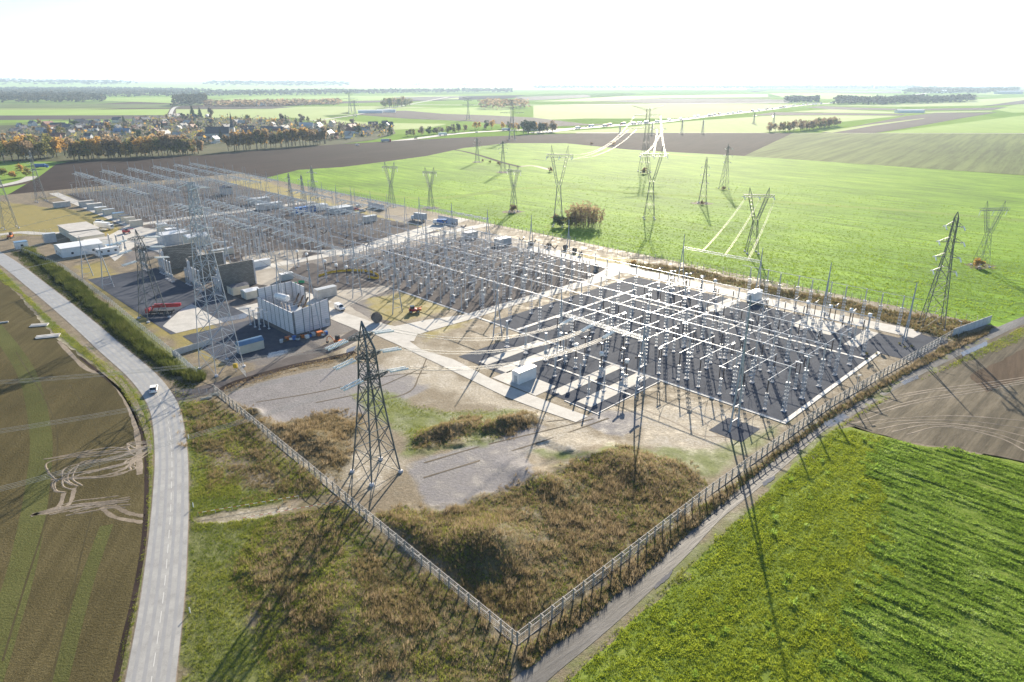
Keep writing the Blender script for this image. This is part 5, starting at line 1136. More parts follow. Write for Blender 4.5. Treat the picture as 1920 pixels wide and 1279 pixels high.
def truck(label, px, py, rz, box='white', cab='white', L=8, h=3.3):
    o = thing('truck', label, 'truck', (*G(px, py), .09), rz)
    mb = MB(); mb.box(-L/2, L/2-1.9, -1.2, 1.2, 1.1, h); mb.obj('cargo_box', M[box], o)
    mb = MB(); extr(mb, [(L/2-1.75, .6), (L/2+.25, .6), (L/2+.3, 1.6), (L/2+.05, 2.7), (L/2-1.75, 2.75)], -1.15, 1.15); mb.obj('cab', M[cab], o)
    mb = MB(); mb.add([(L/2+.32, -1, 1.65), (L/2+.32, 1, 1.65), (L/2+.1, .95, 2.55), (L/2+.1, -.95, 2.55)], [(0, 1, 2, 3)]); mb.obj('windscreen', M['wind'], o)
    mb = MB(); mb.box(-L/2, L/2, -.5, .5, .6, 1.1); mb.obj('chassis', M['black'], o); wheels(o, (-L/2+1.2, -L/2+2.4, L/2-1), 1.05, .48); return o
car('white car driving away along the grey road', 289, 733, math.radians(112), 'white', .085)
van('white delivery van parked on the paving beside the enclosure', 637, 581, math.radians(-50))
truck('white box truck parked beside the control building', 196, 430, math.radians(-18), 'white', 'white', 11, 3.8)
truck('blue tipper truck parked at the back fence', 826, 421, math.radians(175), 'blue', 'white', 7.5, 2.9)
truck('white box truck standing left of the blue tipper', 786, 414, math.radians(150), 'gbox', 'white', 9.5, 4.4)
truck('blue lorry parked by the trees beyond the left pylons', 78, 315, math.radians(10), 'blue', 'blue', 11, 3.6)
for i, (px, py, m, lb) in enumerate(((668, 394, 'red', 'red car parked at the yard\'s back corner'), (680, 397, 'gbox', 'pale blue-grey car parked beside the red one'), (672, 388, 'white', 'white car parked behind the red one'), (187, 417, 'white', 'white car parked behind the box truck, left'), (196, 421, 'gbox', 'grey car parked behind the box truck, middle'), (206, 424, 'white', 'white car parked behind the box truck, right'))):
    car(lb, px, py, math.radians(20+10*i), m)
def excavator(label, px, py, rz, s=1.0, m='orange'):
    o = thing('excavator', label, 'excavator', (*G(px, py), .05), rz); o.scale = (s,)*3
    for y in (-.75, .75): mb = MB(); extr(mb, [(-1.2, .1), (1.2, .1), (1.4, .35), (1.2, .62), (-1.2, .62), (-1.4, .35)], y-.22, y+.22); mb.obj('track', M['black'], o)
    mb = MB(); mb.lathe([(.5, .6), (.5, .8)], 10); mb.box(-1.3, .9, -.85, .85, .8, 1.5); mb.obj('body', M[m], o); mb = MB(); mb.box(-.3, .85, -.8, .1, 1.5, 2.6); c = mb.obj('cab', M['wind'], o); mb = MB(); mb.box(-.35, .9, -.85, .15, 2.605, 2.7); mb.obj('roof', M['black'], c)
    mb = MB(); mb.bar((.8, .4, 1.2), (2.4, .4, 2.6), .16); mb.bar((2.4, .4, 2.6), (3.5, .4, 1.9), .14); mb.obj('boom', M[m], o); mb = MB(); mb.bar((3.5, .4, 1.9), (3.6, .4, .7), .11); mb.obj('arm', M[m], o)
    mb = MB(); extr(mb, [(3.35, .7), (3.8, .75), (3.75, .3), (3.4, .1), (3.2, .35)], .05, .75); mb.obj('bucket', M['black'], o); return o
excavator('small orange excavator digging by the dirt road', 634, 646, math.radians(160), 1.0)
excavator('orange digger partly behind the gatehouse fence', 20, 447, math.radians(100), 1.1)
o = thing('crane_truck', 'red folded crane boom on a truck under the dark pylon', 'crane', (*G(304, 588), .05), math.radians(8)); o.scale = (.78,)*3
mb = MB(); mb.box(-5, 5, -1.2, 1.2, .7, 1.5); mb.obj('chassis', M['black'], o); mb = MB(); mb.box(-6.4, -4.6, -1.2, 1.2, .7, 2.6); mb.obj('cab', M['red'], o); wheels(o, (-4.8, -1, 1.5, 4), 1.05, .5)
mb = MB(); mb.box(-3.5, 7.5, -.5, .5, 2.9, 3.8); mb.box(-2.5, 8.5, -.4, .4, 3.85, 4.5); mb.lathe([(.7, 0), (.7, .9)], 12, (7.8, -.45, 3.7), (0, 1, 0)); mb.obj('boom', M['red'], o); mb = MB(); mb.bar((-4, 0, 1.5), (-3, 0, 3.2), .35); mb.bar((-6, 0, 2.6), (-3.4, 0, 3.6), .2); mb.obj('mast', M['red'], o)
o = thing('forklift_truck', 'red telescopic handler parked before the relay cabins', 'forklift', (*G(238, 438), .05), math.radians(30))
mb = MB(); mb.box(-2, 1.6, -1, 1, .6, 1.6); mb.obj('body', M['red'], o); mb = MB(); mb.box(-.6, .6, -.9, 0, 1.6, 2.7); mb.obj('cab', M['wind'], o); mb = MB(); mb.bar((-2, .5, 1.8), (3.4, .5, 2.1), .22); mb.obj('boom', M['red'], o); wheels(o, (-1.3, 1.3), 1.0, .55)
o = thing('tractor', 'orange and maroon machine on the weedy strip near the paved crossing', 'machine', (*G(776, 586), .05), math.radians(15))
mb = MB(); extr(mb, [(-1.6, .5), (1.8, .5), (1.9, 1.1), (.6, 1.4), (-1.6, 1.5)], -.8, .8); mb.obj('body', M['red'], o); mb = MB(); mb.box(1.0, 2.6, -.9, .9, .7, 1.3); mb.bar((1.2, 0, 1.3), (3, 0, 1.9), .15); mb.obj('bonnet', M['orange'], o); mb = MB(); mb.box(-1.2, .2, -.7, .7, 1.5, 2.4); mb.obj('cab', M['wind'], o); wheels(o, (-1.1, 1.4), .9, .5)
def drum(label, px, py, r=1.2, w=1.3, rz=0.0, group='cable drums'):
    o = thing('cable_drum', label, 'cable drum', (*G(px, py), .05), rz, group)
    for s in (-1, 1): mb = MB(); mb.lathe([(r, -.06), (r, .06)], 16, (0, s*w/2, r), (0, 1, 0)); mb.obj('flange', M['dwood'], o)
    mb = MB(); mb.lathe([(r*.62, -w/2), (r*.62, w/2)], 14, (0, 0, r), (0, 1, 0)); mb.obj('core', M['black'], o); return o
drum('big dark cable drum standing by the dirt road fork', 707, 605, 1.7, 1.7, .5)
for i, (px, py) in enumerate(((1118, 506), (1077, 474), (1088, 479), (1060, 468), (995, 462), (1030, 465))): drum(('dark cable drum alone on the grass island', 'cable drum by the back road, third from right', 'cable drum by the back road, nearest the fence side', 'cable drum by the back road, fourth from right', 'leftmost cable drum by the back road', 'cable drum by the back road, second from left')[i], px, py, 1.15, 1.2, i*.8)
DEB = [('crate', 'gbox', 1.4, .9, .9), ('bag', 'white', 1.0, 1.0, .9), ('pallet', 'wood', 1.2, 1.0, .5), ('bin', 'blue', 1.1, .9, 1.2), ('tank', 'orange', 1.6, 1.1, 1.1)]
for k in range(15):
    nm, m, a, b, c = DEB[(k*2) % 5]; px = 528+6*k; py = 642-1.1*k+random.uniform(-2, 2)
    o = thing({'crate': 'crate', 'bag': 'rubble_bag', 'pallet': 'pallet', 'bin': 'waste_bin', 'tank': 'fuel_tank'}[nm], f'{m if m not in ("gbox", "wood") else {"gbox": "grey", "wood": "wooden"}[m]} {nm} in the clutter along the enclosure, {ORD[k]} from the left', nm, (*G(px, py), .05), random.uniform(0, 3))
    mb = MB(); s = random.uniform(.8, 1.3); a *= s; b *= s; c *= s
    mb.box(-a/2, a/2, -b/2, b/2, .1, c); mb.obj('body', M[m], o); mb = MB(); mb.box(-a/2-.05, a/2+.05, -b/2-.05, b/2+.05, c+.003, c+.1); mb.obj('lid', M['black' if k % 2 else m], o); mb = MB()
    for x in (-a*.35, a*.35): mb.box(x-.08, x+.08, -b/2, b/2, 0, .098)
    mb.obj('skid', M['wood'], o)
for i, (px, py, a, b) in enumerate(((74, 611, 5, 2.2), (90, 632, 6.5, 2.5), (6, 606, 3, .6), (388, 748, 2.6, .4), (400, 741, 2.2, .4))):
    o = thing('timber_stack', ('pale timber boards beside the road, upper stack', 'pale timber boards beside the road, lower stack', 'single timber beam at the dirt edge', 'white beams by the fence start, left', 'white beams by the fence start, right')[i], 'timber stack', (*G(px, py), .05), math.radians(15+5*i))
    for k in range(4): mb = MB(); mb.box(-a/2+random.uniform(-.3, .3), a/2, -b/2+b*k/4+.02, -b/2+b*(k+1)/4-.02, .05, .3+.15*(k % 2)); mb.obj('board', M['cream' if i > 2 else 'conc'], o)
# yellow barrier ring, traffic bollards and small posts
mb = MB(); L = catmull([G(*p) for p in ((597,520),(625,512),(665,509),(695,512),(711,520),(705,524),(690,521))], 5)
for a, b in zip(L[:-1], L[1:]): mb.add([(*a, .1), (*b, .1), (*b, 1.0), (*a, 1.0), (a[0]+.04, a[1]+.04, 1.0), (b[0]+.04, b[1]+.04, 1.0), (b[0]+.04, b[1]+.04, .1), (a[0]+.04, a[1]+.04, .1)], [(0, 1, 2, 3), (3, 2, 5, 4), (7, 6, 5, 4)])
tag(mb.obj('safety_barrier', M['yellow']), 'curved yellow plastic barrier round the white-capped columns', 'barrier')
mb = MB(); L = [G(*p) for p in ((547,534),(560,531),(572,530))]
for a, b in zip(L[:-1], L[1:]): mb.box(min(a[0], b[0]), max(a[0], b[0]), min(a[1], b[1])-.04, min(a[1], b[1])+.04, .1, 1.1)
tag(mb.obj('safety_barrier', simple('green_plastic_mesh', (.02, .35, .15), .5)), 'short green plastic barrier behind the enclosure', 'barrier')
for i, (px, py) in enumerate(((363, 952), (357, 1150), (354, 823), (328, 765))):
    o = thing('road_marker_post', f'white roadside marker post on the grass verge, {("second", "nearest", "third", "fourth")[i]} in the picture', 'marker post', (*G(px, py), 0), 0, 'roadside marker posts')
    mb = MB(); mb.box(-.07, .07, -.06, .06, 0, 1.0); mb.obj('post', M['white'], o); mb = MB(); mb.box(-.075, .075, -.065, .065, 1.003, 1.12); mb.obj('cap', M['gbox'], o)
def lamp(label, px, py, h):
    o = thing('lamp_post', label, 'lamp post', (*G(px, py), 0), random.uniform(0, 6), 'yard lamp posts'); mb = MB(); mb.lathe([(.09, 0), (.06, h)], 7); mb.obj('pole', M['steel'], o); mb = MB(); mb.box(-.2, .9, -.15, .15, h, h+.12); mb.obj('lamp_head', M['gbox'], o)
for i, (px, py, h) in enumerate(((1602, 745, 6), (1305, 560, 5), (1342, 560, 4), (1382, 575, 5), (1796, 632, 5), (620, 500, 7), (1340, 540, 3))): lamp(f'thin lamp post in the yard, {ORD[i]} of seven listed from the kerb corner', px, py, h)
for i, (a, b) in enumerate((((372, 968), (560, 936)), ((455, 978), (640, 945)))):
    p, q = G(*a), G(*b); mb = MB(); n = 24
    for k in range(n):
        if k % 2 == 0: x0 = p[0]+(q[0]-p[0])*k/n; y0 = p[1]+(q[1]-p[1])*k/n; x1 = p[0]+(q[0]-p[0])*(k+1)/n; y1 = p[1]+(q[1]-p[1])*(k+1)/n; mb.bar((x0, y0, .75), (x1, y1, .75), .03)
    o = mb.obj('barrier_tape', M['red']); tag(o, f'red and white warning tape beside the dirt strip, {("upper", "lower")[i]} line', 'warning tape'); mb = MB()
    for k in range(n):
        if k % 2: x0 = p[0]+(q[0]-p[0])*k/n; y0 = p[1]+(q[1]-p[1])*k/n; x1 = p[0]+(q[0]-p[0])*(k+1)/n; y1 = p[1]+(q[1]-p[1])*(k+1)/n; mb.bar((x0, y0, .75), (x1, y1, .75), .03)
    mb.obj('white_band', M['white'], o); mb = MB()
    for k in range(0, n+1, 4): x0 = p[0]+(q[0]-p[0])*k/n; y0 = p[1]+(q[1]-p[1])*k/n; mb.bar((x0, y0, 0), (x0, y0, .85), .03)
    mb.obj('stake', M['steel'], o)
o = thing('junction_box', 'yellow box on a post at the yard entrance gate', 'box', (*G(443, 697), 0)); mb = MB(); mb.bar((0, 0, 0), (0, 0, 1.2), .08); mb.obj('post', M['steel'], o); mb = MB(); mb.box(-.5, .5, -.4, .4, 1.2, 2.4); mb.obj('body', M['yellow'], o)
# ------------------------------------------------------------------ vegetation
LM = {}
LM['orange'] = leaf_mat('autumn_orange_leaves', [(0.26, 0.17, 0.08), (0.50, 0.30, 0.08), (0.72, 0.48, 0.14)])
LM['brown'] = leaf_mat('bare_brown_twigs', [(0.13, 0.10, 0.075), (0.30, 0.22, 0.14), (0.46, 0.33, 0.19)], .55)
LM['olive'] = leaf_mat('olive_leaves', [(0.09, 0.10, 0.04), (0.25, 0.24, 0.08), (0.44, 0.38, 0.12)])
LM['dark'] = leaf_mat('dark_evergreen_leaves', [(0.03, 0.055, 0.035), (0.06, 0.095, 0.05), (0.10, 0.13, 0.06)], .25)
LM['grey'] = leaf_mat('grey_bare_twigs', [(0.14, 0.125, 0.11), (0.22, 0.19, 0.165), (0.3, 0.25, 0.2)], .4)
LM['wood'] = leaf_mat('far_wood_foliage', [(0.05, 0.055, 0.045), (0.08, 0.08, 0.06), (0.125, 0.11, 0.08)], .3); LM['hedge'] = leaf_mat('roadside_hedge_leaves', [(0.035, 0.05, 0.014), (0.085, 0.11, 0.026), (0.22, 0.22, 0.06)], .45)
M['bark'] = simple('bark', (0.10, 0.085, 0.07), .9)
def rand_unit(n, rg):
    v = rg.normal(size=(n, 3)); return v/np.linalg.norm(v, axis=1)[:, None]
def leaf_cloud(P, size, rg, droop=0.0, thin=1.0):
    """random quads round points; returns verts, faces"""
    n = len(P); a = rand_unit(n, rg); b = np.cross(a, rand_unit(n, rg)); b /= np.linalg.norm(b, axis=1)[:, None]; s = (size*rg.uniform(.6, 1.3, n))[:, None]
    a = a*s; b = b*s*thin
    V = np.stack([P-a*.5-b*.3, P+a*.1-b*.5, P+a*.5+b*.2, P-a*.1+b*.5], 1).reshape(-1, 3); F = np.arange(4*n).reshape(n, 4); return V, F
def crown_mesh(name, kind, seed, n=420):
    rg = np.random.default_rng(seed); pts = []
    if kind == 'cone':
        z = rg.uniform(0, 1, n)**1.3; r = (1-z)*.28*np.sqrt(rg.uniform(.2, 1, n)); t = rg.uniform(0, 6.28, n)
        P = np.stack([r*np.cos(t), r*np.sin(t), .08+z*.92], 1)
    else:
        wide = {'round': .42, 'tall': .24, 'bush': .55, 'full': .46}[kind]; zc = {'round': .6, 'tall': .56, 'bush': .45, 'full': .5}[kind]; zr = {'round': .4, 'tall': .44, 'bush': .5, 'full': .52}[kind]
        K = 11; cc = rand_unit(K, rg)*rg.uniform(.25, .78, (K, 1)); w = rg.dirichlet(np.ones(K)*3); k = rg.choice(K, n, p=w)
        P = cc[k]+rand_unit(n, rg)*(rg.uniform(.1, 1, (n, 1))**.5)*rg.uniform(.25, .42, K)[k][:, None]
        P = P*np.array([wide, wide, zr])+np.array([0, 0, zc]); P[:, 2] = np.maximum(P[:, 2], .03)
    V, F = leaf_cloud(P, .085 if kind != 'bush' else .11, rg)
    r = np.repeat(np.clip(rg.normal(.5, .22, n)+.25*(vnoise(P[:, 0]*9+50, P[:, 1]*9+P[:, 2]*9+50, 1.3, seed)-.5), 0, 1), 4)
    o = np_mesh(name, V, F, LM['olive'], {'r': r}); me = o.data; bpy.data.objects.remove(o); return me
CROWN = {}
for kind, ns in (('round', 4), ('tall', 3), ('cone', 2), ('bush', 3), ('full', 4)):
    for s in range(ns):
        base = crown_mesh('crown', kind, 100*len(kind)+s+(50 if kind == 'full' else 0))
        for mk, mm in LM.items():
            c = base.copy(); c.materials.clear(); c.materials.append(mm); CROWN[kind, s, mk] = c
def trunk_mesh(seed):
    rg = random.Random(seed); mb = MB(); mb.bar((0, 0, -.02), (0, 0, .35), .022, .016, 6); top = Vector((0, 0, .35))
    for k in range(6):
        t = k*1.05+rg.random(); e = Vector((math.cos(t)*.24, math.sin(t)*.24, .6+.25*rg.random())); s = top*(.6+.4*rg.random()); m_ = s.lerp(e, .5)+Vector((0, 0, .04)); mb.bar(s, m_, .010, .007, 4); mb.bar(m_, e, .007, .002, 4)
    mb.bar(top, (0.01, 0, .85), .016, .004, 5); return mb.mesh('trunk', M['bark'])
TR = [trunk_mesh(k) for k in range(3)]
def tree(label, x, y, h, kind='round', mk='olive', group=None, wide=1.0, name='tree', z=-.1):
    o = thing(name, label, name.split('_')[-1] if name != 'tree' else 'tree', (x, y, z), random.uniform(0, 6.28), group); o.scale = (h*wide, h*wide, h)
    ns = {'round': 4, 'tall': 3, 'cone': 2, 'bush': 3, 'full': 4}[kind]
    if kind != 'bush': part('trunk', random.choice(TR), o)
    part('crown', CROWN[kind, random.randrange(ns), mk], o); return o
COLN = {'orange': 'orange-gold', 'brown': 'brown half-bare', 'olive': 'olive-green', 'dark': 'dark evergreen', 'grey': 'grey bare'}
def rowtrees(pts, n, hs, kinds, place_txt, group, rows=1, dy=6):
    L = [np.array(G(*p)) for p in pts]; cum = np.concatenate([[0], np.cumsum([np.hypot(*(b-a)) for a, b in zip(L[:-1], L[1:])])]); cnt = {}; items = []
    for r in range(rows):
        for k in range(n):
            s = cum[-1]*(k+.5+random.uniform(-.3, .3)+.5*(r % 2))/n; x = np.interp(s, cum, [p[0] for p in L])+random.uniform(-2, 2); y = np.interp(s, cum, [p[1] for p in L])+r*dy+random.uniform(-2, 2); items.append((x, y))
    items.sort(key=lambda t: t[0]/t[1])
    for x, y in items:
        mk, kd = random.choice(kinds); cnt[mk] = cnt.get(mk, 0)+1
        tree(f'{nth(cnt[mk]-1)} {COLN[mk]} tree from left in the {place_txt}', x, y, random.uniform(*hs), kd, mk, group)
rowtrees([(132, 300), (250, 294), (365, 289)], 24, (17, 25), [('olive', 'full'), ('brown', 'full'), ('orange', 'full'), ('brown', 'full'), ('brown', 'tall'), ('olive', 'full')], 'dense wood left of the white yard', 'trees of the dense wood', 2, 9)
rowtrees([(428, 283), (520, 276), (615, 269)], 34, (18, 25), [('brown', 'tall'), ('orange', 'tall'), ('brown', 'round'), ('olive', 'tall')], 'long row with showing trunks', 'trees of the long row', 1)
rowtrees([(-10, 305), (40, 302), (85, 298)], 6, (17, 26), [('olive', 'full'), ('orange', 'full'), ('brown', 'full'), ('brown', 'tall')], 'clump at the far left edge', 'trees at the far left', 3, 18)
def scatter(poly, n, mind, taken):
    P = GP(poly); xs = [p[0] for p in P]; ys = [p[1] for p in P]; out = []; tries = 0
    while len(out) < n and tries < n*60:
        tries += 1; px = random.uniform(min(q[0] for q in poly), max(q[0] for q in poly)); py = random.uniform(min(q[1] for q in poly), max(q[1] for q in poly)); x, y = G(px, py)
        ins = False
        for (x0, y0), (x1, y1) in zip(poly, poly[1:]+poly[:1]):
            if (y0 > py) != (y1 > py) and px < (x1-x0)*(py-y0)/(y1-y0)+x0: ins = not ins
        if ins and all((x-a)**2+(y-b)**2 > mind**2 for a, b in taken): out.append((x, y)); taken.append((x, y))
    return out
# houses
def house_mesh(L, Wd, h, rp):
    mb = MB(); a, b = L/2, Wd/2; mb.box(-a, a, -b, b, -.3, h)
    mb.add([(-a, -b, h), (-a, b, h), (-a, 0, h+rp-.15)], [(0, 2, 1)]); mb.add([(a, -b, h), (a, b, h), (a, 0, h+rp-.15)], [(0, 1, 2)]); r = MB(); A, B = a+.4, b+.5; e = .35
    r.add([(-A, -B, h-.25), (A, -B, h-.25), (A, 0, h+rp), (-A, 0, h+rp), (-A, B, h-.25), (A, B, h-.25)], [(0, 1, 2, 3), (3, 2, 5, 4)]); r.add([(-A, -B, h-.25-e), (A, -B, h-.25-e), (A, 0, h+rp-e), (-A, 0, h+rp-e), (-A, B, h-.25-e), (A, B, h-.25-e)], [(3, 2, 1, 0), (4, 5, 2, 3)])
    r.add([(-A, -B, h-.25), (A, -B, h-.25), (A, -B, h-.25-e), (-A, -B, h-.25-e), (-A, B, h-.25), (A, B, h-.25), (A, B, h-.25-e), (-A, B, h-.25-e)], [(0, 3, 2, 1), (4, 5, 6, 7)])
    c = MB(); c.box(a*.45, a*.45+.8, -.9, -.2, h+rp-1.1, h+rp+1.0); w = MB()
    for k in range(4):
        x = -a+(k+.7)*L/4.6; w.box(x-.5, x+.5, -b-.05, -b+.02, 1.0, 2.3); w.box(x-.5, x+.5, b-.02, b+.05, 1.0, 2.3)
    return mb, r, c, w
HM = []
for L, Wd, h, rp in ((12, 8, 4.5, 4.0), (10, 8, 5.5, 3.6), (16, 9, 5, 4.2), (9, 8, 3.4, 4.2), (22, 10, 4.6, 4.6)):
    a, b, c, d = house_mesh(L, Wd, h, rp); HM.append((a, b, c, d))
HCACHE = {}; wb_ = MB(); wb_.box(-.5, .5, -.05, .05, -.65, .65); WINM = wb_.mesh('window', M['wind'])
def house(label, x, y, rz, k, wall, roof, group='village houses', scale=1.0, windows=False):
    key = (k, wall, roof)
    if key not in HCACHE: HCACHE[key] = (HM[k][0].mesh('wall', M[wall]), HM[k][1].mesh('roof', M[roof]), HM[k][2].mesh('chimney', M['troof']))
    o = thing('house', label, 'house', (x, y, -.2), rz, group); o.scale = (scale,)*3; a, b, c = HCACHE[key]; w = part('wall', a, o); r = part('roof', b, o); part('chimney', c, r)
    for k_ in range(8 if windows else 0):
        L_, W_ = ((12, 8), (10, 8), (16, 9), (9, 8), (22, 10))[k]; x_ = -L_/2+(k_ % 4+.7)*L_/4.6; y_ = W_/2 if k_ > 3 else -W_/2; part('window', WINM, w, (x_, y_, 1.6))
    return o
M['rwall'] = simple('red_brick_wall', (0.26, 0.13, 0.10), .85, 0, .2, .2, 1)
WN = {'white': 'white', 'cream': 'cream', 'rwall': 'brick'}; RN = {'droof': 'slate', 'troof': 'red-tiled', 'groof': 'grey'}
taken = []
church_x = 412/960
for px, py, k, w, r, rz, lb in ((110, 240, 4, 'white', 'droof', .3, 'biggest white house with slate roof at the village\'s left'), (62, 236, 2, 'white', 'droof', -.6, 'white-gabled house with slate roof at the far left of the village'), (152, 242, 2, 'cream', 'droof', 1.2, 'cream gabled house right of the biggest white one'), (108, 262, 1, 'rwall', 'troof', .2, 'brick house with stepped pale gables behind the left wood'), (404, 268, 1, 'white', 'white', 1.4, 'small white gabled house between the two tree rows'), (272, 226, 2, 'rwall', 'troof', .1, 'long red-roofed house at the village\'s upper edge'), (390, 222, 1, 'white', 'droof', 1.5, 'white gable among tall firs above the church'), (700, 238, 2, 'rwall', 'droof', .1, 'long dark house row at the village\'s right end, left part'), (722, 236, 1, 'rwall', 'droof', .1, 'dark house at the village\'s right end'), (680, 250, 4, 'cream', 'droof', .2, 'long grey house facing the road at the right end'), (575, 240, 4, 'gbox', 'gbox', .1, 'long pale metal barn in the village'), (230, 252, 4, 'gbox', 'broof', .1, 'low blue-grey barn in the village')):
    x, y = G(px, py); taken.append((x, y)); house(lb, x, y, rz, k, w, r, windows=True)
cnt = {}
hp = scatter([(120, 236), (230, 226), (300, 222), (420, 222), (560, 228), (640, 234), (735, 236), (740, 250), (640, 262), (560, 260), (450, 262), (380, 262), (300, 258), (180, 262), (130, 266), (10, 262), (0, 238)], 95, 14, taken)
hp.sort(key=lambda t: t[0]/t[1])
for x, y in hp:
    k = random.randrange(5); w = random.choice(('white', 'cream', 'rwall', 'rwall', 'cream')); r = random.choice(('droof', 'droof', 'troof', 'troof', 'groof')); s = 'left' if x/y < -.43 else 'right'; key = (w, r, s); cnt[key] = cnt.get(key, 0)+1
    house(f'{WN[w]} house with {RN[r]} roof in the village {s} of the church, {nth(cnt[key]-1)} such from left', x, y, random.choice((0, .3, 1.57, 1.2, -.4))+random.uniform(-.15, .15), k, w, r, scale=random.uniform(.85, 1.15))
VILL = [(0, 300), (0, 236), (60, 232), (150, 230), (300, 222), (420, 221), (560, 227), (640, 234), (738, 238), (740, 254), (640, 264), (560, 268), (380, 272), (300, 268), (130, 276)]
# church: nave with slate roof and a pointed spire
x, y = G(411, 262); o = thing('church', 'stone church with long slate roof and a sharp dark spire', 'church', (x, y, -.2), .1); taken.append((x, y))
a, b, c, d = house_mesh(30, 12, 9, 8); a.obj('wall', M['conc'], o); b.obj('roof', M['droof'], o); mb = MB(); mb.box(16, 22, -3, 3, -.2, 16); t = mb.obj('tower', M['conc'], o); mb = MB(); mb.lathe([(3.6, 16.003), (1.6, 22), (.1, 36)], 8, (19, 0, 0)); mb.obj('spire', M['droof'], t)
tp = scatter([(0, 236), (60, 232), (150, 228), (300, 222), (420, 220), (560, 226), (640, 234), (740, 240), (740, 256), (640, 264), (560, 266), (440, 268), (380, 270), (300, 266), (200, 268), (120, 275), (0, 300)], 95, 9, taken)
tp.sort(key=lambda t: t[0]/t[1]); cnt = {}
for x, y in tp:
    mk, kd = random.choice((('brown', 'round'), ('grey', 'round'), ('dark', 'round'), ('orange', 'round'), ('olive', 'round'), ('brown', 'tall'), ('dark', 'cone'), ('grey', 'tall'))); s = 'left' if x/y < -.43 else 'right'; cnt[mk, s] = cnt.get((mk, s), 0)+1
    tree(f'{nth(cnt[mk, s]-1)} {COLN[mk]} tree from left among village houses {s} of the spire', x, y, random.uniform(8, 17), kd, mk, 'trees among the village houses')
for i, (px, py, h, kd, mk, lb) in enumerate(((362, 222, 26, 'cone', 'dark', 'left tall fir above the village'), (376, 222, 22, 'cone', 'dark', 'right tall fir above the village'), (397, 222, 26, 'tall', 'grey', 'tall bare tree above the church'), (530, 236, 24, 'tall', 'grey', 'broad bare poplar group right of the church'), (566, 232, 19, 'round', 'grey', 'bare round tree farther right of the church'), (468, 236, 17, 'round', 'brown', 'brown round tree right of the church roof'), (612, 262, 17, 'round', 'dark', 'dark round tree at the road before the village\'s right end'), (95, 258, 20, 'tall', 'orange', 'flame-orange pointed tree at the village\'s left'), (205, 250, 19, 'tall', 'orange', 'orange pointed tree before the left barns'))):
    x, y = G(px, py); tree(lb, x, y, h, kd, mk)
rowtrees([(760, 256), (810, 252), (870, 247)], 9, (9, 14), [('brown', 'full'), ('olive', 'full'), ('grey', 'full'), ('dark', 'full')], 'belt along the road right of the village', 'trees along the village road', 2, 12)
rowtrees([(875, 243), (940, 242), (1025, 248)], 9, (9, 15), [('orange', 'full'), ('brown', 'full'), ('dark', 'full')], 'copse where the road joins the motorway', 'trees at the road junction', 2, 14)
rowtrees([(970, 250), (1000, 250), (1040, 247)], 5, (15, 22), [('dark', 'full'), ('brown', 'full')], 'dark grove below the road junction', 'grove at the junction', 2, 8)
rowtrees([(1440, 248), (1510, 245), (1573, 236)], 19, (13, 18), [('brown', 'full'), ('brown', 'full'), ('olive', 'full')], 'long hedge wood right of the motorway', 'trees of the hedge wood', 2, 18)
rowtrees([(716, 203), (740, 201), (766, 199)], 6, (24, 34), [('olive', 'full'), ('brown', 'full')], 'small copse above the village\'s right end', 'trees of the small copse', 2, 40)
# the big leafless shrubs and field bushes
def bush(label, px, py, h, mk, wide=1.0, group=None, z=-.05, uv=None):
    x, y = G(px, py) if uv is None else W(*uv)[:2]; return tree(label, x, y, h, 'bush', mk, group, wide, 'bush', z)
def shrub(label, px, py, h, w, n, seed, mk='brown'):
    """upright many-stemmed shrub: stems part and twig crown part"""
    rg = np.random.default_rng(seed); x, y = G(px, py); o = thing('shrub', label, 'shrub', (x, y, -.05), 0); mb = MB(); P = []
    for k in range(n):
        t = rg.uniform(0, 6.28); r = math.sqrt(rg.uniform(0, 1))*w/2; b = Vector((r*math.cos(t), r*math.sin(t)*.6, 0)); hh = h*rg.uniform(.7, 1)*(1-.25*(2*r/w)**2); e = b*1.25+Vector((rg.normal(0, .3), rg.normal(0, .3), hh)); mb.bar(b, e, .07, .02, 4)
        for q in range(26): f = rg.uniform(.25, 1.02); c = b.lerp(e, f); P.append((c.x+rg.normal(0, .45), c.y+rg.normal(0, .45), c.z+rg.normal(0, .3)))
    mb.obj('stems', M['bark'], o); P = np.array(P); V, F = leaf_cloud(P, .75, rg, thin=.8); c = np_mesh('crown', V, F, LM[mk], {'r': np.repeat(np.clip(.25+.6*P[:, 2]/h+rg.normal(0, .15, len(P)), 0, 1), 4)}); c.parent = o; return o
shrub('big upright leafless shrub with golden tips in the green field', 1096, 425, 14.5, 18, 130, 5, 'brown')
bush('dark low bush on the left of the big leafless shrub', 1050, 424, 7.5, 'dark', 1.4); bush('olive bush between the dark bush and the tall shrub', 1069, 426, 8.5, 'olive', 1.3); bush('brown bush before the tall leafless shrub', 1040, 415, 5, 'brown', 1.1)
for px, py, h, mk, lb in ((963, 398, 5.5, 'brown', 'brown bush round the foot of the cat-head pylon'), (1032, 322, 5, 'brown', 'grey-brown bush on the field path'), (1207, 326, 6.5, 'brown', 'dark brown bush at the foot of the horned pylon'), (936, 310, 4, 'brown', 'brown bush left of the ditch tip'), (905, 303, 3, 'brown', 'low brown scrub along the ditch, left'), (918, 306, 3, 'olive', 'low scrub along the ditch, right'), (1836, 502, 5, 'orange', 'orange bush at the foot of the faint pylon'), (1317, 384, 3.2, 'brown', 'small bush in the legs of the narrow pylon'), (1357, 356, 3.2, 'brown', 'small bush in the legs of the double-armed pylon'), (1150, 272, 6, 'orange', 'orange bush at the ploughed field edge'), (1110, 272, 4, 'brown', 'brown bush at the ploughed field edge'), (1187, 497, 2.6, 'orange', 'yellow bush by the back fence')):
    bush(lb, px, py, h, mk, 1.2)
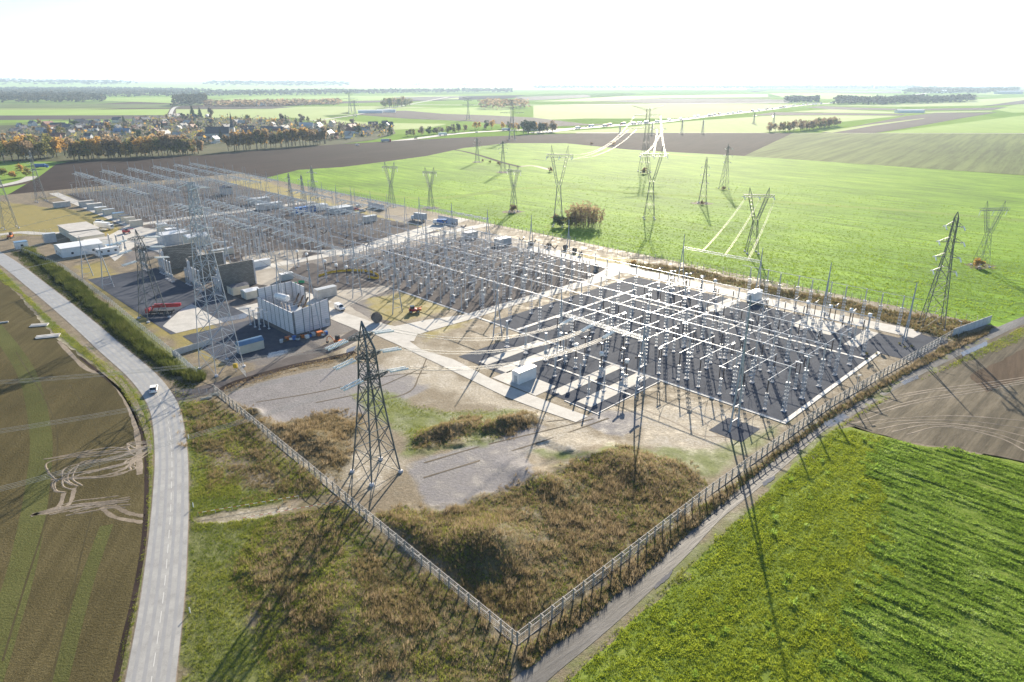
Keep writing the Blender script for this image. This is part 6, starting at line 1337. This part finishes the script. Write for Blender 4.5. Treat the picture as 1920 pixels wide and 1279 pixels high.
for i, (px, py, h) in enumerate(((10, 330, 8), (22, 334, 7), (50, 330, 9), (40, 322, 8))): bush(f'yellow-green roadside bush at far left, {ORD[i]} of four', px, py, h, 'orange' if i % 2 else 'olive', 1.2)
# distant woods: masses nobody could count
def wood(name, poly, h, n, mk, seed):
    rg = np.random.default_rng(seed); P = GP(poly); xs = np.array([p[0] for p in P]); ys = np.array([p[1] for p in P]); X = rg.uniform(xs.min(), xs.max(), n*3); Y = rg.uniform(ys.min(), ys.max(), n*3); k = sdist(X, Y, P) > 0; X, Y = X[k][:n], Y[k][:n]
    D = np.hypot(X, Y); hh = h*(.6+.5*vnoise(X, Y, 60, seed)); pts = np.stack([X, Y, rg.uniform(.0, 1, len(X))**.6*hh], 1); V, F = leaf_cloud(pts, 1.0, rg); c = pts.repeat(4, 0); V = c+(V-c)*np.repeat(np.clip(D/260, 4, 40), 4)[:, None]*np.array([1, 1, .6]); V[:, 2] = np.maximum(V[:, 2], -.5)
    o = np_mesh(name, V, F, LM['wood' if mk == 'grey' else mk], {'r': np.repeat(np.clip(rg.normal(.45, .2, len(X)), 0, 1), 4)}); return tag(o, None, None, None, 'stuff')
for i, (poly, h, n, mk) in enumerate((([(-200, 195), (195, 191), (200, 186), (120, 183), (-200, 182)], 26, 5000, 'grey'), ([(-200, 181), (140, 182), (400, 181), (640, 178), (800, 174), (960, 173), (960, 170), (700, 172), (400, 174), (100, 172), (-200, 175)], 22, 6000, 'grey'), ([(-200, 168.5), (200, 167), (400, 171), (200, 172.5), (-200, 172.5)], 20, 3000, 'grey'),
    ([(380, 199), (470, 199.5), (640, 196.5), (640, 194), (470, 196), (385, 196.5)], 18, 1500, 'brown'), ([(1560, 196), (1660, 196.5), (1820, 191), (1830, 188), (1660, 190), (1570, 191)], 24, 2500, 'grey'), ([(1470, 192), (1535, 192), (1535, 190), (1470, 190)], 22, 500, 'grey'), ([(1690, 176), (1800, 176), (1910, 174), (1910, 169), (1800, 170), (1720, 168)], 26, 1500, 'grey'), ([(1000, 166.5), (1200, 166.5), (1500, 166), (1720, 166.5), (1720, 163.5), (1000, 163.5)], 20, 1600, 'grey'), ([(895, 204.5), (940, 205.5), (995, 203), (985, 199), (905, 200)], 24, 700, 'brown'), ([(322, 199.5), (350, 199), (390, 196), (388, 192), (350, 193), (328, 196)], 34, 800, 'grey'), ([(560, 161), (960, 161.5), (960, 159.5), (560, 159.5)], 24, 900, 'grey'))):
    wood('distant_wood', poly, h, n, mk, 40+i)
for mk, n, h, sd in (('olive', 1500, 6, 91), ('grey', 2200, 8, 92), ('dark', 700, 6, 93), ('orange', 350, 8, 94)):
    rg = np.random.default_rng(sd); P = GP(VILL); X = rg.uniform(-760, -120, n*3); Y = rg.uniform(650, 1600, n*3); k = (sdist(X, Y, P) > 0) & (fbm(X, Y, 40, sd) > .5); X, Y = X[k][:n], Y[k][:n]; pts = np.stack([X, Y, rg.uniform(0, 1, len(X))*h], 1); V, F = leaf_cloud(pts, 4.0, rg)
    tag(np_mesh('garden_hedges', V, F, LM[mk], {'r': np.repeat(np.clip(rg.normal(.45, .2, len(X)), 0, 1), 4)}), None, None, None, 'stuff')
# low hills on the skyline at left, with woods on their crests
def hill(name, px0, px1, D, h0, h1, depth, mat, seed):
    xs = np.linspace((px0-960)/FPX*D*1.0, (px1-960)/FPX*D, 60); ds = np.linspace(-1, 1, 13); V = []; rg = np.random.default_rng(seed)
    prof = vnoise(np.arange(60)*1.0, np.zeros(60), 9, seed)
    for i, x in enumerate(xs):
        e = min(1, i/8, (59-i)/12)
        for d in ds: V.append((x*(1+d*depth/D), D+d*depth, -.6+(h0+(h1-h0)*i/59)*(.8+.4*prof[i])*max(0, e)*math.cos(d*math.pi/2)**1.2))
    V = np.array(V); n = len(ds); idx = np.arange(60*n).reshape(60, n); F = np.stack([idx[:-1, :-1], idx[1:, :-1], idx[1:, 1:], idx[:-1, 1:]], -1).reshape(-1, 4); o = struct(np_mesh(name, V, F, mat)); o.data.polygons.foreach_set('use_smooth', [True]*len(F)); return V.reshape(60, n, 3)
H1 = hill('hills', -700, 900, 9000, 75, 50, 2600, FM['green'], 3); H2 = hill('hills', -900, 2400, 15000, 70, 40, 3500, FM['haze_wood'], 8)
def crestwood(H, f0, f1, h, n, seed):
    rg = np.random.default_rng(seed); i = (rg.uniform(f0, f1, n)*59).astype(int); j = rg.integers(3, 8, n); P = H[i, j]+np.stack([rg.uniform(-90, 90, n), rg.uniform(-200, 200, n), rg.uniform(0, h, n)], 1); V, F = leaf_cloud(P, 55, rg); V = P.repeat(4, 0)+(V-P.repeat(4, 0))*np.array([1, 1, .3]); tag(np_mesh('distant_wood', V, F, LM['wood'], {'r': np.repeat(rg.uniform(.2, .8, n), 4)}), None, None, None, 'stuff')
crestwood(H1, .36, .62, 30, 900, 1); crestwood(H1, .72, .86, 30, 700, 2); crestwood(H1, .1, .3, 28, 600, 3)
# water tower and pale sheds far away
x, y = G(783, 163); o = thing('water_tower', 'lone water tower on the far skyline', 'water tower', (x, y, 0)); mb = MB(); mb.lathe([(7, 0), (5, 34)], 12); mb.obj('shaft', M['conc'], o); mb = MB(); mb.lathe([(6, 34.003), (19, 44), (19, 52), (3, 55)], 16); mb.obj('tank', M['conc'], o)
for i, (px, py, L, h, m, lb) in enumerate(((1850, 169.5, 420, 22, 'broof', 'long blue-grey warehouse near the right skyline'), (1705, 211, 70, 6, 'white', 'white greenhouse tunnels in the dark field at right'), (695, 211.5, 60, 6, 'white', 'white greenhouse tunnels by the copse, left'), (725, 210.5, 45, 6, 'white', 'white greenhouse tunnels by the copse, right'), (1770, 174, 160, 14, 'white', 'pale factory sheds below the right skyline, left'), (1890, 176, 160, 14, 'gbox', 'pale factory sheds below the right skyline, right'), (1000, 244, 30, 6, 'white', 'pale depot roof by the motorway junction'), (655, 161.5, 90, 14, 'white', 'white far shed on the skyline fields'), (812, 158.5, 160, 16, 'white', 'white far hangar right of the water tower'), (1255, 162, 240, 20, 'white', 'bright far sheds below the middle skyline'), (450, 193, 26, 8, 'white', 'small white barn in the far fields, left'), (490, 198, 30, 8, 'white', 'small white barn in the far fields, right'))):
    x, y = G(px, py); o = thing('far_shed', lb, 'shed', (x, y, -.4), 0.1); mb = MB(); mb.box(-L/2, L/2, -L*.12, L*.12, 0, h); mb.obj('wall', M[m], o); mb = MB(); mb.add([(-L/2-1, -L*.125, h+.01), (L/2+1, -L*.125, h+.01), (L/2+1, 0, h*1.25), (-L/2-1, 0, h*1.25), (-L/2-1, L*.125, h+.01), (L/2+1, L*.125, h+.01)], [(0, 1, 2, 3), (3, 2, 5, 4)]); mb.obj('roof', M[m], o)
# motorway traffic
TRK = MB(); TRK.box(-6.5, 4.2, -1.25, 1.25, 1.1, 4); CAB = MB(); CAB.box(4.5, 6.6, -1.2, 1.2, .6, 3.6); WH = MB()
for x in (-5, -3.7, 3, 5.5):
    for s in (-1, 1): WH.lathe([(.5, -.15), (.5, .15)], 8, (x, s*1.1, .5), (0, 1, 0))
tm = [(TRK.mesh('cargo_box', M[m]), CAB.mesh('cab', M[c]), WH.mesh('wheel', M['black'])) for m, c in (('white', 'white'), ('gbox', 'red'), ('white', 'blue'))]
CB = MB(); extr(CB, [(-2.1, .3), (2.1, .3), (2.1, .8), (1, .95), (.3, 1.5), (-1.5, 1.5), (-2.1, .95)], -.9, .9); CW = MB()
for x in (-1.3, 1.3):
    for s in (-1, 1): CW.lathe([(.33, -.1), (.33, .1)], 8, (x, s*.85, .33), (0, 1, 0))
cm = [(CB.mesh('body', M[m]), CW.mesh('wheel', M['black'])) for m in ('white', 'gbox', 'black', 'red')]
L = [np.array(G(*p)) for p in ((1060, 242.5), (1080, 240.5), (1150, 235), (1230, 229), (1320, 218.5), (1420, 207.5), (1500, 197.5), (1560, 193))]; cum = np.concatenate([[0], np.cumsum([np.hypot(*(b-a)) for a, b in zip(L[:-1], L[1:])])]); X = [p[0] for p in L]; Y = [p[1] for p in L]
ti = ci = 0; s = 10
while s < cum[-1]:
    a = np.array([np.interp(s, cum, X), np.interp(s, cum, Y)]); b = np.array([np.interp(s+5, cum, X), np.interp(s+5, cum, Y)]); d = (b-a)/np.hypot(*(b-a)); nn = np.array([-d[1], d[0]]); lane = random.choice((-7, -3.5, 4)); q = a+nn*lane; rz = math.atan2(d[1], d[0])+(math.pi if lane > 0 else 0); f = s/cum[-1]
    if random.random() < .42: o = thing('truck', f'lorry in the motorway queue, {nth(ti)} lorry from the road junction', 'truck', (*q, -.36), rz, 'lorries in the motorway queue'); A, B, Cc = random.choice(tm); part('cargo_box', A, o); part('cab', B, o); part('wheel', Cc, o); ti += 1; s += random.uniform(15, 26)
    else: o = thing('car', f'small car in the motorway queue, {nth(ci)} car from the road junction', 'car', (*q, -.36), rz, 'cars in the motorway queue'); A, B = random.choice(cm); part('body', A, o); part('wheel', B, o); ci += 1; s += random.uniform(8, 20)
for i in range(7):
    f = (i+.5)/7; px = 640+400*f+random.uniform(-10, 10); py = np.interp(px, [640, 760, 860, 960, 1080], [276, 262, 250, 244, 241]); o = thing('truck' if i % 2 else 'car', f'{"lorry" if i % 2 else "car"} on the road below the village, {ORD[i]} vehicle from left', 'truck' if i % 2 else 'car', (*G(px, py), -.23), .5, 'vehicles on the village road')
    for nm, me in (zip(('cargo_box', 'cab', 'wheel'), tm[i % 3]) if i % 2 else zip(('body', 'wheel'), cm[i % 4])): part(nm, me, o)

# ------------------------------------------------------------------ ground cover built as real tufts
def tufts(name, polys, n, h, w, nb, mat, seed, dens_noise=None, lean=.5, quad=False, cond=None, clump=None, rmap=None, zf=True, spread=.25, edge=1.0, hmod=None):
    rg = np.random.default_rng(seed); allP = [GP(p) for p in polys]; xs = np.concatenate([[q[0] for q in p] for p in allP]); ys = np.concatenate([[q[1] for q in p] for p in allP]); X = []; Y = []; tot = 0
    areas = [abs(sum(a[0]*b[1]-b[0]*a[1] for a, b in zip(p, p[1:]+p[:1])))/2 for p in allP]
    for p, ar in zip(allP, areas):
        px = np.array([q[0] for q in p]); py = np.array([q[1] for q in p]); bb = np.ptp(px)*np.ptp(py); m = min(int(n*bb)+1, 2500000); x = rg.uniform(px.min(), px.max(), m); y = rg.uniform(py.min(), py.max(), m); k = (rg.random(m) < sstep(sdist(x, y, p)+(fbm(x, y, 5, 9)-.5)*3*edge, -edge, edge))
        X.append(x[k]); Y.append(y[k])
    X = np.concatenate(X); Y = np.concatenate(Y)
    if dens_noise: k = fbm(X, Y, dens_noise[0], seed+5) > dens_noise[1]+rg.normal(0, .06, len(X)); X, Y = X[k], Y[k]
    if cond is not None: k = cond(X, Y); X, Y = X[k], Y[k]
    N = len(X); big = fbm(X, Y, clump or 6, seed+3); hs = h*rg.uniform(.55, 1.2, N)*(.55+.9*big)*(hmod(X, Y) if hmod is not None else 1)
    if zf:
        uv = np.stack([X-OO[0], Y-OO[1]], 1); u = uv@EU; v = uv@EV; i = np.clip(np.searchsorted(us, u), 0, nU-1); j = np.clip(np.searchsorted(vs_, v), 0, nV-1); z0 = Z[i, j]-.05
    else: z0 = np.zeros(N)
    t = rg.uniform(0, 6.28, (N, nb)); L = hs[:, None]*rg.uniform(.6, 1.1, (N, nb)); ln = rg.uniform(.15, 1, (N, nb))*lean
    dx, dy = np.cos(t), np.sin(t); bx = X[:, None]+dx*rg.uniform(0, spread, (N, nb)); by = Y[:, None]+dy*rg.uniform(0, spread, (N, nb)); ww = w*rg.uniform(.6, 1.3, (N, nb))*(.6+.5*hs[:, None]/h); zz = np.broadcast_to(z0[:, None], t.shape)
    if quad:
        a = np.stack([bx-dy*ww*.15, by+dx*ww*.15, zz+L*.25], -1); b = np.stack([bx+dx*L*ln*.5-dy*ww*.5, by+dy*L*ln*.5+dx*ww*.5, zz+L*.75], -1); c = np.stack([bx+dx*L*ln*1.2, by+dy*L*ln*1.2, zz+L*.95], -1); d = np.stack([bx+dx*L*ln*.5+dy*ww*.5, by+dy*L*ln*.5-dx*ww*.5, zz+L*.7], -1); V = np.stack([a, b, c, d], 2).reshape(-1, 3); F = np.arange(len(V)).reshape(-1, 4); kk = 4
    else:
        a = np.stack([bx-dy*ww*.5, by+dx*ww*.5, zz], -1); b = np.stack([bx+dy*ww*.5, by-dx*ww*.5, zz], -1); c = np.stack([bx+dx*L*ln, by+dy*L*ln, zz+L*np.sqrt(np.maximum(.1, 1-ln**2*.6))], -1); V = np.stack([a, b, c], 2).reshape(-1, 3); F = np.arange(len(V)).reshape(-1, 3); kk = 3
    r = np.clip((rmap(X, Y) if rmap is not None else big)[:, None]*.75+rg.normal(.12, .14, (N, nb)), 0, 1); o = np_mesh(name, V, F, mat, {'r': r.ravel().repeat(kk)}); return tag(o, None, None, None, 'stuff')
RDL = np.array(catmull([G(*p) for p in road], 8))
def offroad(X, Y):
    d = np.full(X.shape, 1e9)
    for a, b in zip(RDL[:-1], RDL[1:]):
        e = b-a; t = np.clip(((X-a[0])*e[0]+(Y-a[1])*e[1])/(e@e), 0, 1); d = np.minimum(d, np.hypot(X-a[0]-t*e[0], Y-a[1]-t*e[1]))
    return d > 3.35+.5*fbm(X, Y, 1.5, 17)
def offdirt(X, Y): return offroad(X, Y) & (sdist(X, Y, GP([(362,968),(470,950),(600,926),(660,930),(640,948),(480,972),(362,985)]))+(fbm(X, Y, 2, 41)-.5)*2 < 0)
LM['scrub'] = leaf_mat('dry_brown_weeds', [(0.085, 0.09, 0.03), (0.20, 0.155, 0.075), (0.33, 0.255, 0.155), (0.56, 0.46, 0.32)], .55)
LM['vgrass'] = leaf_mat('verge_grass', [(0.06, 0.095, 0.016), (0.17, 0.23, 0.03), (0.31, 0.33, 0.06), (0.48, 0.43, 0.16)], .5)
LM['cropl'] = leaf_mat('mustard_crop_leaves', [(0.14, 0.18, 0.02), (0.29, 0.36, 0.03), (0.43, 0.50, 0.05), (0.58, 0.62, 0.10)], .5)
LM['cropd'] = leaf_mat('tall_crop_leaves', [(0.12, 0.20, 0.03), (0.25, 0.38, 0.05), (0.40, 0.54, 0.10), (0.60, 0.70, 0.30)], .5)
LM['dryg'] = leaf_mat('dry_straw_grass', [(0.14, 0.115, 0.05), (0.25, 0.20, 0.095), (0.42, 0.33, 0.17)], .4)
LM['wheatl'] = leaf_mat('green_cereal_leaves', [(0.17, 0.27, 0.02), (0.28, 0.39, 0.035), (0.40, 0.50, 0.07)], .5)
SC = P_SCRUB; CROPB = [(1085,1285),(1185,1190),(1300,1085),(1400,978),(1490,882),(1580,815),(1700,840),(1640,1000),(1560,1285)]
tufts('dry_weeds', SC[:4], 2.2, 1.05, .07, 18, LM['scrub'], 21, clump=4, dens_noise=(4, .5), lean=.7, edge=3, rmap=lambda X, Y: .25+.6*fbm(X, Y, 3, 65), spread=.5)
tufts('dry_weeds', SC[:4], 8, .5, .055, 11, LM['scrub'], 1, clump=4, lean=.6, edge=2.5, rmap=lambda X, Y: .5*fbm(X, Y, 3, 61)+.5*fbm(X, Y, 14, 62)); tufts('dry_weeds', [SC[4]], 1.6, 1.0, .07, 18, LM['scrub'], 22, clump=4, dens_noise=(4, .53), lean=.7, edge=3, rmap=lambda X, Y: .25+.6*fbm(X, Y, 3, 66), spread=.5)
tufts('dry_weeds', [SC[4]], 4, .5, .055, 11, LM['scrub'], 2, dens_noise=(7, .45), clump=8, lean=.6, edge=4, cond=offdirt, rmap=lambda X, Y: .5*fbm(X, Y, 3, 63)+.5*fbm(X, Y, 12, 64))
tufts('dry_weeds', [SC[5]], 7, .95, .075, 14, LM['scrub'], 3, clump=4, edge=.4); tufts('dry_weeds', [SC[6]], 2.5, 1.0, .09, 14, LM['scrub'], 4, clump=5, edge=1.2, rmap=lambda X, Y: .55*fbm(X, Y, 4, 72)); tufts('verge_grass', [SC[6]], 3, .4, .08, 8, LM['vgrass'], 33, lean=.8, edge=1); tufts('verge_grass', [SC[5]], 14, .4, .07, 9, LM['vgrass'], 23, lean=.8, edge=.4)
tufts('verge_grass', [P_LV], 16, .3, .06, 9, LM['vgrass'], 24, lean=.8, edge=.3, cond=offroad)
tufts('stubble', [[(0,640),(120,700),(215,740),(262,830),(262,1000),(235,1150),(208,1285),(-40,1285),(-40,700)]], 4, .13, .05, 6, LM['dryg'], 25, lean=1, rmap=lambda X, Y: .1+.5*fbm(X, Y, 5, 71), zf=False)
tufts('tall_weeds', [CROPB], .03, .75, .12, 40, LM['cropd'], 26, quad=True, lean=.8, spread=.5, zf=False)
tufts('verge_grass', P_GREEN[:2], 14, .34, .06, 9, LM['vgrass'], 5, lean=.8, clump=5, edge=3, cond=offdirt); tufts('verge_grass', [SC[4]], 13, .35, .06, 9, LM['vgrass'], 32, lean=.8, clump=6, edge=2, cond=offdirt); tufts('verge_grass', SC[:1], 7, .35, .06, 9, LM['vgrass'], 6, lean=.8, clump=6); tufts('verge_grass', P_GREEN[2:4]+P_GREEN[5:6]+SC[:1]+SC[2:4], 4, .3, .06, 8, LM['vgrass'], 7, lean=.8, dens_noise=(6, .45))
tufts('verge_grass', P_GREEN[6:], 9, .4, .07, 9, LM['vgrass'], 8, lean=.7, cond=lambda X, Y: ~((sdist(X, Y, GP([(930,1420),(1045,1279),(1262,1080),(1480,880),(1555,808),(1630,760),(1930,605),(1930,590),(1600,752),(1510,810),(1430,885),(1320,985),(1090,1190),(980,1279),(880,1420)])) > -.3)))
tufts('straw_grass', [[(355,790),(440,800),(560,920),(480,940),(400,930),(375,860)], [(510,1080),(570,1060),(620,1170),(560,1190)], [(640,1000),(760,1080),(820,1180),(700,1200)]], 7, .6, .06, 11, LM['dryg'], 9, dens_noise=(6, .46))
tufts('hedge_growth', [[(42,466),(60,471),(130,519),(240,611),(335,689),(385,705),(376,718),(322,703),(222,625),(114,529)]], 5, 1.7, .16, 18, LM['hedge'], 10, clump=5, lean=.6, spread=.5)
tufts('hedge_growth', [[(20,470),(60,480),(200,600),(320,700),(368,730),(340,728),(210,640),(95,545)]], 9, .4, .08, 10, LM['hedge'], 11, lean=.8, cond=offroad)
DP = [p for p in DITCH]+[(x+6, y+9) for x, y in reversed(DITCH)]
tufts('dry_weeds', [DP], 5, .4, .06, 10, LM['scrub'], 31, edge=.2)
CROPA = [(1065,1290),(1165,1190),(1282,1085),(1390,978),(1484,882),(1566,806),(1600,806),(1690,832),(1790,846),(1920,872),(2080,905),(2200,1420),(960,1420)]
def rowfac(X, Y, E):
    c = (X-OO[0])*E[0]+(Y-OO[1])*E[1]; a = -(X-OO[0])*E[1]+(Y-OO[1])*E[0]
    return fbm(c*1.0, a*.10, .9, 77, 3)
def tall_side(X, Y):
    d = np.stack([X-OO[0], Y-OO[1]], 1); a = np.array(G(1640, 830)); b = np.array(G(1560, 1290)); n = np.array([b[1]-a[1], -(b[0]-a[0])]); n /= np.hypot(*n); s = (np.stack([X, Y], 1)-a)@n; return s+(fbm(X, Y, 9, 31)-.5)*14
sg = -1 if tall_side(np.array([G(1900, 1200)[0]]), np.array([G(1900, 1200)[1]]))[0] < 0 else 1
tufts('crop_plants', [CROPA], 20, .28, .09, 6, LM['cropl'], 12, quad=True, lean=1.0, clump=2, spread=.15, hmod=lambda X, Y: .45+1.1*rowfac(X, Y, EU), cond=lambda X, Y: (sg*tall_side(X, Y)+6*fbm(X, Y, 3, 19) < 5) & (.5*rowfac(X, Y, EU)+fbm(X, Y, 5, 14)*.6 > .32))
tufts('crop_plants', [CROPA], 22, .38, .11, 7, LM['cropd'], 13, quad=True, lean=1.1, clump=3, spread=.18, hmod=lambda X, Y: np.clip(2.2*rowfac(X, Y, EV)-.25, .4, 1.4), cond=lambda X, Y: (sg*tall_side(X, Y)+6*fbm(X, Y, 3, 18) > 3) & (.6*rowfac(X, Y, EV)+fbm(X, Y, 4, 15)*.5 > .27), rmap=lambda X, Y: fbm(X, Y, 3, 88))
tufts('cereal_growth', [[(640,362),(850,405),(1090,452),(1190,476),(1450,535),(1830,606),(1920,590),(2000,560),(2000,420),(1920,400),(1500,345),(1200,330),(900,330)]], .8, .38, .3, 5, LM['wheatl'], 16, lean=1.0, zf=False, clump=9, spread=.6, cond=lambda X, Y: np.random.default_rng(5).random(X.shape) < 1.05-sstep(np.hypot(X, Y), 210, 470))
for i, (u, v) in enumerate(((111, 96), (113, 98.5), (115, 112), (117, 110), (118.5, 112), (112.5, 92))): bush(f'small bright green weed clump on the gravel tip, {ORD[i]} of six', 0, 0, random.uniform(.7, 1.1), 'olive', 1.3, 'weed clumps on the gravel tip', 0.0, (u, v))

# ------------------------------------------------------------------ air
mb = MB(); mb.box(-26000, 26000, -400, 26000, -1.8, 300); hz = mb.obj('haze', None)
hm = bpy.data.materials.new('haze_air'); hm.use_nodes = True; nt = hm.node_tree; nt.nodes.remove(nt.nodes['Principled BSDF']); pv = nt.nodes.new('ShaderNodeVolumePrincipled'); pv.inputs['Color'].default_value = (0.60, 0.79, 1.0, 1); pv.inputs['Density'].default_value = HAZE; pv.inputs['Anisotropy'].default_value = 0.35
nt.links.new(pv.outputs[0], nt.nodes['Material Output'].inputs['Volume']); hz.data.materials.clear(); hz.data.materials.append(hm); hz['kind'] = 'stuff'
